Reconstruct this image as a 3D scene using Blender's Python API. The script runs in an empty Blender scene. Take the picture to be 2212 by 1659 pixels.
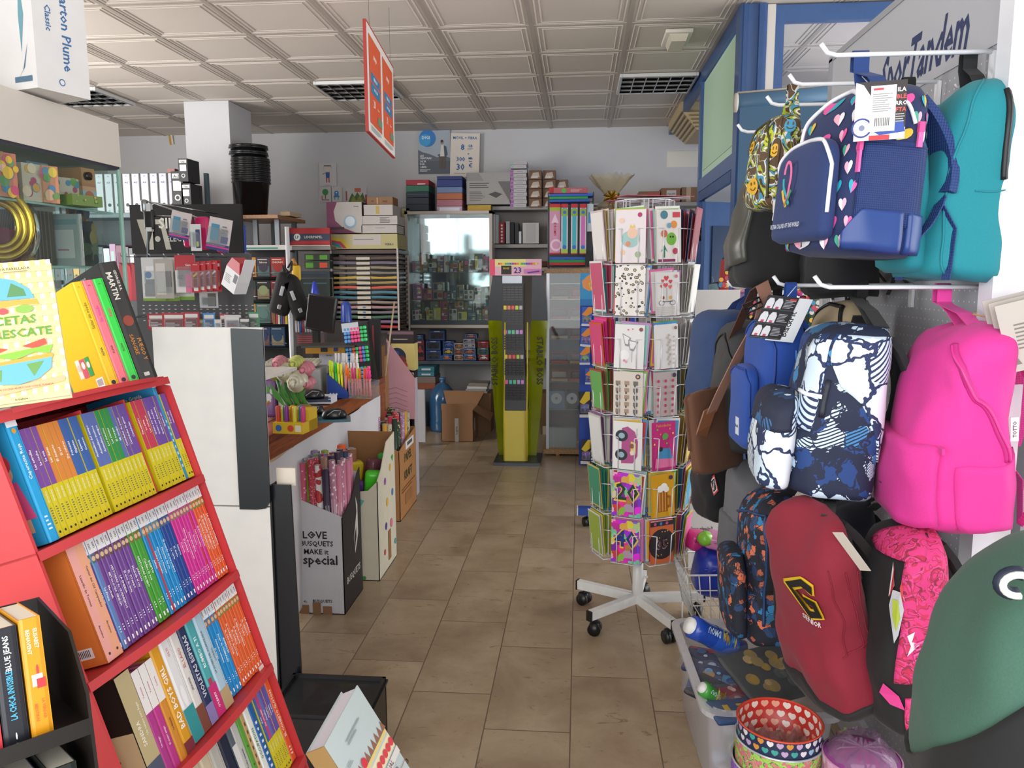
import bpy,bmesh,math,random
from mathutils import Matrix,Vector
S=bpy.context.scene
COL=S.collection
PI=math.pi
#  camera
FPX,YAW,PITCH,ROLL,CAMH=1702.95,-0.0853,-0.1346,-0.0029,1.53
_F=Vector((math.sin(YAW)*math.cos(PITCH),math.cos(YAW)*math.cos(PITCH),math.sin(PITCH)))
_R0=Vector((math.cos(YAW),-math.sin(YAW),0));_U0=_R0.cross(_F)
_R=_R0*math.cos(ROLL)+_U0*math.sin(ROLL);_U=-_R0*math.sin(ROLL)+_U0*math.cos(ROLL)
cam_d=bpy.data.cameras.new('camera');cam=bpy.data.objects.new('camera',cam_d);COL.objects.link(cam)
cam_d.sensor_width=36;cam_d.lens=FPX/2212*36;cam_d.clip_start=0.05;cam_d.clip_end=200
cam.matrix_world=Matrix(((_R.x,_U.x,-_F.x,0),(_R.y,_U.y,-_F.y,0),(_R.z,_U.z,-_F.z,CAMH),(0,0,0,1)))
S.camera=cam
#  light
S.view_settings.view_transform='Standard';S.view_settings.look='None'
S.view_settings.gamma=1;S.view_settings.exposure=0.72;S.view_settings.use_curve_mapping=False
W=bpy.data.worlds.new('daylight');S.world=W;W.use_nodes=True
bg=W.node_tree.nodes['Background'];bg.inputs[0].default_value=(0.88,0.94,1,1);bg.inputs[1].default_value=1.0
def area(name,loc,target,sx,sy,power,col=(1,1,1),spread=PI):
 d=bpy.data.lights.new(name,'AREA');d.shape='RECTANGLE';d.size=sx;d.size_y=sy;d.energy=power;d.color=col;d.spread=spread
 o=bpy.data.objects.new(name,d);COL.objects.link(o);o.location=loc
 o.rotation_euler=(Vector(target)-Vector(loc)).to_track_quat('-Z','Z').to_euler()
 return o
area('shop_front_daylight',(-0.9,-1.0,1.75),(-0.9,4,1.3),5.0,2.3,78,(1,0.985,0.97))
area('side_window_daylight',(3.9,2.6,1.7),(0,3.4,1.6),5.0,2.4,85,(0.97,0.985,1))
area('bay_window_daylight',(4.2,5.3,1.5),(1.8,5.2,3.0),1.6,1.8,55,(1,.98,.95))
area('rear_fill_light',(-4.9,4.2,1.9),(0,6.2,1.4),2.6,1.6,95,(1,0.98,0.95))  # added fill lamp, brightens the back of the shop
#  pixel helpers (measurement only)
def _ray(x,y):return _F+_R*((x-1106)/FPX)-_U*((y-829.5)/FPX)
_C=Vector((0,0,CAMH))
def YP(x,y,v):d=_ray(x,y);return _C+d*(v/d.y)
def ZP(x,y,v):d=_ray(x,y);return _C+d*((v-CAMH)/d.z)
def XP(x,y,v):d=_ray(x,y);return _C+d*(v/d.x)
#  materials
def lin(h):
 if not isinstance(h,str):return(*h[:3],1)
 h=h.lstrip('#');h=''.join(q*2 for q in h)if len(h)==3 else h;c=[int(h[i:i+2],16)/255 for i in(0,2,4)]
 return(*[x/12.92 if x<=.04045 else((x+.055)/1.055)**2.4 for x in c],1)
_M={}
def C(col,rough=.55,metal=0,kind='plain'):
 k=(col,rough,metal,kind)
 if k in _M:return _M[k]
 m=bpy.data.materials.new('%s_%s'%(kind,str(col).strip('#')));m.use_nodes=True
 nt=m.node_tree;b=nt.nodes['Principled BSDF']
 b.inputs['Base Color'].default_value=lin(col);b.inputs['Roughness'].default_value=rough;b.inputs['Metallic'].default_value=metal
 if kind in('cloth','card','plastic','wood'):
  tc=nt.nodes.new('ShaderNodeTexCoord');n=nt.nodes.new('ShaderNodeTexNoise');mp=nt.nodes.new('ShaderNodeMapping')
  nt.links.new(tc.outputs['Object'],mp.inputs[0]);nt.links.new(mp.outputs[0],n.inputs[0])
  bp=nt.nodes.new('ShaderNodeBump');nt.links.new(bp.outputs[0],b.inputs['Normal'])
  mx=nt.nodes.new('ShaderNodeMix');mx.data_type='RGBA';mx.blend_type='MULTIPLY'
  mx.inputs[6].default_value=lin(col)
  rp=nt.nodes.new('ShaderNodeValToRGB');nt.links.new(n.outputs[0],rp.inputs[0]);nt.links.new(rp.outputs[0],mx.inputs[7])
  nt.links.new(mx.outputs[2],b.inputs['Base Color'])
  if kind=='cloth':
   n.inputs['Scale'].default_value=420;n.inputs['Detail'].default_value=2;bp.inputs['Strength'].default_value=.25;bp.inputs['Distance'].default_value=.002
   b.inputs['Sheen Weight'].default_value=.06;b.inputs['Roughness'].default_value=.8;lo=.9
  elif kind=='card':
   n.inputs['Scale'].default_value=14;n.inputs['Detail'].default_value=5;bp.inputs['Strength'].default_value=.04;lo=.955
  elif kind=='plastic':
   n.inputs['Scale'].default_value=25;bp.inputs['Strength'].default_value=.05;lo=.94;b.inputs['Coat Weight'].default_value=.2
  else:
   mp.inputs['Scale'].default_value=(40,2.5,40);n.inputs['Scale'].default_value=2;n.inputs['Detail'].default_value=6;n.inputs['Distortion'].default_value=1.2;bp.inputs['Strength'].default_value=.1;lo=.55
  rp.color_ramp.elements[0].position=.35;rp.color_ramp.elements[0].color=(lo,lo,lo,1);rp.color_ramp.elements[1].position=.65
  mx.inputs[0].default_value=1
 _M[k]=m;return m
def glass(col='#ffffff',alpha=.12,rough=.02,name='glass'):
 k=('g',col,alpha,rough)
 if k in _M:return _M[k]
 m=bpy.data.materials.new(name+'_'+str(col).strip('#'));m.use_nodes=True;nt=m.node_tree;nt.nodes.remove(nt.nodes['Principled BSDF'])
 out=nt.nodes['Material Output'];t=nt.nodes.new('ShaderNodeBsdfTransparent');g=nt.nodes.new('ShaderNodeBsdfGlossy');d=nt.nodes.new('ShaderNodeBsdfDiffuse')
 c=lin(col);t.inputs[0].default_value=c;d.inputs[0].default_value=c;g.inputs['Roughness'].default_value=rough
 lw=nt.nodes.new('ShaderNodeLayerWeight');lw.inputs[0].default_value=.5;pw=nt.nodes.new('ShaderNodeMath');pw.operation='POWER';nt.links.new(lw.outputs['Facing'],pw.inputs[0]);pw.inputs[1].default_value=5;fr=nt.nodes.new('ShaderNodeMath');fr.operation='MULTIPLY_ADD';nt.links.new(pw.outputs[0],fr.inputs[0]);fr.inputs[1].default_value=.7;fr.inputs[2].default_value=.03
 m1=nt.nodes.new('ShaderNodeMixShader');m1.inputs[0].default_value=alpha;nt.links.new(t.outputs[0],m1.inputs[1]);nt.links.new(d.outputs[0],m1.inputs[2])
 m2=nt.nodes.new('ShaderNodeMixShader');nt.links.new(fr.outputs[0],m2.inputs[0]);nt.links.new(m1.outputs[0],m2.inputs[1]);nt.links.new(g.outputs[0],m2.inputs[2])
 nt.links.new(m2.outputs[0],out.inputs[0]);_M[k]=m;return m
class NG:
 def __init__(s,name,rough=.6):
  s.m=bpy.data.materials.new(name);s.m.use_nodes=True;s.t=s.m.node_tree;s.b=s.t.nodes['Principled BSDF'];s.b.inputs['Roughness'].default_value=rough
 def n(s,typ,ins={},**kw):
  x=s.t.nodes.new(typ)
  for k,v in kw.items():setattr(x,k,v)
  for k,v in ins.items():s.set(x.inputs[k],v)
  return x
 def set(s,i,v):
  if isinstance(v,bpy.types.NodeSocket):s.t.links.new(v,i)
  elif isinstance(v,bpy.types.Node):s.t.links.new(v.outputs[0],i)
  else:i.default_value=v
 def math(s,op,a,b=0.,c=0.):return s.n('ShaderNodeMath',{0:a,1:b,2:c},operation=op).outputs[0]
 def mix(s,f,a,b):return s.n('ShaderNodeMix',{0:f,6:a,7:b},data_type='RGBA').outputs[2]
 def coord(s,scale=(1,1,1),rot=(0,0,0),out='Object',loc=(0,0,0)):
  tc=s.n('ShaderNodeTexCoord');return s.n('ShaderNodeMapping',{0:tc.outputs[out],'Scale':scale,'Rotation':rot,'Location':loc}).outputs[0]
 def ramp(s,fac,stops,interp='CONSTANT'):
  r=s.n('ShaderNodeValToRGB',{0:fac});cr=r.color_ramp;cr.interpolation=interp
  while len(cr.elements)<len(stops):cr.elements.new(.5)
  for e,(p,c)in zip(cr.elements,stops):e.position=p;e.color=lin(c)
  return r.outputs[0]
 def done(s,col):s.set(s.b.inputs['Base Color'],col);return s.m
 #  mesh builder
def fr(o,x,y):
 o,x,y=Vector(o),Vector(x).normalized(),Vector(y).normalized();z=x.cross(y).normalized()
 return Matrix(((x.x,y.x,z.x,o.x),(x.y,y.y,z.y,o.y),(x.z,y.z,z.z,o.z),(0,0,0,1)))
def TR(x=0,y=0,z=0,rz=0,rx=0,ry=0):
 return Matrix.Translation((x,y,z))@Matrix.Rotation(rz,4,'Z')@Matrix.Rotation(ry,4,'Y')@Matrix.Rotation(rx,4,'X')
def _txt(s,_c={}):
 if s in _c:return _c[s]
 cu=bpy.data.curves.new('t','FONT');cu.body=s;cu.size=1;cu.resolution_u=1;cu.offset=.02;cu.align_x='CENTER';cu.align_y='CENTER'
 o=bpy.data.objects.new('t',cu);COL.objects.link(o)
 dg=bpy.context.evaluated_depsgraph_get();me=bpy.data.meshes.new_from_object(o.evaluated_get(dg))
 v=[tuple(p.co)for p in me.vertices];f=[tuple(p.vertices)for p in me.polygons]
 bpy.data.objects.remove(o);bpy.data.curves.remove(cu);bpy.data.meshes.remove(me)
 if v:
  x0=min(p[0]for p in v);x1=max(p[0]for p in v);y0=min(p[1]for p in v);y1=max(p[1]for p in v)
  v=[(p[0]-(x0+x1)/2,p[1]-(y0+y1)/2,0)for p in v];w,h=x1-x0,y1-y0
 else:w=h=1
 _c[s]=(v,f,w,h);return _c[s]
HEART=[(.0,-.5),(.22,-.28),(.42,-.05),(.5,.16),(.46,.34),(.33,.45),(.17,.44),(.05,.35),(0,.25),(-.05,.35),(-.17,.44),(-.33,.45),(-.46,.34),(-.5,.16),(-.42,-.05),(-.22,-.28)]
class MB:
 def __init__(s):s.v=[];s.f=[];s.m=[];s.s=[];s.mats=[];s.T=None
 def mi(s,mat):
  if not isinstance(mat,bpy.types.Material):mat=C(mat)
  if mat not in s.mats:s.mats.append(mat)
  return s.mats.index(mat)
 def add(s,vs,fs,mat,smooth=False,M=None):
  b=len(s.v);k=s.mi(mat)
  if M is not None:vs=[M@Vector(p)for p in vs]
  if s.T is not None:vs=[s.T@Vector(p)for p in vs]
  s.v.extend(tuple(p)for p in vs)
  for f in fs:s.f.append(tuple(i+b for i in f));s.m.append(k);s.s.append(smooth)
  return s
 def box(s,c,d,mat,M=None,rz=0):
  x,y,z=d[0]/2,d[1]/2,d[2]/2
  vs=[(i*x,j*y,k*z)for i in(-1,1)for j in(-1,1)for k in(-1,1)]
  if rz:ca,sa=math.cos(rz),math.sin(rz);vs=[(p[0]*ca-p[1]*sa,p[0]*sa+p[1]*ca,p[2])for p in vs]
  vs=[(p[0]+c[0],p[1]+c[1],p[2]+c[2])for p in vs]
  return s.add(vs,[(0,1,3,2),(4,6,7,5),(0,4,5,1),(2,3,7,6),(0,2,6,4),(1,5,7,3)],mat,False,M)
 def bb(s,a,b,mat,M=None):
  return s.box([(a[i]+b[i])/2 for i in range(3)],[abs(a[i]-b[i])for i in range(3)],mat,M)
 def rbox(s,c,d,mat,r=.01,M=None,seg=2,smooth=True):
  bm=bmesh.new();bmesh.ops.create_cube(bm,size=1)
  for v in bm.verts:v.co=Vector((v.co.x*d[0],v.co.y*d[1],v.co.z*d[2]))
  bmesh.ops.bevel(bm,geom=bm.edges[:]+bm.verts[:],offset=min(r,min(d)*.49),segments=seg,profile=.5,affect='EDGES')
  for v in bm.verts:v.co+=Vector(c)
  bm.verts.index_update();vs=[tuple(v.co)for v in bm.verts];fs=[[v.index for v in f.verts]for f in bm.faces];bm.free()
  return s.add(vs,fs,mat,smooth,M)
 def poly(s,pts,mat,M=None):return s.add(pts,[tuple(range(len(pts)))],mat,False,M)
 def prism(s,pts,z0,z1,mat,M=None,smooth=False):
  n=len(pts);vs=[(p[0],p[1],z0)for p in pts]+[(p[0],p[1],z1)for p in pts]
  fs=[tuple(range(n-1,-1,-1)),tuple(range(n,2*n))]+[(i,(i+1)%n,n+(i+1)%n,n+i)for i in range(n)]
  return s.add(vs,fs,mat,smooth,M)
 def loft(s,rings,mat,cap=True,smooth=True,M=None,closed=True):
  n=len(rings[0]);vs=[p for r in rings for p in r];fs=[]
  for a in range(len(rings)-1):
   for i in range(n if closed else n-1):
    j=(i+1)%n;fs.append((a*n+i,a*n+j,(a+1)*n+j,(a+1)*n+i))
  if cap:fs.append(tuple(range(n-1,-1,-1)));fs.append(tuple((len(rings)-1)*n+i for i in range(n)))
  return s.add(vs,fs,mat,smooth,M)
 def tube(s,pts,r,mat,n=6,M=None,cap=True,closed=False):
  pts=[Vector(p)for p in pts];rings=[];up=None
  for i,p in enumerate(pts):
   a=pts[i-1]if i else(pts[-1]if closed else p);b=pts[(i+1)%len(pts)]if(i<len(pts)-1 or closed)else p
   t=(b-a).normalized()
   if up is None:up=t.orthogonal().normalized()
   up=(up-t*up.dot(t));up=up.normalized()if up.length>1e-6 else t.orthogonal().normalized()
   sd=t.cross(up);rr=r[i]if isinstance(r,(list,tuple))else r
   rings.append([p+(up*math.cos(2*PI*k/n)+sd*math.sin(2*PI*k/n))*rr for k in range(n)])
  if closed:rings.append(rings[0]);cap=False
  return s.loft(rings,mat,cap,True,M)
 def cyl(s,a,b,r,mat,n=16,M=None,r2=None,smooth=True):return s.tube([a,b],[r,r if r2 is None else r2],mat,n,M)
 def ribbon(s,pts,side,w,th,mat,M=None):
  pts=[Vector(p)for p in pts];rings=[]
  sides=side if isinstance(side,list)else[side]*len(pts)
  for i,p in enumerate(pts):
   t=(pts[min(i+1,len(pts)-1)]-pts[max(i-1,0)]).normalized();sd=Vector(sides[i]).normalized();nrm=t.cross(sd).normalized()
   rings.append([p+sd*w/2+nrm*th/2,p-sd*w/2+nrm*th/2,p-sd*w/2-nrm*th/2,p+sd*w/2-nrm*th/2])
  return s.loft(rings,mat,True,False,M)
 def lathe(s,prof,mat,n=24,M=None,smooth=True,cap=False):
  rings=[[(r*math.cos(2*PI*k/n),r*math.sin(2*PI*k/n),z)for k in range(n)]for r,z in prof]
  return s.loft(rings,mat,cap,smooth,M)
 def text(s,t,M,size,mat,maxw=None,sx=1):
  v,f,w,h=_txt(t)
  if not v:return s
  k=size
  if maxw and w*k*sx>maxw:sx=maxw/(w*k)
  return s.add([(p[0]*k*sx,p[1]*k,0)for p in v],f,mat,False,M)
 def deco(s,M,w,h,items,e=.0004):
  """flat print on a face: M has its origin at the lower left corner, x right, y up; item coords are fractions"""
  for i,it in enumerate(items):
   z=e*(i*.25+1);k=it[0]
   if k=='r':_,x,y,a,b,c=it;s.add([(x*w,y*h,z),((x+a)*w,y*h,z),((x+a)*w,(y+b)*h,z),(x*w,(y+b)*h,z)],[(0,1,2,3)],c,False,M)
   elif k=='p':s.add([(x*w,y*h,z)for x,y in it[1]],[tuple(range(len(it[1])))],it[2],False,M)
   elif k=='c':
    _,x,y,r,c=it[:5];n=20;q=it[5]if len(it)>5 else 1
    s.add([(x*w+r*h*q*math.cos(2*PI*j/n),y*h+r*h*math.sin(2*PI*j/n),z)for j in range(n)],[tuple(range(n))],c,False,M)
   elif k=='h':
    _,x,y,r,c=it;s.add([(x*w+a*r*h,y*h+b*r*h,z)for a,b in HEART],[tuple(range(16))],c,False,M)
   elif k=='t' or k=='v':
    _,t,x,y,sz,c=it[:6];mw=it[6]*(w if k=='t' else h)if len(it)>6 else None
    Q=Matrix.Translation((x*w,y*h,z));Q=Q@Matrix.Rotation(PI/2,4,'Z')if k=='v' else Q
    s.text(t,M@Q,sz*h if k=='t' else sz*w,c,mw)
   elif k=='u':
    _,t,x,y,sz,c=it[:6];mw=it[6]*h if len(it)>6 else None
    s.text(t,M@Matrix.Translation((x*w,y*h,z))@Matrix.Rotation(-PI/2,4,'Z'),sz*w,c,mw)
   elif k=='l':
    _,x,y,a,b,n,c=it
    rr=random.Random(int(x*977+y*331+n))
    for j in range(n):
     yy=y+b*(j+.3)/n;aa=a*rr.uniform(.6,1);s.add([(x*w,yy*h,z),((x+aa)*w,yy*h,z),((x+aa)*w,(yy+b/n*.42)*h,z),(x*w,(yy+b/n*.42)*h,z)],[(0,1,2,3)],c,False,M)
   elif k=='b':
    _,x,y,a,b=it;s.add([(x*w,y*h,z),((x+a)*w,y*h,z),((x+a)*w,(y+b)*h,z),(x*w,(y+b)*h,z)],[(0,1,2,3)],'#f4f4f2',False,M)
    for j in range(9):
     xx=x+a*(.12+j*.085);s.add([(xx*w,(y+b*.2)*h,z+e*.2),((xx+a*.04)*w,(y+b*.2)*h,z+e*.2),((xx+a*.04)*w,(y+b*.85)*h,z+e*.2),(xx*w,(y+b*.85)*h,z+e*.2)],[(0,1,2,3)],'#222222',False,M)
  return s
 def mesh(s,name):
  me=bpy.data.meshes.new(name);me.from_pydata(s.v,[],s.f)
  for m in s.mats:me.materials.append(m)
  me.polygons.foreach_set('material_index',s.m);me.polygons.foreach_set('use_smooth',s.s);me.update();return me
def ob(name,mb,parent=None,label=None,M=None):
 o=bpy.data.objects.new(name,mb.mesh(name)if isinstance(mb,MB)else mb);COL.objects.link(o)
 if parent:o.parent=parent
 if label:o['label']=label
 if M is not None:o.matrix_local=M
 return o
def thing(name,label,cat,M=None,group=None):
 o=bpy.data.objects.new(name,None);COL.objects.link(o);o.empty_display_size=.05
 if M is not None:o.matrix_world=M
 o['label']=label;o['category']=cat
 if group:o['group']=group
 return o
def solo(name,mb,label,cat,M=None,group=None,kind=None):
 o=ob(name,mb);o['label']=label;o['category']=cat
 if group:o['group']=group
 if kind:o['kind']=kind
 if M is not None:o.matrix_world=M
 return o
def struct(name,mb,parent=None):
 o=ob(name,mb,parent)
 if not parent:o['kind']='structure'
 return o
def clone(root,M,label=None):
 r=root.copy();COL.objects.link(r);r.matrix_world=M
 if label:r['label']=label
 for ch in list(root.children):
  c=ch.copy();COL.objects.link(c);c.parent=r
  for g in list(ch.children):
   d=g.copy();COL.objects.link(d);d.parent=c
 return r
ORD='first second third fourth fifth sixth seventh eighth ninth tenth eleventh twelfth thirteenth fourteenth fifteenth sixteenth seventeenth eighteenth nineteenth twentieth'.split()
def shade(mesh_ob,angle=35):
 pass
rnd=random.Random(7)
#  the room
WX0,WX1,WY0,WY1,CZ=-5.2,4.4,-1.3,8.52,3.07
def travertine():
 g=NG('travertine_tiles',.3)
 co=g.coord()
 sep=g.n('ShaderNodeSeparateXYZ',{0:co})
 u=g.math('DIVIDE',g.math('SUBTRACT',sep.outputs[0],-.019),.295)
 ui=g.math('FLOOR',u);uf=g.math('SUBTRACT',u,ui)
 wn=g.n('ShaderNodeTexWhiteNoise',{0:g.n('ShaderNodeCombineXYZ',{0:ui})})
 off=g.math('MULTIPLY',g.math('FLOORED_MODULO',g.math('MULTIPLY',ui,.37),1.),1.)
 v=g.math('ADD',g.math('DIVIDE',g.math('SUBTRACT',sep.outputs[1],4.71),.61),off)
 vi=g.math('FLOOR',v);vf=g.math('SUBTRACT',v,vi)
 idn=g.n('ShaderNodeTexWhiteNoise',{0:g.n('ShaderNodeCombineXYZ',{0:ui,1:vi})})
 shift=g.n('ShaderNodeVectorMath',{0:idn.outputs[1],1:(9,9,9)},operation='MULTIPLY')
 p=g.n('ShaderNodeVectorMath',{0:co,1:shift},operation='ADD').outputs[0]
 n1=g.n('ShaderNodeTexNoise',{0:p,'Scale':3.2,'Detail':8,'Roughness':.62,'Distortion':.4})
 n2=g.n('ShaderNodeTexNoise',{0:g.n('ShaderNodeMapping',{0:p,'Scale':(7,20,1)}),'Scale':1.2,'Detail':12,'Roughness':.72,'Distortion':1.6})
 n3=g.n('ShaderNodeTexNoise',{0:p,'Scale':9,'Detail':4})
 base=g.ramp(n1.outputs[0],[(.28,'#8a7660'),(.45,'#a08d73'),(.56,'#ab997f'),(.72,'#b8a78e')],'LINEAR')
 veins=g.ramp(n2.outputs[0],[(.0,'#000000'),(.28,'#000000'),(.33,'#ffffff'),(.36,'#ffffff'),(.4,'#000000')],'LINEAR')
 lite=g.ramp(n2.outputs[0],[(.0,'#000000'),(.62,'#000000'),(.7,'#bbbbbb'),(.76,'#000000')],'LINEAR')
 c1=g.mix(g.math('MULTIPLY',veins,.75),base,lin('#6b5038'));c1=g.mix(g.math('MULTIPLY',lite,.6),c1,lin('#c5b69b'))
 c1=g.mix(g.math('MULTIPLY',n3.outputs[0],.25),c1,lin('#8a6a50'))
 tint=g.n('ShaderNodeHueSaturation',{'Value':g.math('ADD',.95,g.math('MULTIPLY',idn.outputs[0],.09)),'Color':c1})
 e=lambda f,w:g.math('MAXIMUM',g.math('LESS_THAN',f,w),g.math('GREATER_THAN',f,1-w))
 line=g.math('MAXIMUM',e(uf,.0075),e(vf,.0038))
 col=g.mix(line,tint.outputs[0],lin('#6a5947'))
 g.set(g.b.inputs['Roughness'],g.math('ADD',.22,g.math('MULTIPLY',n1.outputs[0],.25)))
 bp=g.n('ShaderNodeBump',{'Strength':.25,'Distance':.002,'Height':g.math('SUBTRACT',1.,line)});g.set(g.b.inputs['Normal'],bp.outputs[0])
 return g.done(col)
def plaster(name,c,sc=8):
 g=NG(name,.85);n=g.n('ShaderNodeTexNoise',{0:g.coord(),'Scale':sc,'Detail':6})
 n2=g.n('ShaderNodeTexNoise',{0:g.coord(),'Scale':260,'Detail':2})
 g.set(g.b.inputs['Normal'],g.n('ShaderNodeBump',{'Strength':.1,'Distance':.002,'Height':n2.outputs[0]}).outputs[0])
 a=lin(c);return g.done(g.mix(g.math('MULTIPLY',n.outputs[0],.3),a,(a[0]*.86,a[1]*.85,a[2]*.84,1)))
wallm=plaster('painted_plaster','#c6c5c7')
m=MB();m.bb((WX0,WY0,-.1),(WX1,WY1,0),travertine());struct('floor',m)
m=MB();m.bb((WX0,WY1,0),(WX1,WY1+.15,CZ+.1),wallm);struct('wall_back',m)
m=MB();m.bb((WX0-.15,WY0,0),(WX0,2.6,CZ+.1),wallm);m.bb((WX0-.15,5.6,0),(WX0,WY1,CZ+.1),wallm)
m.bb((WX0-.15,2.6,0),(WX0,5.6,1.0),wallm);m.bb((WX0-.15,2.6,2.8),(WX0,5.6,CZ+.1),wallm);struct('wall_left',m)
m=MB();m.bb((WX1,WY0,0),(WX1+.15,WY1,.35),wallm);m.bb((WX1,WY0,2.95),(WX1+.15,WY1,CZ+.1),wallm)
m.bb((WX1,6.2,.35),(WX1+.15,WY1,2.95),wallm);struct('wall_right',m)
m=MB();m.bb((WX0,WY0-.15,2.92),(WX1,WY0,CZ+.1),wallm);m.bb((WX0,WY0-.15,0),(-3.6,WY0,2.92),wallm);m.bb((2.2,WY0-.15,0),(WX1,WY0,2.92),wallm);struct('wall_front',m)
cm=plaster('ceiling_tile','#cdc4bb',3);tee=C('#aaa198',.4)
m=MB();m.bb((WX0,WY0,CZ),(WX1,WY1,CZ+.08),cm)
X0,Y0=-.911,5.118
lights={(-2,2),(2,2),(-6,2),(-2,-4),(2,-4)}
def ring(m,x,y,half,w,h,mat):
 a,b,c=half,half-w/2,half-w
 o=[(x-a,y-a),(x+a,y-a),(x+a,y+a),(x-a,y+a)];q=[(x-b,y-b),(x+b,y-b),(x+b,y+b),(x-b,y+b)];r=[(x-c,y-c),(x+c,y-c),(x+c,y+c),(x-c,y+c)]
 m.loft([[(*p,CZ-.001)for p in o],[(*p,CZ-h)for p in q],[(*p,CZ-.001)for p in r]],mat,False,False)
for i in range(-8,9):
 x=X0+.6*i
 if WX0<x<WX1:m.bb((x-.014,WY0,CZ-.004),(x+.014,WY1,CZ),tee)
for j in range(-11,6):
 y=Y0+.6*j
 if WY0<y<WY1:m.bb((WX0,y-.008,CZ-.0035),(WX1,y+.008,CZ),tee)
for i in range(-7,8):
 for j in range(-11,6):
  x,y=X0+.6*i+.3,Y0+.6*j+.3
  if(i,j)in lights or y>WY1 or y<WY0 or x<WX0+.3 or x>WX1-.3:continue
  hh=.255
  if y+hh>WY1:continue
  ring(m,x,y,.268,.011,.0045,cm);ring(m,x,y,.238,.011,.0045,cm)
struct('ceiling',m)
steel=C('#b9bcc0',.18,1);dark=C('#33302f',.3,.6)
for n,(i,j)in enumerate([(-2,2),(2,2),(-6,2)]):
 lab=['square recessed louvre light behind the hanging orange sign','square recessed louvre light nearest the green glass partition','square recessed louvre light above the A-Z binders, left of the column'][n]
 t=thing('louvre_light',lab,'ceiling light',TR(X0+.6*i+.3,Y0+.6*j+.3,CZ-.03),'louvre ceiling lights')
 b=MB();b.box((0,0,.026),(.57,.57,.004),dark)
 b.box((-.287,0,.012),(.018,.592,.024),C('#d8d8d6',.4));b.box((.287,0,.012),(.018,.592,.024),C('#d8d8d6',.4));b.box((0,-.287,.012),(.56,.018,.024),C('#d8d8d6',.4));b.box((0,.287,.012),(.56,.018,.024),C('#d8d8d6',.4));ob('housing',b,t)
 l=MB()
 for k in range(1,4):l.box((0,-.28+.14*k,.012),(.55,.012,.02),steel)
 for k in range(0,7):l.box((-.28+.093*k,0,.008),(.008,.56,.03),steel)
 for k in range(4):
  for q in range(6):
   cx,cy=-.28+.047+.094*q,-.28+.07+.14*k
   l.loft([[(cx-.046,cy+.066,.022),(cx+.046,cy+.066,.022)],[(cx-.046,cy+.045,.004),(cx+.046,cy+.045,.004)],[(cx-.03,cy+.03,.0),(cx+.03,cy+.03,.0)]],steel,False,True,closed=False)
 ob('louvre',l,t)
 tb=MB()
 for k in range(4):tb.cyl((-.26,-.21+.14*k,.02),(.26,-.21+.14*k,.02),.008,C('#e8e6e0',.4),8)
 ob('tube',tb,t,'white fluorescent tubes')
def emergency(M,lab):
 t=thing('emergency_light',lab,'emergency light',M)
 b=MB();b.rbox((0,0,.012),(.17,.32,.024),C('#d9d4c8',.5),.006);ob('base_plate',b,t)
 b=MB();b.loft([[(-.06,-.13,.02),(.06,-.13,.02),(.06,.13,.02),(-.06,.13,.02)],[(-.045,-.115,.065),(.045,-.115,.065),(.045,.115,.065),(-.045,.115,.065)]],C('#cfc8b4',.15),True,False);ob('diffuser',b,t)
emergency(fr((X0+.6*2+.32,Y0+.28,CZ-.004),(1,0,0),(0,-1,0)),'beige emergency light on the ceiling tile beside the blue partition frame')
emergency(fr((1.78,4.55,CZ-.004),(.7,.7,0),(.7,-.7,0)),'emergency light on the bright ceiling beyond the blue frame')
e=YP(1475,343,8.5)
emergency(fr((e.x,8.515,e.z),(0,0,1),(1,0,0)),'grey emergency light high on the back wall')
m=MB();m.bb((-3.475,6.915,0),(-3.07,7.39,CZ-.005),wallm);struct('trim_1',m)
bl=C('#3d5d8f',.35,0,'plastic');bl2=C('#31507f',.35)
m=MB()
m.bb((.9,4.82,0),(1.05,4.95,CZ-.005),bl);m.bb((.915,4.8,0),(.935,4.84,CZ-.01),bl2);m.bb((1.0,4.79,0),(1.02,4.83,CZ-.01),bl2)
m.bb((.9,6.27,0),(.95,6.35,CZ-.005),bl);m.bb((.9,4.95,CZ-.09),(.95,6.27,CZ-.01),bl2);m.bb((.9,4.95,2.17),(.95,6.27,2.26),bl)
m.bb((.905,5.0,2.1),(.93,6.27,2.17),bl2)
m.bb((.9,6.35,CZ-.09),(.95,8.5,CZ-.01),bl2);struct('window_1',m)
wi=bpy.data.objects['window_1']
m=MB();m.bb((.92,4.96,2.26),(.926,6.26,CZ-.1),C('#bcd8c0',.5));m.bb((.914,5.02,2.32),(.92,6.2,CZ-.13),C('#b4d2b6',.45));ob('frosted_panel',m,wi)
m=MB();m.bb((.92,6.22,.02),(.965,6.32,2.08),bl2)
m.box((1.13,6.12,1.05),(.5,.045,2.05),bl,rz=.45);m.box((1.12,6.09,1.45),(.34,.03,.9),C('#22334f',.25),rz=.45);struct('door_1',m)
d1=bpy.data.objects['door_1']
for z in(.35,1.25,1.85):
 h=MB();h.cyl((.915,6.2,z-.05),(.915,6.2,z+.05),.012,C('#25272b',.3,.8),10);h.box((.925,6.17,z),(.02,.05,.08),C('#25272b',.3,.8));ob('hinge',h,d1)
m=MB()
m.bb((1.05,4.84,0),(1.1,4.9,CZ-.005),C('#cfcac0',.5));m.bb((1.1,4.84,CZ-.1),(3.1,4.9,CZ-.01),bl)
m.bb((1.1,4.84,2.47),(1.15,4.9,CZ-.1),bl);m.bb((3.05,4.84,0),(3.1,4.9,CZ-.005),bl)
struct('window_2',m);w2=bpy.data.objects['window_2']
m=MB();m.bb((1.15,4.868,2.5),(3.05,4.872,CZ-.1),glass('#f6f8ff',.03));ob('pane',m,w2)
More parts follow.
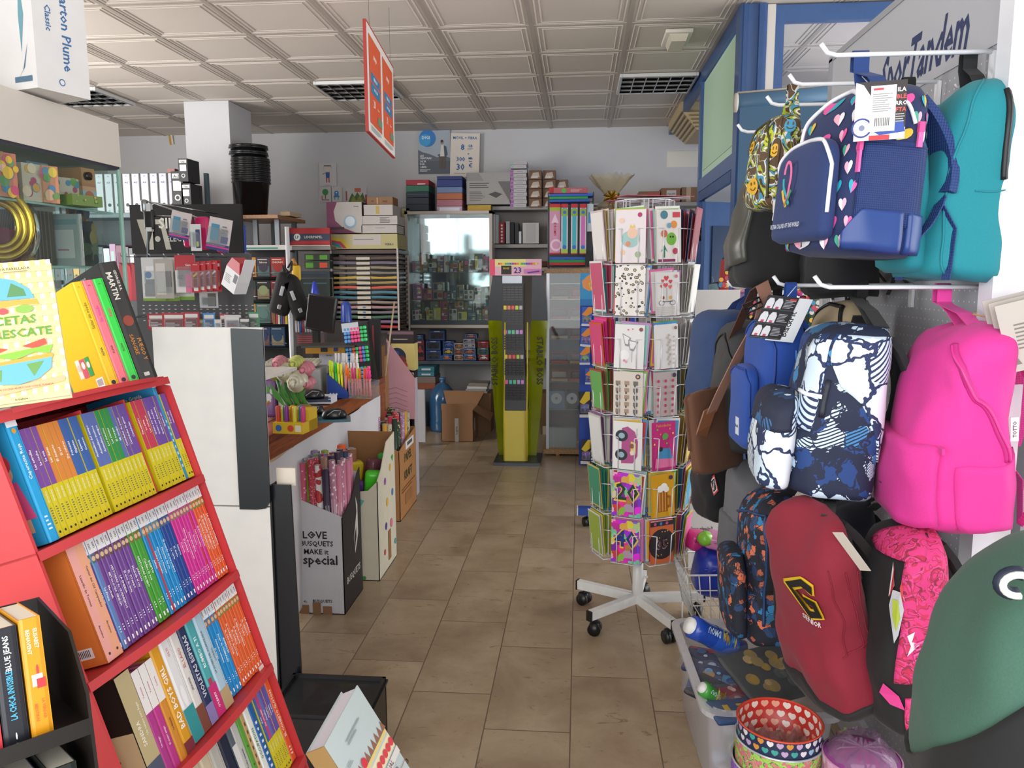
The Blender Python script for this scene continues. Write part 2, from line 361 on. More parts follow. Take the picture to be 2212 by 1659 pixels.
m=MB();P0,P1=Vector((1.2,5.5,0)),Vector((3.6,7.1,0));dv=(P1-P0).normalized();F3=fr(P0,dv,(0,0,1))
L=(P1-P0).length
m.bb((0,2.45,-.05),(L,2.6,.05),bl,F3);m.bb((0,2.66,-.03),(L,2.7,.03),bl2,F3)
for k in range(4):m.bb((L*k/3-.03,0,-.04),(L*k/3+.03,2.6,.04),bl,F3)
m.bb((0,0,-.05),(L,.12,.05),bl,F3)
struct('window_3',m)
m=MB();m.bb((0,.1,-.003),(L,2.5,.003),glass('#dfe9f5',.25),F3);ob('pane',m,bpy.data.objects['window_3'])
a=YP(1592,222,4.45);b_=YP(1800,205,4.35)
t=thing('roller_blind','dark teal roller blind in its grey cassette beside the blue frame','blind',TR(a.x,a.y,a.z))
d=b_-a
m=MB();m.cyl((0,0,0),d,.045,C('#4a6f8e',.5),16);ob('roller',m,t)
m=MB();m.cyl((-.012,0,0),(0,0,0),.05,C('#cfcac0',.5),16);m.tube([(0,0,.05),d+Vector((0,0,.05))],.006,C('#b9b3a6',.4));ob('end_cap',m,t)
m=MB();m.loft([[(.01,-.03,0),(d.x,d.y-.03,d.z)],[(.01,-.035,-.9),(d.x,d.y-.035,d.z-.9)]],C('#41627f',.7,0,'cloth'),False,False,closed=False)
m.loft([[(.01,-.033,0),(d.x,d.y-.033,d.z)],[(.01,-.038,-.9),(d.x,d.y-.038,d.z-.9)]],C('#41627f',.7,0,'cloth'),False,False,closed=False);ob('fabric',m,t)
p=YP(1447,300,7.9);q=YP(1512,236,7.9)
t=thing('air_conditioner','beige slatted air conditioner hung under the ceiling at the far right','air conditioner',TR(1.24,7.85,2.915)@Matrix.Scale(.58,4,(0,0,1)))
m=MB();m.loft([[(-.36,-.5,.26),(.6,-.5,.26),(.6,.5,.26),(-.36,.5,.26)],[(-.36,-.5,.16),(.6,-.5,.16),(.6,.5,.16),(-.36,.5,.16)],[(-.2,-.38,-.12),(.5,-.38,-.12),(.5,.42,-.12),(-.2,.42,-.12)]],C('#b7a37c',.5),True,False);ob('casing',m,t)
for k in range(5):
 m=MB();z=.12-.05*k;x=-.345+.029*k+.005
 m.box((x,0,z),(.02,.92-.04*k,.022),C('#7d6d4e',.5));m.box((.1,-.49+.024*k,z),(.8-.04*k,.02,.022),C('#7d6d4e',.5));ob('slat',m,t)
p0=YP(783,42,3.9);p1=YP(848,300,4.9)
A=Vector((p0.x,3.9,0));B_=YP(846,130,4.55);B_.z=0
zt,zb=YP(783,42,3.9).z,YP(797,282,3.9).z
A=YP(790,160,3.9);A.z=0;B_=YP(848,200,4.78);B_.z=0
xd=(B_-A);Ls=xd.length;Hs=zt-zb
t=thing('hanging_sign','hanging white sign board with two orange phone tariff posters','sign',fr((A.x,A.y,zb),xd,(0,0,1)))
m=MB();m.bb((0,0,-.006),(Ls,Hs,.006),C('#e2ded8',.5));m.bb((0,-.004,-.008),(Ls,.002,.008),'#b83a34');m.bb((0,Hs-.002,-.008),(Ls,Hs+.004,.008),'#b83a34');m.bb((-.003,0,-.008),(.002,Hs,.008),'#b83a34');ob('board',m,t)
for k in(0,1):
 for sgn in(1,-1):
  m=MB();w,h=Ls*.4,Hs*.82
  M=Matrix.Translation((Ls*(.07+.47*k),Hs*.1,.0065))if sgn>0 else Matrix.Translation((Ls*(.07+.47*k)+w,Hs*.1,-.0065))@Matrix.Rotation(PI,4,'Y')
  m.deco(M,w,h,[('r',0,0,1,1,'#d8552a'),('t','simyo',.5,.8,.1,'#f3ece6',.8),('r',.12,.5,.76,.1,'#2d79a8'),('t','FIBRA 300',.5,.55,.06,'#f3f3f3',.66),('r',.12,.36,.76,.12,'#2d79a8'),('t','MOVIL 2GB',.5,.43,.05,'#f3f3f3',.66),('t','28' if k==0 else '31',.36,.26,.13,'#f6efe8',.4),('t',',99 euro' if k==0 else ',99 euro',.7,.24,.04,'#f6efe8',.4),('r',.62,.06,.38,.1,'#6f8a72'),('l',.05,-.08,.9,.06,3,'#9aa')],.0006)
  ob('poster',m,t)
for u in(.15,.92):
 m=MB();m.tube([(Ls*u,Hs,0),(Ls*u,CZ-zb,0)],.0012,'#55504c',4);ob('wire',m,t)
def quadM(px,Yv):
 tl,tr,bl_=[YP(*p,Yv)for p in px]
 return tl,tr,bl_
def poster(name,lab,x0,y0,x1,y1,Yv,items,base='#dcdad4',cat='poster',tilt=0,th=.002):
 a=YP(x0,y1,Yv);b=YP(x1,y0,Yv);w,h=b.x-a.x,b.z-a.z
 m=MB();m.bb((0,0,-th),(w,h,0),C(base));m.deco(Matrix(),w,h,items,.0012)
 M=fr((a.x,Yv,a.z),(1,0,0),(0,0,1))@Matrix.Rotation(tilt,4,'Z')
 return solo(name,m,lab,cat,M),w,h
po,w,h=poster('telecom_poster','grey poster with a blue circle and a standing man on the back wall',904,281,972,376,8.50,[('r',0,0,1,1,'#a9b3bf'),('p',[(0,0),(1,0),(1,.36),(.8,.42),(.6,.38),(.35,.46),(.15,.5),(0,.56)],'#636b76'),('r',0,0,1,.3,'#565d67'),('c',.3,.82,.2,'#2f7fc4'),('c',.22,.78,.14,'#3fa0d8'),('t','DIGI',.25,.84,.1,'#f0f4f8',.34),('t','LAS',.12,.42,.06,'#eef0f2'),('t','VENTAJAS',.24,.355,.06,'#eef0f2',.36),('t','DE IR',.16,.29,.06,'#eef0f2'),('t','POR',.13,.225,.06,'#eef0f2'),('t','LIBRE.',.17,.16,.06,'#eef0f2'),('l',.05,.05,.36,.06,2,'#e0e0e0'),('p',[(.6,.44),(.7,.46),(.72,.6),(.78,.66),(.88,.62),(.92,.44),(.86,.38),(.66,.38)],'#4b5563'),('p',[(.68,.4),(.82,.4),(.8,.66),(.72,.66)],'#d9d7d0'),('p',[(.66,.4),(.86,.4),(.84,.12),(.77,.1),(.76,.32),(.72,.1),(.66,.12)],'#5b4f48'),('c',.75,.72,.04,'#9c7f6d'),('c',.75,.75,.032,'#33302e')])
po,w,h=poster('price_poster','cream poster reading MOVIL + FIBRA 30 euro on the back wall',972,286,1034,382,8.47,[('t','MÓVIL + FIBRA',.5,.9,.085,'#2f6ea5',.88),('t','8',.42,.68,.19,'#23629e'),('t','GB',.68,.71,.085,'#2f6ea5'),('l',.58,.61,.2,.05,2,'#888'),('t','+',.62,.53,.09,'#2f6ea5'),('t','300',.36,.41,.14,'#2f6ea5',.4),('t','Mb',.7,.43,.08,'#2f6ea5'),('t','Fibra',.7,.36,.04,'#555',.2),('t','30',.36,.23,.2,'#23629e',.4),('t','€',.7,.27,.13,'#2f6ea5'),('l',.14,.07,.6,.03,1,'#999')],'#ddd3c8',tilt=-.03)
poster('child_drawing',"child's drawing of a girl in blue and red taped to the back wall",690,352,726,402,8.5,[('c',.5,.72,.09,'#d8c6b4'),('p',[(.25,.7),(.3,.9),(.7,.9),(.75,.7),(.7,.86),(.3,.86)],'#49443f'),('p',[(.38,.6),(.62,.6),(.6,.35),(.4,.35)],'#31589c'),('p',[(.4,.35),(.47,.35),(.46,.15),(.4,.15)],'#b33f4e'),('p',[(.53,.35),(.6,.35),(.6,.15),(.54,.15)],'#b33f4e'),('p',[(.2,.5),(.38,.55),(.38,.58),(.2,.54)],'#9a8b5d'),('l',.3,.02,.4,.03,1,'#666')],'#cac6c4','drawing')
poster('child_drawing',"child's drawing of a tree on the back wall left of the blue creature",690,404,716,436,8.5,[('c',.5,.66,.22,'#3d8a4a'),('r',.46,.2,.08,.3,'#7a5a3a'),('r',.2,.1,.6,.05,'#9a3038'),('r',.2,.12,.06,.3,'#b23038')],'#c6c3c2','drawing')
poster('child_drawing',"child's drawing of a blue creature on the back wall right of the tree",716,404,738,436,8.5,[('c',.5,.6,.16,'#3d78ae'),('p',[(.2,.3),(.8,.3),(.62,.6),(.38,.6)],'#3d78ae'),('r',.3,.15,.07,.2,'#3d78ae'),('r',.62,.15,.07,.2,'#3d78ae'),('c',.5,.62,.05,'#ddd')],'#c6c3c2','drawing')
poster('child_drawing',"child's drawing of a green forest with red poles, above the purple box",748,404,792,446,8.5,[('p',[(.1,.2),(.2,.5),(.3,.7),(.42,.5),(.55,.75),(.68,.5),(.8,.72),(.95,.2)],'#4d6a35'),('p',[(.2,.2),(.35,.55),(.5,.3),(.66,.6),(.85,.2)],'#8e8d3c'),('r',.42,.75,.3,.2,'#c2694f'),('r',.0,.3,.06,.5,'#a9393e'),('r',.92,.1,.08,.5,'#a9393e')],'#c6c3c2','drawing')
poster('paper_scrap','yellow strip of tape hanging from the top of the back wall',367,288,374,313,8.5,[('r',0,0,.5,1,'#b58a2e')],'#cfc6b8','tape',.1)
#  school bags on the pegboard stand
from mathutils import noise as _nz
class Bag:
 """soft body; local x = width, -y = front, z up, origin at the top of the back panel"""
 def __init__(s,W,D,H,seed=1,wr=.006,top=.24,bot=.1,front_in=.45,e=3.2,taper=0.):
  s.W,s.D,s.H,s.seed,s.wr,s.top,s.bot,s.fi,s.e,s.tp=W,D,H,seed,wr,top,bot,front_in,e,taper
 def P(s,a,t,off=0):
  """a: 0 = +x side, .25 = back, .5 = -x side, .75 = front ; t: 0 top .. 1 bottom"""
  k=1.
  if t<s.top:q=1-t/s.top;k=max(0,1-q**2.4)**(1/2.4)
  kb=1.
  if t>1-s.bot:q=(t-1+s.bot)/s.bot;kb=max(0,1-q**2.6)**(1/2.6)*.25+.75
  w=s.W/2*(.12+.88*k)*kb*(1-s.tp*(1-t));d=s.D*((1-s.fi)+s.fi*min(1,k*.35+t*.95))*kb*(.35+.65*k)
  th=a*2*PI;c,n=math.cos(th),math.sin(th);e=2/s.e
  x=math.copysign(abs(c)**e,c)*w;y=math.copysign(abs(n)**e,n)*d/2-d/2*1.0
  nv=_nz.noise_vector(Vector((x*9+s.seed*7,y*9,t*s.H*7)))+_nz.noise_vector(Vector((x*26+s.seed,y*22,t*s.H*17)))*.35
  p=Vector((x,y,-t*s.H))+nv*s.wr*1.6
  if off:
   nn=Vector((math.copysign(abs(c)**(2-e),c)/max(w,.01),math.copysign(abs(n)**(2-e),n)/max(d/2,.01),0));nn.z=.0
   if t<s.top*.6:nn=nn.normalized()+Vector((0,0,1-t/(s.top*.6)))
   p+=nn.normalized()*off
  return p
 def body(s,mb,mat,n=44,m=30):
  ts=[0,.004,.015,.035]+[.07+.93*i/m for i in range(m+1)]
  mb.loft([[s.P(i/n,min(t,1))for i in range(n)]for t in ts],mat,True,True)
 def patch(s,mb,mat,a0,a1,t0,t1,off=.003,n=14,m=14,t0f=None,t1f=None):
  g=[]
  for j in range(m+1):
   row=[]
   for i in range(n+1):
    u=i/n;ta=t0f(u)if t0f else t0;tb=t1f(u)if t1f else t1
    row.append((a0+(a1-a0)*u,ta+(tb-ta)*j/m))
   g.append(row)
  vs=[s.P(a,t,off)for r in g for(a,t)in r];fs=[]
  for j in range(m):
   for i in range(n):k=j*(n+1)+i;fs.append((k,k+n+1,k+n+2,k+1))
  b=[i for i in range(n+1)]+[j*(n+1)+n for j in range(1,m+1)]+[m*(n+1)+i for i in range(n-1,-1,-1)]+[j*(n+1)for j in range(m-1,0,-1)]
  base=len(vs);fl=[p for r in g for p in r]
  vs+=[s.P(*fl[i],-.002)for i in b]
  for k in range(len(b)):q=(k+1)%len(b);fs.append((b[k],b[q],base+q,base+k))
  mb.add(vs,fs,mat,True)
 def line(s,mb,mat,pts,r=.003,off=.003,n=16,flat=False):
  P=[]
  for i in range(len(pts)-1):
   (a,t),(b,u)=pts[i],pts[i+1]
   for k in range(n):f=k/n;P.append(s.P(a+(b-a)*f,t+(u-t)*f,off))
  P.append(s.P(*pts[-1],off));mb.tube(P,r,mat,5)
 def heart(s,mb,a,t,size,c1,c2,rot=0):
  pr=2*(s.W+s.D)*.86
  def q(x,y):
   x,y=x*math.cos(rot)-y*math.sin(rot),x*math.sin(rot)+y*math.cos(rot)
   return s.P(a+x*size/pr,t-y*size/s.H,.0022)
  H=[(0,-.5),(.22,-.28),(.42,-.05),(.5,.16),(.46,.34),(.33,.45),(.17,.44),(.05,.35),(0,.25)]
  for sg,c in((1,c1),(-1,c2)):
   pts=[q(x*sg,y)for x,y in H];cen=q(.18*sg,.05);n=len(pts)
   mb.add(pts+[cen],[((i,(i+1)%n,n)if sg>0 else((i+1)%n,i,n))for i in range(n)],c)
def zipmat(c):return C(c,.45,.1)
def bagM(px,Y,D,yaw=0,lean=0,roll=0,xo=0):
 """back-top origin placed from the pixel of the body's top centre; front looks along -x"""
 p=YP(px[0],px[1],Y)
 M=Matrix.Translation(p)@Matrix.Rotation(-PI/2+yaw,4,'Z')@Matrix.Rotation(lean,4,'X')@Matrix.Rotation(roll,4,'Y')
 return M@Matrix.Translation((0,D/2+xo,0))
def loop(t,bag,M,hook,w,mat,lab=None,spread=.035,name='handle'):
 """webbing loop from the top of the bag up over the hook point (world)"""
 h=M.inverted()@Vector(hook);m=MB();c=bag.P(.25,.015)
 fy=max(-bag.D*.75,min(-.012,h.y));a=Vector((c.x-spread,fy,-.008));b=Vector((c.x+spread,fy,-.008));r=.012
 side=(M.to_3x3().inverted()@Vector((1,0,0))).normalized()
 ax=(M.to_3x3().inverted()@Vector((0,1,0))).normalized();up=(M.to_3x3().inverted()@Vector((0,0,1))).normalized()
 pts=[a,a+(h-a)*.35+ax*.008*(1 if a.x<0 else-1),h+ax*r-up*.03]+[h+ax*r*math.cos(PI*k/6)+up*r*math.sin(PI*k/6)for k in range(7)]+[h-ax*r-up*.03,b+(h-b)*.35,b]
 if(pts[1]-h).dot(ax)<0:pts[2:-2]=pts[2:-2][::-1]
 m.ribbon(pts,side,w,.0022,mat);return ob(name,m,t,lab)
def straps(t,bag,mat,lab=None,length=.86,out=.05,w=.055,th=.014,sides=(-1,1),name='shoulder_strap',tail=True):
 for sx in sides:
  m=MB();pts=[]
  for k in range(13):
   f=k/12;z=-.03-f*bag.H*length;y=.004+out*math.sin(PI*f)**.8;x=sx*(bag.W*.13+bag.W*.22*f)
   pts.append((x,y,z))
  m.ribbon(pts[:9],(1,0,0),w,th,mat);m.ribbon(pts[8:],(1,0,0),w*.45,.003,mat)
  if tail:m.ribbon([pts[9],(pts[9][0]+.01,pts[9][1]+.03,pts[9][2]-.05),(pts[9][0]+.01,pts[9][1]+.03,pts[9][2]-.16)],(1,0,0),w*.45,.002,mat)
  ob(name,m,t,lab)
def pocket(mb,bag,mat,a0,a1,t0,t1,off,arch=.25):
 f=lambda u:t0+(t1-t0)*arch*abs(2*u-1)**3
 bag.patch(mb,mat,a0,a1,t0,t1,off,18,14,f)
 #  pegboard stand
def pegm():
 g=NG('perforated_steel',.4);co=g.coord();sp=g.n('ShaderNodeSeparateXYZ',{0:co})
 f=lambda v:g.math('SUBTRACT',g.math('FLOORED_MODULO',g.math('DIVIDE',v,.026),1.),.5)
 r=g.math('SQRT',g.math('ADD',g.math('POWER',f(sp.outputs[1]),2.),g.math('POWER',f(sp.outputs[2]),2.)))
 hole=g.math('LESS_THAN',r,.085)
 return g.done(g.mix(hole,lin('#a9abb2'),lin('#e9ebee')))
t=thing('pegboard_stand','tall white and grey perforated display stand carrying the school bags on the right','display stand',TR(.92,0,0))
m=MB();m.bb((.0,1.86,.12),(.012,3.1,2.04),pegm());ob('perforated_panel',m,t)
m=MB();m.bb((-.004,1.86,2.04),(.014,3.12,2.32),C('#b1b3b9',.45));m.bb((-.008,1.84,2.31),(.02,3.14,2.33),C('#9b9da3',.4));m.bb((-.008,3.1,2.04),(.02,3.14,2.32),C('#9b9da3',.4))
a=XP(1905,168,.915);b_=XP(2088,82,.915)
T=fr((-.0048,(a.y+b_.y)/2,(a.z+b_.z)/2-.004),(0,-1,0),(0,0,1));m.text('SporTandem',T@Matrix(((1,.22,0,0),(0,1,0,0),(0,0,1,0),(0,0,0,1))),.165,C('#26345f',.5),abs(a.y-b_.y)*1.03);ob('header_sign',m,t,'grey header with dark blue brand lettering')
m=MB();m.bb((-.03,1.8,0),(.05,1.86,2.6),C('#e6e8ee',.35));m.bb((.0,3.1,0),(.05,3.14,2.32),C('#d8dae0',.35));ob('upright',m,t)
m=MB();m.bb((-.02,1.86,.0),(.05,3.12,.12),C('#c8cacd',.4));ob('plinth',m,t)
hookpts=[(1.925,2.026),(2.2,2.026),(2.45,2.026),(2.88,2.026),(1.89,1.505),(2.28,1.505),(2.97,1.49),(2.0,1.0),(2.4,1.0),(2.72,1.5),(2.75,1.0)]
whm=C('#eceef2',.3,0,'plastic')
hlab=['nearest in the top row, carrying the heart backpack','in the top row beside the camouflage backpack','in the top row, third from the near end','in the top row at the far end, bare at its tip','carrying the graffiti and pink backpacks','carrying the royal blue backpack','at the far end of the middle row','behind the crimson backpack','behind the orange and blue printed backpack','hidden behind the brown strap','lowest at the far end']
for(y,z),hl in zip(hookpts,hlab):
 m=MB();m.tube([(-.002,y,z),(-.345,y,z),(-.365,y,z+.006),(-.38,y,z+.026)],.0055,whm,8);m.tube([(0,y,z),(0.0,y,z-.03)],.006,whm,6)
 m.box((-.005,y,z-.03),(.008,.022,.06),whm);m.v=[(p[0]+.92,p[1],p[2])for p in m.v];solo('display_hook',m,'long white display hook '+hl,'hook',None,'display hooks on the pegboard')
for y,z in[(2.02,2.02),(2.06,1.98),(2.45,1.9),(2.5,1.88),(2.2,.75),(2.05,1.75)]:
 m=MB();m.tube([(0,y,z),(-.02,y,z),(-.024,y,z+.008)],.003,whm,5);ob('short_peg',m,t)
 #  patterned fabrics
def camo(name,cols,sc=11,w=3.):
 g=NG(name,.75);co=g.coord((sc,sc,sc));n=g.n('ShaderNodeTexNoise',{0:co,'Scale':1.,'Detail':0.,'Distortion':w*.1})
 st=[(0,cols[0])];k=len(cols)
 for i in range(1,k):st.append((.33+.34*(i-1)/(k-1),cols[i]))
 c=g.ramp(n.outputs[0],st);n2=g.n('ShaderNodeTexNoise',{0:g.coord((sc,sc,sc),loc=(7,3,5)),'Scale':1.3,'Detail':0.,'Distortion':w*.1})
 c2=g.ramp(n2.outputs[0],[(0,cols[-1]),(.4,cols[1]),(.5,cols[2%k]),(.6,cols[0])]);f=g.ramp(n2.outputs[0],[(0,'#ffffff'),(.42,'#000000'),(.56,'#ffffff'),(.62,'#000000')])
 g.set(g.b.inputs['Normal'],g.n('ShaderNodeBump',{'Strength':.2,'Distance':.002,'Height':g.n('ShaderNodeTexNoise',{0:g.coord(),'Scale':300.}).outputs[0]}).outputs[0])
 return g.done(g.mix(f,c,c2))
def graffiti(name,dark,mid,light,white,sc=14,rot=.6,wt=.5,dk=.42):
 g=NG(name,.75);co=g.coord((sc,sc,sc),(rot,.3,rot))
 d=g.n('ShaderNodeTexNoise',{0:co,'Scale':2.5});co2=g.n('ShaderNodeVectorMath',{0:co,1:g.n('ShaderNodeVectorMath',{0:d.outputs[1],1:(.5,.5,.5)},operation='MULTIPLY').outputs[0]},operation='ADD').outputs[0]
 v=g.n('ShaderNodeTexVoronoi',{0:co2,'Scale':1.},distance='CHEBYCHEV');r=g.n('ShaderNodeSeparateColor',{0:v.outputs[1]})
 c=g.ramp(r.outputs[0],[(0,dark),(dk,mid),(.6,dark if dk>.3 else white),(.72,light),(1-wt*.35,white)])
 w=g.n('ShaderNodeTexWave',{0:co,'Scale':3.2,'Distortion':.4},wave_type='BANDS');ln=g.math('MULTIPLY',g.math('GREATER_THAN',w.outputs[1],.62),g.math('GREATER_THAN',r.outputs[1],.62))
 c=g.mix(ln,c,lin(dark));ed=g.n('ShaderNodeTexVoronoi',{0:co2,'Scale':1.},feature='DISTANCE_TO_EDGE')
 c=g.mix(g.math('LESS_THAN',ed.outputs[0],.035),c,lin(dark))
 g.set(g.b.inputs['Normal'],g.n('ShaderNodeBump',{'Strength':.2,'Distance':.002,'Height':g.n('ShaderNodeTexNoise',{0:g.coord(),'Scale':300.}).outputs[0]}).outputs[0])
 return g.done(c)
def meshm(name,c1,c2,sc=150):
 g=NG(name,.7);sp=g.n('ShaderNodeSeparateXYZ',{0:g.coord((sc,sc,sc))})
 a=g.math('SINE',g.math('ADD',g.math('ADD',sp.outputs[0],sp.outputs[1]),sp.outputs[2]));b=g.math('SINE',g.math('SUBTRACT',g.math('ADD',sp.outputs[0],sp.outputs[1]),sp.outputs[2]))
 f=g.math('MULTIPLY',a,b);g.set(g.b.inputs['Normal'],g.n('ShaderNodeBump',{'Strength':.4,'Distance':.002,'Height':f}).outputs[0])
 return g.done(g.mix(g.math('GREATER_THAN',f,.1),lin(c1),lin(c2)))
cl=lambda c:C(c,.8,0,'cloth')
PK,LP,TQ,YE,WH,MG='#e0529e','#e9a8bf','#1f9fb4','#d6b93a','#dfe0e6','#3fa588'
#  1 navy backpack with hearts
navy=cl('#1b2a58');B=Bag(.29,.2,.37,3,.004,.26,.07,.3,3.6);Y=1.86
M=bagM((1862,186),Y,B.D,.2,-.06)
t=thing('school_backpack','navy school backpack printed with coloured hearts, hanging from the top front hook','backpack',M)
m=MB();B.body(m,navy)
cs=[(PK,LP),(TQ,PK),(LP,WH),(YE,TQ),(PK,TQ),(LP,MG),(WH,LP)]
for r in range(9):
 for k in range(16):
  a=(k+.5*(r%2))/16;tt=.14+r*.1
  if .2<a<.32 or tt>.97:continue
  if(a<.13 or a>.93)and tt>.34:continue
  c=cs[(r*5+k*3)%7];B.heart(m,a,tt,.028,c[0],c[1],.2*math.sin(r*3+k))
ob('body',m,t)
m=MB();B.patch(m,cl('#20356f'),-.085,.16,.38,.62,.004);B.patch(m,meshm('navy_mesh','#1a3674','#11234e',700),-.075,.15,.4,.84,.008);ob('side_mesh_pocket',m,t,'blue mesh side pocket')
m=MB();B.patch(m,C('#213f80',.4),-.11,.02,.78,.985,.013,t0f=lambda u:.9-.14*min(1,u*2.2));B.patch(m,C('#213f80',.4),.04,.2,.78,.985,.013,t0f=lambda u:.76+.12*max(0,u*2-1));ob('rubber_bumper',m,t,'glossy blue moulded corner guards')
m=MB();B.line(m,zipmat('#e8e9ef'),[(.62,.42),(.66,.2),(.75,.06),(.84,.12),(.9,.24),(.91,.42)],.0055,.003);B.line(m,zipmat('#e8e9ef'),[(.95,.02),(.99,.1),(1.02,.28)],.004,.003);ob('main_zip',m,t,'white zip')
m=MB();p=B.P(.91,.42,.01);m.box((p.x,p.y,p.z-.0),(.012,.008,.022),'#d94c92');m.box((p.x,p.y,p.z-.03),(.011,.005,.05),'#e868ac');ob('zip_puller',m,t,'pink rubber zip puller on the front zip');m=MB();p=B.P(1.03,.3,.012);m.box((p.x,p.y,p.z),(.008,.012,.02),'#d94c92');m.box((p.x,p.y,p.z-.022),(.006,.01,.036),'#e868ac');ob('zip_puller',m,t,'pink rubber zip puller on the side zip')
F=Bag(.24,.045,.22,5,.002,.3,.12,.1,4);F.body
m=MB();m.T=TR(0,-B.D*.93,-.125);F.body(m,cl('#1f3468'),36,20);F.line(m,zipmat('#e8e9ef'),[(.52,.75),(.5,.3),(.6,.06),(.75,.012),(.9,.06),(.985,.3),(.985,.75)],.0045,.002)
G=lambda x,z:Vector((x,-.0545,z))
def rib(mm,pts,c,w=.007):
 mm.ribbon([G(*p)for p in pts],[Vector((-(pts[min(i+1,len(pts)-1)][1]-pts[max(i-1,0)][1]),0,(pts[min(i+1,len(pts)-1)][0]-pts[max(i-1,0)][0])))for i in range(len(pts))],w,.001,c)
arc=lambda x0,z0,r1,r2,a0,a1,n=10:[(x0+r1*math.cos(a0+(a1-a0)*i/n),z0+r2*math.sin(a0+(a1-a0)*i/n))for i in range(n+1)]
rib(m,arc(-.02,-.075,.016,.03,3.0,-.6)+[(-.012,-.12),(-.024,-.14)],'#e26aa0');rib(m,arc(-.022,-.08,.016,.03,3.14,4.3)+[(-.018,-.12),(-.004,-.138)],'#22a0ad');rib(m,[(-.04,-.105),(-.03,-.125),(-.016,-.142)],'#dfb52a');rib(m,[(.002,-.108),(-.012,-.128),(-.024,-.142)],'#2a8a5a')
m.text('ULTRA COLORS OF THE WORLD',fr((-.01,-.056,-.185),(1,0,0),(0,0,1)),.014,'#c9cfdd',.14);ob('front_pocket',m,t,'navy front pocket with a ribbon emblem and white zip')
straps(t,B,meshm('strap_mesh','#27437f','#1d3468',500),'quilted navy shoulder straps',.8,.07,.065,.018)
loop(t,B,M,ZP(1858,122,2.026),.034,C('#24407d',.7,0,'cloth'))
m=MB();Tg=fr(M.inverted()@YP(1843,306,1.69),M.inverted().to_3x3()@Vector((1,-.12,.03)),M.inverted().to_3x3()@Vector((0,0,1)));w,h=.095,.113
m.bb((0,0,-.0008),(w,h,.0008),C('#dfe0e2'),Tg);Tg2=Tg@Matrix.Translation((0,0,.0008))
m.deco(Tg2,w,h,[('p',[(.0,1),(1,1),(1,.2),(.85,.1),(.5,.5),(.15,.95)],'#2b2627'),('c',.15,.22,.17,'#2b3a86'),('c',.15,.22,.14,'#dfe0e6'),('c',.15,.22,.05,'#777f9c'),('p',[(.3,.2),(.95,.32),(1,.12),(.5,.08)],'#2b4aa0'),('t','ILA',.9,.84,.1,'#eee'),('t','BLE',.9,.72,.1,'#d8504f'),('t','RRO',.9,.61,.1,'#eee'),('t','FTA',.9,.5,.1,'#d8504f'),('l',.8,.28,.18,.16,4,'#aaa'),('r',.3,.0,.4,.08,'#c8313a')])
m.deco(Tg2@Matrix.Translation((.028,.016,.002)),.047,.088,[('r',0,0,1,1,'#f1f0ef'),('r',.1,.9,.4,.05,'#c8404a'),('l',.08,.42,.8,.42,9,'#8c8c90'),('b',.1,.06,.8,.28)],.0005)
m.tube([M.inverted()@YP(1872,218,1.7),M.inverted()@YP(1876,180,1.74),M.inverted()@YP(1862,165,1.8)],.0008,'#cfd0d6',4);ob('cardboard_tag',m,t,'large cardboard tag with barcode')
#  2 teal backpack
teal=cl('#188794');B=Bag(.28,.2,.43,11,.007,.2,.08,.55,3.);M=bagM((2055,188),1.93,B.D,-.05,.03)
t=thing('school_backpack','plain teal backpack with black diagonal zip behind the heart backpack','backpack',M)
m=MB();B.body(m,teal);B.line(m,teal,[(.0,.56),(.2,.54)],.002,.001);B.line(m,teal,[(.93,.02),(.94,.3),(.92,.6),(.93,.98)],.003,.001);ob('body',m,t)
m=MB();B.line(m,zipmat('#17191d'),[(.035,.1),(.05,.2),(.08,.5)],.008,.0);ob('side_zip',m,t,'black side zip')
F=Bag(.22,.06,.33,8,.006,.3,.1,.3,3);m=MB();m.T=TR(0,-B.D*.86,-.08);F.body(m,teal,32,18);F.line(m,zipmat('#17191d'),[(.52,.5),(.53,.2),(.62,.05),(.8,.03),(.95,.12),(.985,.3)],.006,.001)
m.box((.085,-.058,-.27),(.05,.006,.042),'#1b1e22');m.text('SAREL',fr((.085,-.062,-.27),(1,0,0),(0,0,1)),.014,'#c9d3d6',.04);ob('front_pocket',m,t)
straps(t,B,C('#1a1c20',.8,0,'cloth'),'black padded shoulder straps',.86,.06,.06,.02)
m=MB();m.ribbon([(B.W*.3,.04,-.4),(B.W*.3,.05,-.47),(B.W*.3,.045,-.56)],(0,1,.1),.028,.003,C('#1a1c20',.8,0,'cloth'));m.rbox((B.W*.3,.05,-.36),(.03,.05,.05),'#1a1c20',.01);ob('strap_tail',m,t,'black webbing strap end')
loop(t,B,M,ZP(2092,122,2.026),.03,C('#1d1f22',.8,0,'cloth'),'black handle loop')
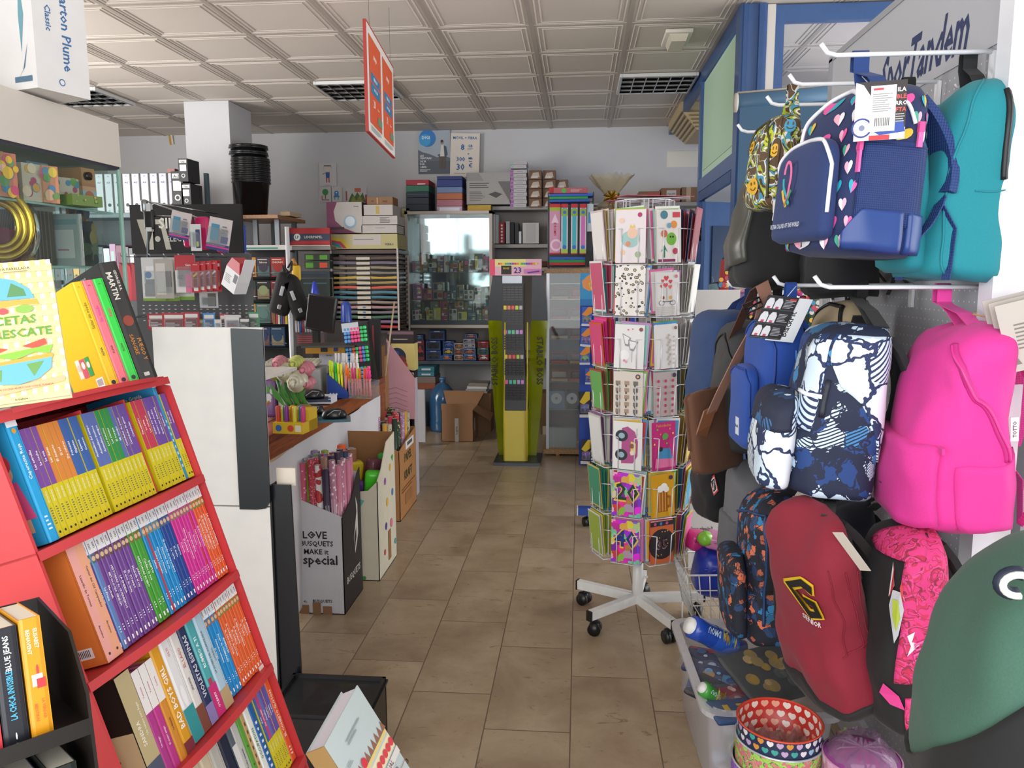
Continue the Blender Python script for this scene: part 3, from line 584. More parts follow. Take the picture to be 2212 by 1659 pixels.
#  3 small camouflage backpack with smileys
cm3=camo('smiley_camouflage',['#5b452f','#dcdad2','#a2b02a','#3d2c26','#3f8cae','#d9d6cc','#58432d'],24,2);B=Bag(.2,.12,.24,21,.003,.35,.2,.3,2.8);M=bagM((1668,252),2.2,B.D,.1,.05)
t=thing('kids_backpack','small brown and lime camouflage backpack with yellow smiley faces','backpack',M)
m=MB();B.body(m,cm3)
for a,tt,r,c in[(.78,.75,.022,'#dcaa1e'),(.87,.28,.02,'#b2bf2e'),(.93,.42,.016,'#dcaa1e'),(.72,.3,.016,'#dcaa1e'),(.0,.18,.017,'#4a9cc0'),(.66,.82,.016,'#dcaa1e'),(.97,.62,.012,'#dcaa1e')]:
 n=14;pr=2*(B.W+B.D)*.86
 q=lambda x,y,o=.003:B.P(a+x/pr,tt-y/B.H,o)
 pts=[q(r*math.cos(2*PI*k/n),r*math.sin(2*PI*k/n))for k in range(n)];m.add(pts+[q(0,0)],[(k,(k+1)%n,n)for k in range(n)],c)
 for sx in(-1,1):m.add([q(sx*r*.35+dx,r*.3+dy,.0045)for dx,dy in((-.002,-.004),(.002,-.004),(.002,.004),(-.002,.004))],[(0,1,2,3)],'#6b4a16')
 m.tube([q(r*.55*math.cos(PI*1.15+PI*.7*k/6),r*.5*math.sin(PI*1.15+PI*.7*k/6),.004)for k in range(7)],.0012,'#6b4a16',4)
ob('body',m,t)
m=MB();B.line(m,zipmat('#3b3a1f'),[(.6,.8),(.58,.4),(.66,.12),(.8,.08),(.88,.3),(.9,.7),(.88,.9)],.004,.002);B.line(m,cm3,[(.93,.05),(.96,.4),(.95,.9)],.004,.002);ob('zip',m,t)
m=MB();p=B.P(.95,.93,.01);m.box((p.x,p.y-.005,p.z-.015),(.035,.002,.03),'#dcdad6');ob('sewn_label',m,t,'white sewn-in label')
loop(t,B,M,ZP(1712,192,2.026),.026,cm3)
#  4 black backpacks high up behind
B=Bag(.3,.2,.42,31,.01,.22,.12,.5,2.8);M=bagM((1665,330),2.62,B.D*1.3,-.08,.05);B.D=.26
t=thing('school_backpack','black backpack with a rigid rounded front, hung behind the small camouflage backpack','backpack',M)
m=MB();B.body(m,cl('#17171a'));ob('body',m,t)
m=MB();B.patch(m,C('#4a4b45',.35),.56,.9,.12,.8,.012,18,18,lambda u:.05+.14*abs(2*u-1)**2,lambda u:.86-.06*abs(2*u-1));ob('front_panel',m,t,'smooth grey-black front shell')
straps(t,B,cl('#1a1a1c'),None,.9,.05);loop(t,B,M,Vector((.8,2.45,2.026)),.03,cl('#1a1a1c'))
B=Bag(.3,.2,.3,33,.012,.1,.2,.3,2.6);M=bagM((1800,420),2.42,B.D,-.05,.1)
t=thing('school_backpack','soft black bag showing only below the heart backpack','backpack',M)
m=MB();B.body(m,cl('#141418'));ob('body',m,t);straps(t,B,cl('#18181c'),None,.9,.04);loop(t,B,M,Vector((.84,2.2,2.026)),.03,cl('#1a1a1c'))
#  row two
B=Bag(.28,.17,.4,41,.007,.16,.1,.3,3.2);M=bagM((1546,668),2.98,B.D,.25,.02)
t=thing('school_backpack','plain dark blue bag at the far end of the middle row','backpack',M)
m=MB();B.body(m,cl('#25406f'));ob('body',m,t);straps(t,B,cl('#263f6b'),None,.8,.04);loop(t,B,M,Vector((.62,2.97,1.49)),.03,cl('#26407a'))
B=Bag(.27,.15,.44,43,.008,.2,.1,.3,3.);M=bagM((1592,692),2.72,B.D,.1,0)
t=thing('school_backpack','charcoal backpack hanging behind the brown shoulder strap','backpack',M)
m=MB();B.body(m,cl('#2f3133'));ob('body',m,t);m=MB();B.line(m,zipmat('#1c1d1f'),[(.6,.8),(.6,.3),(.75,.1),(.9,.3),(.92,.8)],.004,.002);ob('zip',m,t)
straps(t,B,cl('#202123'),None,.9,.05);loop(t,B,M,Vector((.7,2.72,1.5)),.035,cl('#151618'))
B=Bag(.26,.06,.27,47,.004,.12,.1,.2,3.5);c0=YP(1500,870,2.62)
M=Matrix.Translation(YP(1530,838,2.62))@Matrix.Rotation(-PI/2-.75,4,'Z')@Matrix.Rotation(.2,4,'X')@TR(0,.03,0)
t=thing('messenger_bag','brown canvas messenger bag with a wide tan shoulder strap','bag',M)
brn=cl('#63402c');m=MB();B.body(m,brn);ob('body',m,t)
m=MB();B.patch(m,brn,.52,.98,.0,.7,.006);ob('flap',m,t)
inv=M.inverted();st=[YP(1646,612,2.36),YP(1655,640,2.35),YP(1640,690,2.35),YP(1600,760,2.4),YP(1560,840,2.45),YP(1535,895,2.5)]
m=MB();m.ribbon([inv@p for p in st],inv.to_3x3()@Vector((.9,.3,.45)),.042,.003,C('#9c7260',.6,0,'cloth'));ob('shoulder_strap',m,t,'tan webbing shoulder strap')
st2=[YP(1646,612,2.36),YP(1632,622,2.45),YP(1605,680,2.6),YP(1570,760,2.7),YP(1545,860,2.75)]
m=MB();m.ribbon([inv@p for p in st2],inv.to_3x3()@Vector((.9,.3,.45)),.042,.003,C('#5e3524',.6,0,'cloth'));ob('shoulder_strap',m,t,'dark brown side of the strap')
m=MB();p=inv@YP(1626,660,2.33);m.T=Matrix.Translation(p)@inv.to_3x3().to_4x4()@Matrix.Rotation(-.45,4,'Y');m.tube([(-.026,0,-.014),(.026,0,-.014),(.026,0,.014),(-.026,0,.014)],.003,C('#2a1d18',.3,.5),6,closed=True);m.tube([(-.026,0,0),(.026,0,0)],.003,C('#2a1d18',.3,.5),6);ob('strap_buckle',m,t,'dark metal slider buckle')
m=MB();m.ribbon([inv@YP(1535,880,2.49),inv@YP(1520,925,2.5),inv@YP(1500,985,2.54)],inv.to_3x3()@Vector((.9,.3,.45)),.05,.006,C('#7a4e33',.5));ob('leather_tab',m,t,'stitched leather strap tab')
blu=cl('#1c479c');B=Bag(.24,.13,.4,51,.004,.2,.08,.25,3.4);M=bagM((1668,672),2.28,B.D,.08,.02)
t=thing('school_backpack','royal blue school backpack with a black product tag, in the middle row','backpack',M)
m=MB();B.body(m,blu);ob('body',m,t)
m=MB();B.patch(m,meshm('blue_mesh','#2a56ab','#1a3a80',700),-.06,.15,.5,.8,.006);ob('side_mesh_pocket',m,t)
F=Bag(.19,.045,.23,52,.003,.22,.1,.1,4);m=MB();m.T=TR(0,-B.D*.92,-.15);F.body(m,blu,32,18);F.line(m,C('#153a86',.6),[(.52,.6),(.53,.2),(.64,.04),(.86,.04),(.97,.2),(.985,.6)],.003,.001)
m.box((.03,-.047,-.17),(.03,.002,.05),'#cfd6e2');m.text('BlackFit',fr((.03,-.0485,-.17),(1,0,0),(0,0,1)),.011,'#334',.026);ob('front_pocket',m,t)
m=MB();B.line(m,C('#153a86',.6),[(.6,.7),(.58,.25),(.68,.07),(.86,.07),(.94,.25),(.95,.5)],.004,.002);B.line(m,C('#4b82d2',.5),[(.02,.25),(.03,.5)],.003,.003);ob('zip',m,t)
m=MB();p=B.P(.03,.45,.02);q0=[(p.x,p.y,p.z+.04),(p.x+.004,p.y-.004,p.z),(p.x+.006,p.y-.01,p.z-.05),(p.x+.004,p.y-.02,p.z-.09)];m.tube(q0,[.004,.007,.006,.003],C('#2a3f6b',.6),6);m.lathe([(.0,.012),(.011,.006),(.013,0),(.011,-.006),(0,-.012)],C('#3f7fd0',.4),10,TR(*q0[0]));ob('zip_puller',m,t,'beaded blue zip puller')
straps(t,B,blu,None,.85,.05,.05);loop(t,B,M,XP(1708,620,.58),.028,blu)
w,h=.115,.12;p0=inv=M.inverted();Tg=fr(inv@YP(1618,728,2.12),inv.to_3x3()@Vector((.97,.1,-.1)),inv.to_3x3()@Vector((.38,0,.92)))
m=MB();m.deco(Tg@TR(.045,-.004,-.003),.075,h*1.02,[('r',0,0,1,1,'#dfe2e6'),('v','BlackFit',.55,.4,.3,'#23232a',.7)],.0005)
its=[('r',0,0,1,1,'#1e1d20'),('r',.74,.9,.2,.05,'#c8303a')]
for r in range(3):
 for k in range(2):
  x,y=.04+k*.27,.06+r*.32;its+=[('p',[(x,y),(x+.24,y),(x+.24,y+.16),(x+.18,y+.24),(x+.06,y+.24),(x,y+.16)],'#d5d5da'),('r',x+.07,y+.0,.1,.05,'#c04a6a')]
 its+=[('l',.6,.08+r*.32,.36,.2,6,'#a9a9ae'),('r',0,.02+r*.33,1,.006,'#777')]
m.bb((0,0,-.001),(w*.72,h,0),C('#1e1d20',.3),Tg);m.deco(Tg,w*.72,h,its,.0005);m.tube([Tg@Vector((.05,h,.0)),Tg@Vector((.06,h+.03,.0)),inv@YP(1700,640,2.3)],.0009,'#ddd',4);ob('product_tag',m,t,'black product tag printed with small bags')
B=Bag(.27,.15,.3,55,.003,.3,.1,.3,2.8);M=bagM((1812,650),2.32,B.D,0,0)
t=thing('school_backpack','beige backpack with black piping peeking out above the graffiti backpack','backpack',M)
m=MB();B.body(m,cl('#b3a283'));ob('body',m,t);m=MB();B.line(m,zipmat('#17181a'),[(.55,.5),(.6,.15),(.72,.04),(.86,.05),(.95,.3)],.006,.003);ob('zip',m,t,'black zip')
m=MB();B.patch(m,cl('#17181a'),-.03,.14,.12,.9,.004);ob('side_panel',m,t,'black side panel');loop(t,B,M,Vector((.78,2.28,1.505)),.03,cl('#1b1c1e'))
gr=graffiti('graffiti_print','#1b2540','#20427e','#3f86bd','#c9dff0',22,.6,.55);grw=graffiti('graffiti_print_light','#27345a','#cfe3f3','#9cc6e2','#e2edf6',11,.8,1.2,.14)
B=Bag(.28,.2,.4,61,.006,.16,.1,.3,3.4);M=bagM((1812,694),1.9,B.D,-.1,-.05,.02)
t=thing('school_backpack','blue, black and white graffiti print backpack with a front pocket','backpack',M)
m=MB();B.body(m,gr);ob('body',m,t)
m=MB();B.patch(m,grw,-.06,.19,.06,.7,.004,16,16,None,lambda u:.12+.64*min(1,.12+u*1.1));ob('side_panel',m,t,'pale printed side panel')
m=MB();B.patch(m,grw,.8,.92,.09,.6,.005,8,14);ob('front_panel',m,t,'brushed pale print down the front edge');m=MB();B.patch(m,'#e4e9ef',.8,.935,.38,.4,.01,8,3);B.patch(m,'#1b2130',.935,.955,.3,.5,.009,3,5);ob('compression_strap',m,t,'white compression strap')
F=Bag(.26,.09,.22,62,.006,.2,.25,.2,2.8);m=MB();m.T=TR(0,-B.D*.9,-.17);F.body(m,grw,36,20);F.patch(m,graffiti('graffiti_dark','#20283e','#28416a','#20283e','#3b6ea2',12),.5,1.04,.0,.34,.004,24,8);ob('front_pocket',m,t,'pale front pocket with a dark flap')
straps(t,B,cl('#16171c'),'black shoulder straps',.8,.06,.05);loop(t,B,M,XP(1846,616,.78),.032,cl('#26272a'),'black handle loop')
pk=cl('#e0379a');B=Bag(.3,.22,.43,71,.009,.18,.07,.6,3.);M=bagM((2045,700),1.78,B.D*.9,-.05,.07)
t=thing('school_backpack','bright pink backpack hanging at the near end of the middle row','backpack',M)
m=MB();B.body(m,pk);ob('body',m,t)
m=MB();B.line(m,C('#c22a82',.6),[(.86,.08),(.93,.18),(1.0,.34),(1.08,.62)],.008,.0);B.line(m,C('#d8348f',.4),[(.86,.08),(.93,.18),(1.0,.34),(1.08,.62)],.003,.008);ob('side_zip',m,t,'diagonal pink zip')
m=MB();B.patch(m,pk,-.02,.2,.62,.98,.005,12,10,lambda u:.66-.05*u);ob('side_pocket',m,t)
m=MB();B.patch(m,pk,.6,.93,.55,.95,.02,16,10);p=B.P(.93,.56,.02);m.box((p.x,p.y,p.z),(.03,.006,.012),pk);ob('front_pocket',m,t)
straps(t,B,meshm('pink_mesh','#d83a94','#c22f80',600),'pink padded shoulder straps',.9,.07,.06,.02)
m=MB();q=B.P(.17,.5,.01);m.box((q.x,q.y,q.z),(.003,.016,.05),'#e9e3e6');m.deco(fr((q.x+.0025,q.y-.007,q.z-.022),(0,1,0),(0,0,1)),.014,.044,[('v','TOTTO',.5,.5,.7,'#555',.9)]);ob('sewn_label',m,t,'white sewn-in label')
m=MB();m.rbox((.1,.06,-.41),(.035,.04,.028),C('#e44aa4',.4),.008);m.ribbon([(.1,.055,-.42),(.1,.06,-.5),(.1,.05,-.58)],(0,1,0),.034,.003,C('#d83a96',.6,0,'cloth'));ob('strap_tail',m,t)
loop(t,B,M,XP(2036,624,.84),.032,C('#df3f9b',.6,0,'cloth'));m=MB();m.tube([(-.02,-.03,.02),(.01,-.05,.018),(.035,-.02,.01)],.0018,'#b98a5a',4);ob('elastic_band',m,t,'brown elastic band')
#  lower row
B=Bag(.26,.14,.42,81,.012,.16,.15,.4,2.8);M=bagM((1540,880),2.95,B.D,.2,.03)
t=thing('school_backpack','black backpack with a red-edged diamond patch, lowest at the far end','backpack',M)
m=MB();B.body(m,cl('#161619'));ob('body',m,t)
for a,tt,nm in((.93,.63,'MUNICH'),(.78,.5,'MUNICH')):
 m=MB();p=B.P(a,tt,.012);m.deco(fr((p.x-.022,p.y-.004,p.z-.035),(1,.5,0),(0,0,1)),.044,.08,[('p',[(.5,0),(1,.3),(.55,1),(0,.7)],'#c03a44'),('p',[(.5,.1),(.88,.34),(.55,.9),(.12,.66)],'#e6e2de'),('p',[(.5,.16),(.8,.36),(.55,.84),(.2,.64)],'#1a1a1d'),('v',nm,.5,.5,.22,'#e9e9e9',.4)],.001);ob('badge',m,t,'black diamond badge edged in red and white')
m=MB();B.patch(m,'#b7c42c',.74,.86,.1,.125,.006,8,3);ob('piping',m,t,'lime strip');straps(t,B,cl('#19191c'),None,.9,.05);loop(t,B,M,Vector((.72,2.97,1.49)),.03,cl('#19191c'))
B=Bag(.25,.15,.36,83,.01,.16,.12,.3,3.);M=bagM((1618,1000),2.6,B.D,.05,.02)
t=thing('school_backpack','grey fabric backpack partly behind the blue and orange patterned one','backpack',M)
m=MB();B.body(m,cl('#696b70'));ob('body',m,t);m=MB();B.patch(m,cl('#5f6166'),.6,.95,.5,.85,.012);ob('front_pocket',m,t);straps(t,B,cl('#55575c'),None,.85,.04);loop(t,B,M,Vector((.72,2.75,1.0)),.03,cl('#55575c'))
B=Bag(.27,.17,.42,85,.008,.2,.12,.4,3.);M=bagM((1640,1062),2.25,B.D,.02,.1)
bo=graffiti('neon_print','#191d2b','#24416b','#2b7fb4','#d9744f',52,.9,.5);g2=NG('neon_stripes',.7)
t=thing('school_backpack','black backpack printed with blue and orange graphic strokes, lower row','backpack',M)
m=MB();B.body(m,bo);ob('body',m,t);m=MB();B.patch(m,cl('#15161a'),-.06,.24,.04,.6,.006);ob('side_panel',m,t,'black side panel')
m=MB();B.line(m,zipmat('#23406e'),[(.93,.08),(.95,.3),(.95,.8)],.005,.004);B.line(m,zipmat('#23406e'),[(.6,.7),(.62,.2),(.8,.1),(.93,.08)],.004,.003);ob('zip',m,t)
F=Bag(.22,.06,.24,86,.006,.2,.12,.2,3);m=MB();m.T=TR(0,-B.D*.9,-.16);F.body(m,bo,28,14);ob('front_pocket',m,t)
straps(t,B,cl('#17181c'),None,.9,.05);loop(t,B,M,Vector((.72,2.4,1.0)),.03,cl('#17181c'))
B=Bag(.28,.16,.4,87,.01,.18,.12,.3,3.);M=bagM((1815,1085),2.15,B.D,-.1,0)
t=thing('school_backpack','very dark navy backpack behind the crimson one','backpack',M)
m=MB();B.body(m,cl('#1b1f2b'));ob('body',m,t);straps(t,B,cl('#15161b'),None,.9,.05);loop(t,B,M,Vector((.8,2.0,1.0)),.03,cl('#232428'))
red=cl('#86182f');B=Bag(.27,.17,.45,91,.012,.2,.06,.6,3.2);M=bagM((1718,1116),1.74,B.D*.8,.22,.38,.06)
t=thing('school_backpack','crimson backpack with a black and yellow letter G, slung at an angle','backpack',M)
m=MB();B.body(m,red)
for k in range(3):B.line(m,C('#82192f',.8),[(-.04+.05*k,.15+.03*k),(-.03+.05*k,.6)],.0016,.001)
B.line(m,C('#82192f',.8),[(-.06,.6),(.18,.56)],.0016,.001);ob('body',m,t)
m=MB();B.patch(m,cl('#1c1a1c'),.45,1.25,.92,.999,.006,40,4,lambda u:.9+.02*math.sin(u*14));ob('base_panel',m,t,'black bottom panel')
m=MB();B.patch(m,cl('#1c1a1c'),.55,.62,.38,.66,.005,6,8);B.patch(m,cl('#1c1a1c'),.15,.24,.1,.32,.005,6,8);ob('side_panel',m,t,'black side inserts')
def patchtext(mb,s_,a,tt,size,mat,off,flip=1):
 v,f,w,h=_txt(s_);pr=2*(B.W+B.D)*.86
 mb.add([B.P(a+p[0]*size/pr,tt-p[1]*size/B.H,off)for p in v],f,mat)
m=MB();
for dx in(-.006,0,.006):
 for dy in(-.006,0,.006):patchtext(m,'G',.82+dx,.29+dy*1.2,.13,'#d9b21e',.006+.0001*abs(dx+dy))
patchtext(m,'G',.82,.29,.13,'#141214',.0085);patchtext(m,'SENIOR',.83,.42,.016,'#d8d2d4',.005);ob('letter_badge',m,t,'black letter G outlined in yellow')
straps(t,B,cl('#1a1819'),'black shoulder straps',.9,.05,.06,.02);loop(t,B,M,Vector((.64,2.0,1.0)),.03,cl('#232224'),'black handle loop')
m=MB();inv=M.inverted();m.tube([inv@YP(1796,1150,1.72),inv@YP(1815,1155,1.68),inv@YP(1822,1165,1.68)],.001,'#ddd',4);ob('tag_string',m,t);m=MB();Tg=fr(inv@YP(1870,1232,1.62),inv.to_3x3()@Vector((.5,-.6,.2)),inv.to_3x3()@Vector((-.6,0,.8)));m.bb((-.012,0,0),(.012,.1,.0012),'#c6c2b8',Tg);ob('hang_tag',m,t,'long paper hang tag')
pc=camo('pink_camouflage',['#d8357e','#c22a52','#8d2a45','#e0488f','#c8305a','#d83a80'],40,4);B=Bag(.27,.17,.42,95,.007,.2,.1,.5,3.);M=bagM((1915,1140),1.7,B.D,-.02,.16)
t=thing('school_backpack','black backpack with a pink camouflage side and a cartoonish fox print','backpack',M)
m=MB();B.body(m,cl('#171619'));ob('body',m,t);m=MB();B.patch(m,pc,-.085,.22,.0,.62,.006,16,18,None,lambda u:.66-.04*u);B.patch(m,pc,.72,1.,.0,.09,.006,14,5);ob('camouflage_panel',m,t,'pink camouflage panel')
m=MB();B.patch(m,pc,.95,1.03,.74,.98,.006,6,8);ob('side_pocket',m,t,'pink side pocket')
def surf(mb,pts,c,off):mb.add([B.P(a,u,off)for a,u in pts],[tuple(range(len(pts)))],c)
m=MB()
for dx,c,sc,o in((0,'#d6d8dc',1,.006),(0,'#c2343f',.6,.008)):
 for sx in(-1,1):surf(m,[(.9+sx*.012,.2),(.9+sx*(.012+.03*sc),.1+.02*(1-sc)),(.9+sx*(.012+.02*sc),.26)],c,o)
surf(m,[(.885,.22),(.915,.22),(.93,.3),(.91,.42),(.9,.46),(.89,.42),(.87,.3)],'#b9bcc2',.007);surf(m,[(.89,.26),(.91,.26),(.915,.34),(.9,.4),(.885,.34)],'#a8b93a',.009)
ob('fox_print',m,t,'silver and green animal emblem');m=MB();surf(m,[(.94,.42),(.965,.4),(.958,.45),(.985,.46),(.95,.52),(.957,.47)],'#e6e2ea',.007);ob('lightning_print',m,t,'white lightning mark');m=MB();surf(m,[(.88,.68),(.93,.72),(.95,.8),(.9,.78),(.86,.74)],'#d93f8e',.007);ob('flash_print',m,t,'magenta flash')
m=MB()
for k in range(2):m=MB();p=B.P(.985,.46+.05*k,.008);m.tube([(p.x+.002,p.y-.012,p.z-.012),(p.x+.002,p.y+.012,p.z-.004),(p.x+.002,p.y+.012,p.z+.008),(p.x+.002,p.y-.012,p.z+.0)],.0028,'#e05a9c',5,closed=True);ob('zip_puller',m,t,'pink zip puller')
straps(t,B,cl('#17161a'),None,.9,.05);loop(t,B,M,XP(1975,1085,.8),.03,cl('#17161a'))
gn=cl('#3c6152');B=Bag(.34,.26,.36,101,.006,.5,.05,.25,2.6);M=bagM((2262,1150),1.0,B.D,-.25,.0)
t=thing('school_backpack','dark green bag with a black base in the near right corner','backpack',M)
m=MB();B.body(m,gn);ob('body',m,t)
m=MB();B.patch(m,cl('#0d0e10'),.45,1.2,.72,.999,.006,40,12,lambda u:min(.93,max(.25,.9-1.9*(u-.4))));ob('base_panel',m,t,'black base')
m=MB();inv=M.inverted();m.T=fr(inv@YP(2200,1262,.86),inv.to_3x3()@Vector((1,0,0)),inv.to_3x3()@Vector((0,0,1)))
o=[];pts=[(-.002+.016*math.cos(a*.35),.012*math.sin(a*.35))for a in range(3,15)];m.tube([(x,y,.004)for x,y in pts],.004,'#e5e6e0',6);m.tube([(x,y,-.003)for x,y in pts],.0075,'#1a2338',6);ob('logo',m,t,'raised white curl outlined in navy');loop(t,B,M,M@Vector((0,-.01,.12)),.03,gn)
#  books
paper=C('#e3dccb',.8);
def book(name,label,M,th,dp,ht,cover,spine=None,front=None,back=None,group=None,cat='book',pages=None,hard=True):
 """local x = thickness, +y = away from the spine, z = height, origin at the spine foot, left cover"""
 t=thing(name,label,cat,M,group);c=C(cover,.35)if isinstance(cover,str)else cover
 m=MB();w=.0014 if hard else .0006
 m.bb((0,0,0),(w,dp,ht),c);m.bb((th-w,0,0),(th,dp,ht),c)
 m.loft([[(0,.001,z),(th*.2,-.0012,z),(th*.8,-.0012,z),(th,.001,z),(th,.002,z),(0,.002,z)]for z in(0,ht)],c,True,False)
 if spine:m.deco(fr((0,-.0012,0),(1,0,0),(0,0,1)),th,ht,spine)
 if back:m.deco(fr((0,dp,0),(0,-1,0),(0,0,1)),dp,ht,back)
 if front:m.deco(fr((th,0,0),(0,1,0),(0,0,1)),dp,ht,front)
 ob('cover',m,t)
 i=.002 if hard else 0;m=MB();m.bb((w,.0018,i),(th-w,dp-i-.0006,ht-i-.0003),pages or paper);ob('pages',m,t,'cream page block');return t
 #  red cardboard stand, rows running away from the camera, face leaning back
DO=Vector((-.783,1.509,1.134));A_,T_=.052,.312
E1=Vector((math.sin(A_),math.cos(A_),0));N0=Vector((math.cos(A_),-math.sin(A_),0))
E2=Vector((0,0,1))*math.cos(T_)-N0*math.sin(T_);EN=E1.cross(E2)*1;EN=EN if EN.dot(N0)>0 else-EN
DM=Matrix(((E1.x,-EN.x,E2.x,DO.x),(E1.y,-EN.y,E2.y,DO.y),(E1.z,-EN.z,E2.z,DO.z),(0,0,0,1)))
SP=.211
redc=C('#c93a3e',.5,0,'card')
t=thing('book_stand','red cardboard floor stand with leaning shelves full of paperbacks','display stand',DM)
for k in range(2,-5,-1):
 if k==2:continue
 m=MB();z=k*SP-.008
 n=14;pts=[(-.458+.468*i/n,-.012-.02*math.sin(PI*i/n))for i in range(n+1)]
 m.prism(pts+[(.01,.19),(-.458,.19)],z-.004,z,redc)
 for i in range(n):
  a,b=pts[i],pts[i+1];m.loft([[(a[0],a[1]-.003,z-.014),(b[0],b[1]-.003,z-.014)],[(a[0],a[1]-.003,z+.001),(b[0],b[1]-.003,z+.001)],[(a[0],a[1]+.001,z+.001),(b[0],b[1]+.001,z+.001)]],redc,False,False,closed=False)
 ob('shelf',m,t)
m=MB();m.bb((-.458,.188,-1.05),(.01,.195,.215),redc);ob('back_panel',m,t)
for x,top in((.006,.205),(-.458,.215)):
 m=MB();m.prism([(-.012,-1.05),(-.012,top-.02),(.03,top),(.19,top+.02),(.19,-1.05)],x,x+.006,redc,Matrix(((0,0,1,0),(1,0,0,0),(0,1,0,0),(0,0,0,1))));ob('side_panel',m,t)
m=MB();n=14
top=[(-.458+.468*i/n,-.006-.05*math.sin(PI*i/n))for i in range(n+1)]
m.prism(top+[(.01,.19),(-.458,.19)],SP-.012,SP-.004,redc);ob('top_tray',m,t)
for k,xs in((0,(-.25,-.13)),(-1,(-.2,-.06)),(-2,(-.2,-.06))):
 for x in xs:m=MB();m.bb((x,.0,k*SP-.004),(x+.004,.19,(k+1)*SP-.03),redc);ob('divider',m,t)
def put(x,k,th,dp,ht,dy=0.,lean=0,dz=0):return DM@Matrix.Translation((x,dy,k*SP-.004+dz))@Matrix.Rotation(lean,4,'Y')
WT='#eef0ee'
def vapor(title,base,tc='#f0f2f4',label=None,head='#e9ebec',img='#7a6a52'):
 return[('r',0,.875,1,.125,head),('v','LEER',.5,.94,.5,'#444',.08),('r',.12,.79,.76,.075,img),('c',.5,.83,.022,'#d8b894',1),('u',title,.5,.5,.62,tc,.5),('l',.3,.14,.4,.07,3,'#e9eef4'),('r',.32,.035,.36,.04,'#f2f2f2')]
def yb(title,topc,tc='#f2f2ee',ylw='#d3c51d'):
 return[('r',0,.46,1,.54,topc),('r',0,0,1,.46,ylw),('v',title,.5,.72,.58,tc,.44),('v','Grandes',.5,.37,.5,'#e8e6d0',.12),('l',.25,.12,.5,.16,7,'#6a6a55'),('c',.5,.05,.012,'#2b2b22')]
x=.032;rows=[]
BADT=('HAMLET','Macbeth','Simbad','LA ENEIDA')
def rowput(k,items,x,ht=.19,dp=.125,jitter=.002,grp=None,rowname=''):
 for i,it in enumerate(items):
  title,cov,sp,th=it[:4];h=it[4]if len(it)>4 else ht;d=it[5]if len(it)>5 else dp;kw=it[6]if len(it)>6 else{}
  x-=th+.0006
  if any(b in title for b in BADT):title=title.split(' titled')[0]+' with a spine portrait'
  lab=kw.pop('label',None)or '%s, %s on the %s red shelf'%(title,(ORD[i]+' from right')if i<20 else 'toward the near end',rowname)
  book('paperback_book',lab.replace(' paperback titled',' book'),put(x,k,th,d,h,rnd.uniform(0,jitter)),th,d,h,cov,sp,kw.get('front'),kw.get('back'),grp)
 return x
cn={'#6b4ba0':'violet','#7a4a9c':'purple','#3b63a8':'blue','#d8853a':'orange','#2e9048':'green','#5c6fb0':'slate blue','#c23a58':'crimson','#b8382f':'red'}
def ybooks(lst,th=.0114):return[('%s-topped yellow paperback titled %s'%(cn.get(c,'coloured'),tt),'#d3c51d',yb(tt,c),th)for tt,c in lst]
A1=ybooks([('Curiosidades','#7a4a9c'),('El gran viaje','#6b4ba0')],.009)
A1+=[('tall bright blue thin picture book','#2f93c4',[('r',0,.9,1,.1,'#e8ecee'),('l',.3,.1,.4,.5,8,'#bfe0f0')],.012,.215,.15,{'back':[('r',0,.0,1,1,'#2e8fc2'),('t','Animales de la Granja',.5,.86,.05,'#f2f4f0',.8)]})]
A1+=ybooks([('Quiero ser','#6b4ba0'),('Quiero ser futbolista','#6b4ba0'),('Quiero ser medico','#6b4ba0'),('Quiero ser artista','#7a4a9c'),('Los volcanes','#c23a58'),('La selva','#c23a58'),('Dinosaurios','#c23a58')])
x=rowput(0,A1,.002,.178,.12,grp='yellow spined paperbacks on the upper shelf',rowname='upper')
A2=ybooks([('Cantidades','#6b4ba0'),('Cantidades de gatos','#6b4ba0'),('Cantidades de peces','#6b4ba0'),('Mi cuerpo','#5c6fb0'),('El bosque','#2e9048'),('Las plantas','#2e9048'),('Los insectos','#2e9048'),('Animalitos amigos','#5c6fb0'),('Animalitos marinos','#5c6fb0'),('Animalitos del campo','#5c6fb0')])
x=rowput(0,A2,x-.018,.178,.12,grp='yellow spined paperbacks on the upper shelf',rowname='upper')
A3=ybooks([('Cuentos','#3b63a8'),('Ligeros','#3b63a8'),('Gigantes','#3b63a8'),('Princesas','#3b63a8')])+ybooks([('De colores','#d8853a'),('El sol','#d8853a'),('El desierto','#d8853a'),('Las dunas','#d8853a'),('La voz','#7a4a9c'),('La noche','#7a4a9c'),('Las estrellas','#7a4a9c')])
A3=[(a.replace('yellow paperback','yellow booklet'),b,c,d)for a,b,c,d in A3]
x=rowput(0,A3,x-.008,.178,.12,grp='yellow spined paperbacks on the upper shelf',rowname='upper')
th=.022;x-=th+.004
book('storybook','tall cyan storybook with a girl in pink on its cover, upper red shelf',put(x,0,th,.15,.215,-.004),th,.15,.215,'#2da4dc',[('r',0,.86,1,.14,'#e8ecee'),('v','LEER',.5,.94,.3,'#3a9',.08),('c',.5,.83,.02,'#d8a03a',1),('v','Caperucita Roja',.5,.6,.4,'#e9f4f8',.4),('l',.3,.08,.4,.12,4,'#d8eef8')],None,[('c',.78,.55,.075,'#e0b79a'),('c',.8,.62,.07,'#d94a56'),('p',[(.6,.2),(.98,.2),(.9,.48),(.68,.48)],'#d9568e'),('r',.7,.1,.06,.1,'#e0b79a'),('r',.84,.1,.06,.1,'#e0b79a'),('b',.55,.03,.2,.08),('c',.3,.75,.05,'#f0c850'),('l',.1,.2,.3,.3,6,'#d9eef8')])
B1=[]
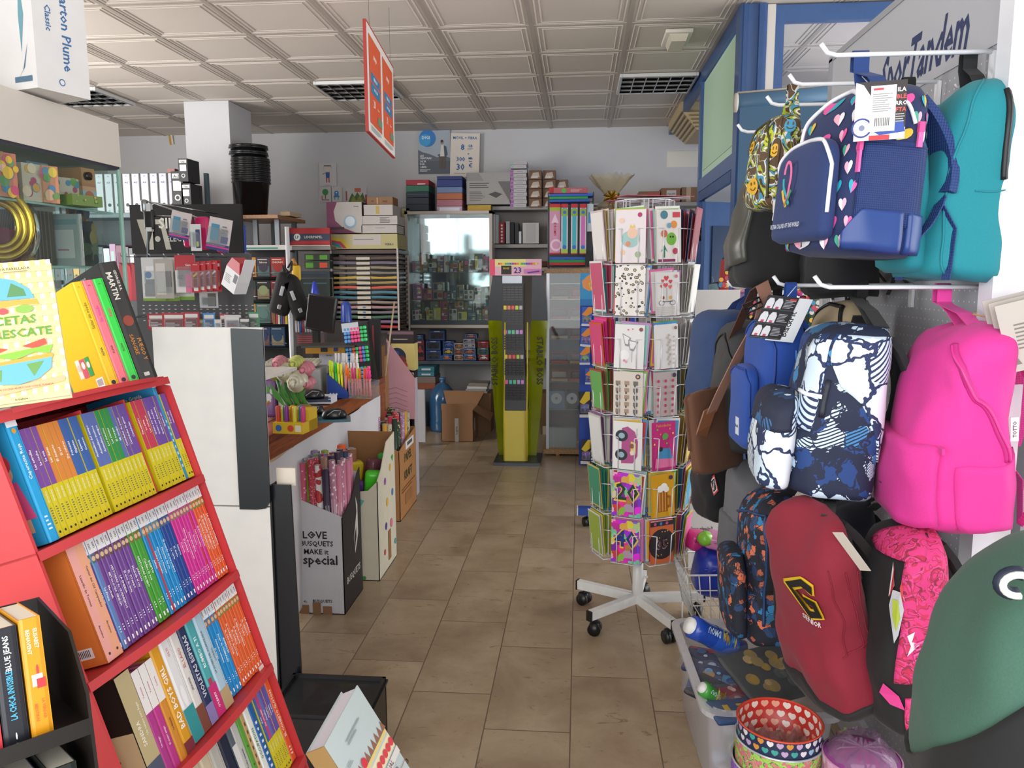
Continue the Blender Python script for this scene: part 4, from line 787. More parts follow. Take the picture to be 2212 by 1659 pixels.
for tt in['LA ARDILLA OPTIMISTA','AVENTURAS EN LA SELVA','EL ELEFANTE GENEROSO','EL GORILA PEREZOSO']:B1.append(('orange paperback titled '+tt,'#db5a2c',vapor(tt,0,'#f6efe6',img='#6d8a3a'),.0105))
for tt in['ELECTRICIDAD','Soy invencible','Socorro','Seres increibles','Historia de un recuerdo','El principe','Polvora']:B1.append(('magenta paperback titled '+tt,'#c8308e',vapor(tt,0,'#f7e6f2',img='#8a7a5a'),.0105))
for tt in['Saturno','El diario','La carta']:B1.append(('dark blue paperback titled '+tt,'#24458f',vapor(tt,0,'#dfe6f4',img='#5a6a8a'),.011))
for tt in['El mundo de los LOBOS','Historias del rio','Historias a Pinturas','Cuerpo Humano','Julieta']:B1.append(('cyan blue paperback titled '+tt,'#1f86c2',vapor(tt,0,'#e6f2f8',img='#a08a5a'),.0105))
for tt in['EGIPTO','Cuidate la voz','HISTORIAS RUBIO']:B1.append(('green paperback titled '+tt,'#479a35',vapor(tt,0,'#eef6e6',img='#8a6a3a'),.0115))
for tt in['JARRON','Macbeth el rey','EL TITANIC','El arca de tinta','LA ENEIDA','HISTORIAS de GUERREROS','MITOLOGIA GRIEGA','Macbeth']:B1.append(('purple paperback titled '+tt,'#6f468f',vapor(tt,0,'#f0e9f4',img='#6a4a3a'),.0105))
B1.append(('pale blue paperback titled La Prima','#5f86bd',vapor('La Prima',0,'#eef',img='#567'),.0105));B1.append(('dark purple paperback titled HAMLET','#66408a',vapor('HAMLET',0,'#f0e9f4',img='#486'),.0105))
x=rowput(-1,B1,.002,.19,.125,grp='colour-coded paperbacks on the second shelf',rowname='second')
for i,(tt,sp)in enumerate((('Cantar del Cid Campeador','#e6a584'),('Lazarillo de Tormes','#e7a49a'))):
 th=.019;x-=th
 book('paperback_book',('thin' if i==0 else 'big')+' salmon-spined classic at the near end, second red shelf',put(x,-1,th,.14,.197,-.004),th,.14,.197,'#e8853f',[('r',0,0,1,1,sp),('u',tt,.5,.6,.34,'#4a2a26',.5),('u','Anonimo',.5,.25,.3,'#4a2a26',.2),('c',.5,.06,.012,'#4a2a26')],None,[('b',.62,.07,.26,.09),('t','Tormes',.3,.42,.03,'#f7e3d0',.3)])
C1=[]
for tt in['LA ARDILLA','EL CERDITO','EL TORO','EL MEJOR PROFESOR','EL ELEFANTE','EL GORILA','EL CONEJITO GLOTON','EL OSO DOCTOR']:C1.append(('orange paperback titled '+tt,'#d85f2e',vapor(tt,0,'#f6efe6',img='#7a8a3a'),.0105))
for tt in['ANIMALES','Juego de ANIMALES','Animales salvajes','El mago','Simbad el marino']:C1.append(('sky blue paperback titled '+tt,'#2187c6',vapor(tt,0,'#e6f2f8',img='#a86a3a'),.0115))
x=rowput(-2,C1,.002,.185,.125,grp='colour-coded paperbacks on the third shelf',rowname='third')
nov=[('thick pale blue novel titled LA JOVEN DEL ACANTILADO','#a9c3d2',[('r',0,0,1,.18,'#b59a72'),('v','LA JOVEN DEL ACANTILADO',.35,.55,.22,'#4f6672',.6),('v','LUCINDA',.7,.5,.2,'#5f7682',.3)],.03,.225),('teal novel titled RUMBO A TI with a magenta foot','#4ba3a8',[('r',0,0,1,.3,'#c52a72'),('v','RUMBO A TI',.5,.62,.42,'#f1f4f2',.4),('r',.3,.3,.4,.06,'#b03a52'),('v',"O'LEARY",.5,.15,.3,'#f4e8ee',.2)],.026,.22),('dark novel titled VIOLETAS Y ESPINAS','#2a3357',[('v','VIOLETAS ESPINAS',.5,.55,.6,'#cfd3dc',.75),('r',0,0,1,.18,'#8a7ab0')],.024,.22),('white and brown novel titled TODO LO QUE','#d6d2cd',[('r',0,0,1,.24,'#7a4535'),('v','EL LAGO',.5,.7,.4,'#c26a6a',.3),('v','JENNIFER',.5,.45,.25,'#777',.3)],.024,.22),('white novel with a teal cover showing a white heart shape','#dcdcdc',[('r',0,0,1,.3,'#2f8f93'),('c',.5,.4,.1,'#e9e9e9',.3),('v','OLTI',.5,.8,.25,'#d87a7a',.2)],.03,.225)]
for lab,cov,sp,th,h in nov:
 h-=.02
 x-=th+.001;bk=[('r',0,0,1,.3,'#2f8f93'),('c',.7,.3,.13,'#e8e8e8'),('t','OLTI',.7,.8,.06,'#d87a7a')]if 'heart' in lab else None
 book('novel',lab+', third red shelf',put(x,-2,th,.15,h,-.012),th,.15,h,cov,sp,None,bk,'novels on the third shelf')
nov2=[('yellow novel titled BAD BOYS GIRL','#d99a22',[('r',0,0,1,.16,'#7a2f3a'),('v','BAD BOYS GIRL',.5,.55,.62,'#f6efe2',.72)],.026,.215),('orange and white book titled Sombra','#cf8a33',[('r',0,.62,1,.38,'#e3dfdc'),('v','Sombra',.5,.8,.3,'#c0606a',.2),('v','La llamada',.5,.4,.3,'#6b4a26',.3)],.018,.205),('magenta and white book titled El mejor amigo','#b83a86',[('r',0,.62,1,.38,'#e3dfdc'),('v','Ventanas',.5,.8,.3,'#c0606a',.2),('v','El mejor amigo',.5,.35,.3,'#f0dce8',.3)],.018,.205),('magenta and white book titled Un largo','#ad3b86',[('r',0,.62,1,.38,'#e3dfdc'),('v','Ventanas',.5,.8,.3,'#c0606a',.2),('v','Un largo',.5,.35,.3,'#f0dce8',.3)],.018,.205),('thick black and beige novel titled Un verano para llegar','#2a2521',[('r',0,.25,1,.75,'#b6a67c'),('r',0,.0,1,.26,'#4a5266'),('v','SANDRA',.4,.5,.3,'#e8e2cc',.4),('v','Un verano para llegar',.75,.6,.18,'#e8e2cc',.5)],.036,.215)]
for lab,cov,sp,th,h in nov2:
 h-=.012
 x-=th+.001;bk=[('r',0,0,1,.55,'#d8bf93'),('l',.2,.1,.6,.35,8,'#6a5a42'),('c',.5,.62,.05,'#6a6058')]if 'black and' in lab else None
 book('novel',lab+', near end of third red shelf',put(x,-2,th,.15,h,-.012,0,-.016),th,.15,h,cov,sp,None,bk,'novels on the third shelf')
x=.0
D1=[('tall orange picture book titled EL CONEJITO GLOTON','#dd5a2c',[('r',0,.9,1,.1,'#e8e4de'),('v','EL CONEJITO GLOTON',.5,.5,.5,'#f4ece4',.5),('l',.3,.06,.4,.1,3,'#f4ece4')],.02,.215,.15,{'back':[('t','GLOTON',.6,.72,.07,'#f0e6da',.5),('c',.85,.5,.05,'#e8e2dc'),('c',.85,.42,.03,'#c22f3c')]})]
D1+=[('%s paperback titled %s'%(n,tt),'#d3c51d',yb(tt,c),.009,.178)for n,tt,c in[('blue and yellow','La granja','#5060a8'),('violet and yellow','Cantidades','#6b4ba0'),('violet banded','Animalitos','#6b4ba0'),('slate banded','Animalitos','#5c6fb0'),('pink banded','Bien con mamaja','#c23a78'),('blue banded','El mar','#3b63a8')]]
D1+=[('deep blue paperback with white lettering','#1d5f9f',[('l',.3,.1,.4,.6,9,'#dfe6ee')],.02,.2),('white magazine book with green title','#dfe3dc',[('v','OCCUPATION',.5,.5,.5,'#3a7a5a',.6)],.02,.2),('tan notebook style book','#b99a66',[('l',.3,.3,.4,.5,6,'#6a4a2a')],.012,.2),('green spotted paperback','#5a9a3a',[('c',.5,.2+.1*k,.01,'#2a4a1a')for k in range(7)],.014,.19)if False else('green spotted paperback','#5a9a3a',[('c',.5,.2,.01,'#2a4a1a'),('c',.5,.4,.01,'#2a4a1a'),('c',.5,.6,.01,'#2a4a1a')],.014,.19),('grey paperback with small print','#b9bab6',[('v','Todos mienten',.5,.5,.3,'#445',.4)],.022,.2),('slate paperback','#59636e',[('r',0,0,1,.7,'#d6d6d4')],.016,.2),('black book titled Alfa','#22293f',[('v','Alfa',.5,.3,.5,'#cfd4e4',.3)],.03,.21),('pale grey paperback','#c2c3bb',[('v','VACIO',.5,.4,.3,'#667',.3)],.03,.2),('cream paperback','#d8ccb0',[('r',0,0,1,.2,'#b89a4a')],.03,.2),('cream book with a yellow edge','#cfc2a8',None,.03,.19)]
x=rowput(-3,D1,.002,.19,.13,grp='books on the fourth shelf',rowname='fourth')
x=rowput(-4,[('plum thriller','#5b2f4a',None,.03,.2),('white romance novel','#d8d4cf',None,.03,.2),('brown leather-look book','#8a6a3a',None,.03,.2)],-.05,.2,.13,grp='books on the lowest visible shelf',rowname='lowest')
#  books standing on the top tray
def stand(px,Y,th,dp,ht,rz,lx=0,ly=0):
 return Matrix.Translation(YP(*px,Y))@Matrix.Rotation(rz,4,'Z')@Matrix.Rotation(lx,4,'X')@Matrix.Rotation(ly,4,'Y')
zt_=SP-.004
its=[('r',0,0,1,1,'#e2d8bd')]
for k in range(9):its+=[('r',k/9,0,.055,1,'#dcc27c')]
for k in range(12):its+=[('r',0,k/12,1,.04,'#dfc98c')]
its+=[('t','ADA PARELLADA',.6,.945,.026,'#5a4a3a',.6),('t','y',.3,.945,.03,'#b33'),('l',.5,.915,.3,.015,1,'#8a7a5a'),('p',[(.1,.72),(.14,.79),(.25,.86),(.42,.89),(.6,.86),(.74,.79),(.78,.72)],'#5ea3c0'),('p',[(.2,.76),(.3,.83),(.38,.8),(.3,.74)],'#5f8f4a'),('p',[(.5,.74),(.56,.84),(.68,.79),(.7,.74)],'#4f8050'),('p',[(.1,.715),(.8,.71),(.82,.67),(.6,.68),(.4,.665),(.2,.685),(.08,.67)],'#dc9a42'),('c',.22,.645,.03,'#7fa84a',1.6),('c',.44,.64,.022,'#c64a50',1.4),('c',.66,.645,.03,'#7fa84a',1.8),('t','RECETAS',.47,.57,.085,'#56902c',.84),('t','AL RESCATE',.5,.475,.085,'#56902c',.98),('p',[(.1,.36),(.3,.39),(.44,.37),(.3,.34),(.12,.34)],'#c94a3a'),('p',[(.58,.38),(.82,.42),(.84,.38),(.7,.355)],'#c94a3a'),('p',[(.08,.32),(.9,.37),(.85,.31),(.7,.33),(.5,.29),(.3,.32),(.12,.28)],'#7cb03c'),('p',[(.1,.27),(.88,.31),(.88,.28),(.1,.25)],'#d9963c'),('p',[(.1,.25),(.87,.28),(.84,.2),(.7,.14),(.5,.115),(.3,.13),(.15,.18)],'#5ea3c0'),('p',[(.2,.22),(.35,.23),(.33,.15),(.24,.16)],'#5f8f4a'),('p',[(.6,.25),(.78,.26),(.66,.16)],'#5f8f4a'),('p',[(.04,.04),(.96,.1),(.97,.14),(.05,.085)],'#dba57a'),('t','TU LIBRO DE COCINA RESPETUOSA CON EL PLANETA',.5,.092,.016,'#8a5a3a',.8),('t','laGalera',.5,.015,.022,'#4a4a3a',.3)]
c_bl,c_br,c_tr=YP(-62,884,1.02),YP(154,858,1.08),YP(95,566,1.14)
xv=c_br-c_bl;yv=c_tr-c_br;w,h=xv.length,yv.length
t=thing('cookbook','large yellow checked recipe book with a globe burger, standing on top of the red stand','book',fr(c_bl,xv,yv))
m=MB();m.bb((0,0,-.0015),(w,h,0),C('#e2d8bd'));m.bb((0,0,-.016),(w,h,-.0145),C('#e6d7a8'));m.bb((0,0,-.016),(.002,h,0),C('#e6d7a8'));m.deco(Matrix(),w,h,its);ob('cover',m,t);m=MB();m.bb((.002,.003,-.0145),(w-.003,h-.003,-.0015),paper);ob('pages',m,t)
M0=DM@Matrix.Translation((-.135,.012,zt_))@Matrix.Rotation(-.5,4,'Z')
bk=[('b',.08,.04,.2,.09),('p',[(.55,.18),(.66,.18),(.66,.36),(.55,.36)],'#e9e6e0'),('p',[(.4,.17),(.53,.17),(.53,.35),(.4,.35)],'#d05a72'),('p',[(.26,.17),(.38,.17),(.38,.35),(.26,.35)],'#3aa05a'),('c',.46,.29,.035,'#f0e6e0'),('c',.32,.28,.03,'#f0e6e0'),('c',.6,.28,.035,'#d8c8c0')]
bk=[(i[0],)+((1-i[1]-i[3],)+i[2:]if i[0]in 'rb' else((1-i[1],)+i[2:]if i[0]=='c' else([(1-a,b)for a,b in i[1]][::-1],i[2])))for i in bk]
for i,(nm,cov,sp,tc)in enumerate([('yellow','#e9c21d','Saltar sin miedo','#8a7a10'),('salmon pink','#e5707e','Sin miedo','#c54a9a'),('bright green','#2fc845','Bailar','#c8506a')]):
 th=.019
 book('novel',nm+' novel of the hand-lettered trilogy on top of the red stand',M0@Matrix.Translation((.0195*i,0,0)),th,.145,.205,cov if i==0 else cov,[('v','123'[i],.5,.95,.3,'#444'),('v',sp,.5,.68,.42,tc,.4),('v','ALINA',.5,.34,.3,'#54522a',.26),('c',.5,.05,.02,'#333')],None,bk if i==0 else None,'hand-lettered trilogy')
th=.036;M1=M0@Matrix.Translation((.0655,.012,0))@Matrix.Rotation(.0,4,'Z')
book('hardback_book','thick black hardback titled FUEGO Y SANGRE beside the trilogy',M1,th,.16,.236,'#2b2a29',[('u','GEORGE R.R.',.72,.84,.2,'#c9c4bc',.28),('u','MARTIN',.36,.8,.42,'#d8d4cc',.38),('c',.5,.5,.045,'#8a3a2a'),('u','FUEGO Y',.7,.25,.3,'#b5762f',.34),('u','SANGRE',.36,.3,.3,'#b5762f',.34),('r',.3,.03,.3,.03,'#c9c4bc')],None,[('t','Una historia',.5,.95,.03,'#aaa',.7),('r',.1,.3,.02,.3,'#aaa')])
#  black cardboard stand in the lower left corner
c0=YP(-60,1380,.83)
BM=Matrix.Translation(YP(146,1514,.86))@Matrix.Rotation(.85,4,'Z')@Matrix.Rotation(-.16,4,'X')@Matrix.Scale(.72,4)
blk=C('#1d1815',.3,0,'card')
t=thing('book_stand','glossy black cardboard book stand in the near lower left corner','display stand',BM)
m=MB();m.bb((-.36,-.12,-.012),(0,.14,-.008),blk);m.bb((-.36,-.122,-.026),(0,-.119,.0),blk);ob('shelf',m,t)
m=MB();m.bb((-.36,-.16,-.23),(0,.14,-.226),blk);ob('shelf',m,t)
m=MB();m.prism([(-.125,-.9),(-.125,.04),(-.06,.13),(.14,.16),(.14,-.9)],0,.005,blk,Matrix(((0,0,1,0),(1,0,0,0),(0,1,0,0),(0,0,0,1))));ob('side_panel',m,t)
m=MB();m.bb((-.36,.136,-.9),(0,.14,.16),blk);ob('back_panel',m,t)
def bput(x,z,dy=-.1,lean=0):return BM@Matrix.Translation((x,dy,z-.008))@Matrix.Rotation(lean,4,'Y')
book('novel','mustard yellow novel with a painted woman, on the black stand',bput(-.075,0),.03,.15,.145+.04,'#d08f16',[('u','ELISABET',.7,.82,.26,'#efe0c0',.28),('u','BENAVENT',.35,.8,.26,'#efe0c0',.3),('c',.6,.55,.05,'#c23a3a',.2),('r',.3,.42,.5,.1,'#e8e2d8'),('r',.5,.4,.4,.08,'#b83238'),('u','LA VERDAD',.7,.22,.2,'#d8662a',.26),('u','MENTIRAS',.35,.2,.2,'#d8662a',.26)])
book('novel','black novel titled LA CHICA INVISIBLE on the black stand',bput(-.112,0),.034,.15,.18,'#1b1c24',[('v','BLUE JEANS',.55,.78,.32,'#d8dade',.3),('v','LA CHICA INVISIBLE',.5,.42,.36,'#46a8d6',.42),('c',.5,.07,.03,'#ddd',.2)])
book('novel','half visible red and black novel at the left edge of the black stand',bput(-.16,0),.046,.15,.17,'#1b1c24',[('r',0,0,1,.3,'#c2303a')])
book('novel','black novel lettered in red on the low shelf of the black stand',bput(-.06,-.218),.04,.15,.16,'#1b2220',[('u','Orwell',.6,.6,.3,'#b8282e',.4)])
book('novel','navy novel lettered in white on the low shelf of the black stand',bput(-.11,-.218),.044,.15,.15,'#26264a',[('u','Orwell',.5,.6,.5,'#d8dade',.5)])
book('novel','pale grey novel lying low at the left of the black stand',bput(-.175,-.218),.06,.15,.14,'#8d97a2')
#  baking manual propped at the bottom, small brass knob beside it
a,b_,c_=YP(742,1720,1.12),YP(865,1690,1.2),YP(772,1484,1.32)
p_l=YP(700,1612,1.16);p_t=YP(772,1480,1.32);p_r=YP(845,1668,1.28)
xv=p_t-p_l;yv=(p_r-p_t);w=xv.length*1.0;h=yv.length*1.35
Mx=fr(p_l,xv,-(yv-yv.project(xv)));
t=thing('baking_book','pale blue baking manual with a drawn cake, propped at the bottom of the view','book',Mx)
itb=[('r',0,0,1,1,'#b4c1c0'),('r',0,.52,1,.035,'#d8c47a'),('r',0,.38,1,.12,'#e0d6b0')]+[('p',[(.02+.1*k,.555),(.07+.1*k,.64),(.12+.1*k,.555)],'#8a5f4c')for k in range(10)]+[('c',.05+.1*k,.44,.035,'#cf3f48')for k in range(10)]+[('r',0,.31,1,.06,'#d5d0cb'),('t','GRAN MANUAL',.5,.34,.06,'#5a4a50',.8),('t','DEL PASTELERO',.5,.26,.065,'#5a4a50',.9),('r',0,.22,1,.006,'#8a6a5a'),('p',[(.1,.05),(.15,.18),(.2,.05)],'#c24a44'),('p',[(.8,.05),(.86,.18),(.9,.05)],'#c24a44'),('c',.36,.6,.04,'#cf3040'),('l',.3,.8,.4,.06,2,'#8a9a9a'),('l',.1,.7,.14,.04,2,'#8a9a9a')]
m=MB();T2=Matrix.Translation((0,-h,0));m.bb((0,0,-.002),(w,h,0),C('#b4c1c0'),T2);m.bb((0,0,-.037),(w,h,-.035),C('#b4c1c0'),T2);m.deco(T2,w,h,itb);m.bb((-.001,0,-.037),(0.001,h,0),C('#9a7a4a'),T2);m.bb((0,0,-.037),(w,.002,0),C('#a5824e',.4),T2);ob('cover',m,t)
m=MB();m.bb((.003,.003,-.035),(w-.003,h-.003,-.002),C('#cdc9d0'),T2);ob('pages',m,t,'grey-white page block')
k0=ZP(876,1650,.5);k0=YP(876,1646,1.35)
t=thing('card_clip_stand','thin metal rod ending in a small round knob at the bottom edge','clip stand',Matrix.Translation(k0))
m=MB();m.lathe([(0,.006),(.0042,.0045),(.006,0),(.0042,-.0045),(0,-.006)],C('#6b5a4a',.3,.8),14);ob('knob',m,t)
m=MB();m.tube([(0,0,-.005),(0,0,-k0.z+.004)],.0018,C('#8a7a68',.3,.8),8);m.lathe([(.0,.004),(.05,.004),(.05,-.0),(0,0)],C('#8a7a68',.3,.8),16,TR(0,0,-k0.z));ob('rod',m,t)
#  things on the floor, right of the aisle
def pc(x0,y0,x1,y1,Y):
 a,b=YP(x0,y1,Y),YP(x1,y0,Y);return a,b
def carton(name,lab,cat,r,Y,dep,col,deco=None,rz=0,group=None,side=None,kind='card',rough=.6,top=None):
 """closed box whose front covers the pixel rectangle r at depth Y"""
 x0,y0,x1,y1=r;a,b=pc(*r,Y);w,h=b.x-a.x,b.z-a.z
 M=Matrix.Translation((a.x,Y,a.z))@Matrix.Rotation(rz,4,'Z');m=MB()
 m.bb((0,0,0),(w,dep,h),C(col,rough,0,kind)if isinstance(col,str)else col)
 if deco:m.deco(fr((0,0,0),(1,0,0),(0,0,1)),w,h,deco,.0008)
 if side:m.deco(fr((w,0,0),(0,1,0),(0,0,1)),dep,h,side,.0008)
 if top:m.deco(fr((0,0,h),(1,0,0),(0,1,0)),w,dep,top,.0008)
 return solo(name,m,lab,cat,M,group)
white=C('#e4e4e2',.35,0,'plastic');wire=C('#d9dade',.35,.2);blackp=C('#111214',.4,0,'plastic')
def caster(parent,x,y,rot=0,r=.028,name='caster'):
 m=MB();T=TR(x,y,0,rot);m.T=T
 for s_ in(-1,1):m.cyl((s_*.008,0,r),(s_*.026,0,r),r,blackp,18)
 m.rbox((0,.004,r+.014),(.03,.05,.03),blackp,.01);m.cyl((0,.0,r+.02),(0,0,r+.06),.006,C('#888',.3,1),8);return ob(name,m,parent,'black twin-wheel caster')
 #  greeting card spinner
CX,CY=.272,3.44
t=thing('card_spinner','tall white wire carousel of greeting cards on a five-armed wheeled base','card rack',TR(CX,CY,0))
m=MB();m.cyl((0,0,.07),(0,0,.3),.024,white,20);m.cyl((0,0,.3),(0,0,1.86),.017,white,16);m.tube([(.02,0,.19),(.045,0,.19)],.006,white,8);ob('pole',m,t)
for k in range(5):
 a=math.radians(224+72*k);c,s_=math.cos(a),math.sin(a);m=MB()
 m.T=TR(0,0,0,a);m.bb((.015,-.0145,.072),(.3,.0145,.112),white);lg=ob('base_arm',m,t)
 m=MB();m.T=TR(0,0,0,a);m.bb((.3,-.015,.068),(.308,.015,.113),blackp);ob('end_cap',m,lg,'black end cap');caster(lg,.27*c,.27*s_,a+.6+k)
rowz=[]
for y0,y1 in((448,568),(568,682),(694,796),(796,898),(903,1014),(1016,1116),(1118,1216)):
 rowz.append((YP(1365,y1,3.25).z,YP(1365,y0,3.25).z))
FA=[math.radians(-110+45*k)for k in range(8)];AP=.155
m=MB()
for z in[r[0]-.005 for r in rowz]+[rowz[0][1]-.02,rowz[0][1]+.04]:
 m.tube([((AP*.8)*math.cos(a+PI/8),(AP*.8)*math.sin(a+PI/8),z)for a in FA],.003,wire,5,closed=True)
for a in FA:
 b=a+PI/8;m.tube([(AP*.8*math.cos(b),AP*.8*math.sin(b),rowz[-1][0]-.01),(AP*.8*math.cos(b),AP*.8*math.sin(b),rowz[0][1]+.04)],.0028,wire,5)
 for d_ in(-.03,.03):c,s_=math.cos(a),math.sin(a);m.tube([(AP*.76*c-d_*s_,AP*.76*s_+d_*c,rowz[-1][0]-.01),(AP*.76*c-d_*s_,AP*.76*s_+d_*c,rowz[0][1]+.04)],.002,wire,5)
 for z in(rowz[-1][0],rowz[0][1]+.04):m.tube([(0,0,z),(AP*.8*math.cos(b),AP*.8*math.sin(b),z)],.003,wire,5)
ob('wire_frame',m,t)
def fm(k,off,z):a=FA[k];return fr((AP*math.cos(a)+off*math.cos(a),AP*math.sin(a)+off*math.sin(a),z),(-math.sin(a),math.cos(a),0),(0,0,1))
for ri,(z0,z1)in enumerate(rowz):
 for k in(6,7,0,1,2,3):
  m=MB();m.T=fm(k,0,z0);w=.062;h=(z1-z0)*.62
  for q in(-.042,.0,.042)[0 if k in(0,1)else 1:3 if k in(0,1)else 2]:m.tube([(q,0,-.02),(q,0,.04)],.0022,wire,5)if False else None
  for q in(-.035,.035):m.tube([(q,0,-.03),(q,-.004,-.004),(q,.0,.056),(q,h,.062)],.0022,wire,5)
  m.tube([(-w-.012,h,-.03),(-w-.012,h+.002,.03),(-.035,h,.062)],.0022,wire,5);m.tube([(w+.012,h,-.03),(w+.012,h+.002,.03),(.035,h,.062)],.0022,wire,5);m.tube([(-w,-.006,-.02),(-w,-.006,.05),(w,-.006,.05),(w,-.006,-.02)],.0022,wire,5)
  ob('pocket',m,t)
SM=t.matrix_world.copy()
leop=NG('leopard_print',.4);_v=leop.n('ShaderNodeTexVoronoi',{0:leop.coord((60,60,34)),'Scale':1.,'Randomness':1.});_c=leop.ramp(_v.outputs[0],[(0,'#c8b48a'),(.22,'#2c2624'),(.38,'#e4e0dc')]);leop=leop.done(_c)
pres=NG('presents_print',.4);_v=pres.n('ShaderNodeTexVoronoi',{0:pres.coord((34,34,30)),'Scale':1.},distance='CHEBYCHEV');_h=pres.n('ShaderNodeHueSaturation',{'Saturation':1.5,'Color':_v.outputs[1]});pres=pres.done(pres.mix(.25,_h,lin('#e0557a')))
gift=lambda n,c:[('r',0,0,1,1,pres),('t',n,.5,.56,.62,'#e8c23a',.95),('t',n,.5,.56,.52,'#e8c23a',.84),('t',n,.51,.57,.53,c,.86)]
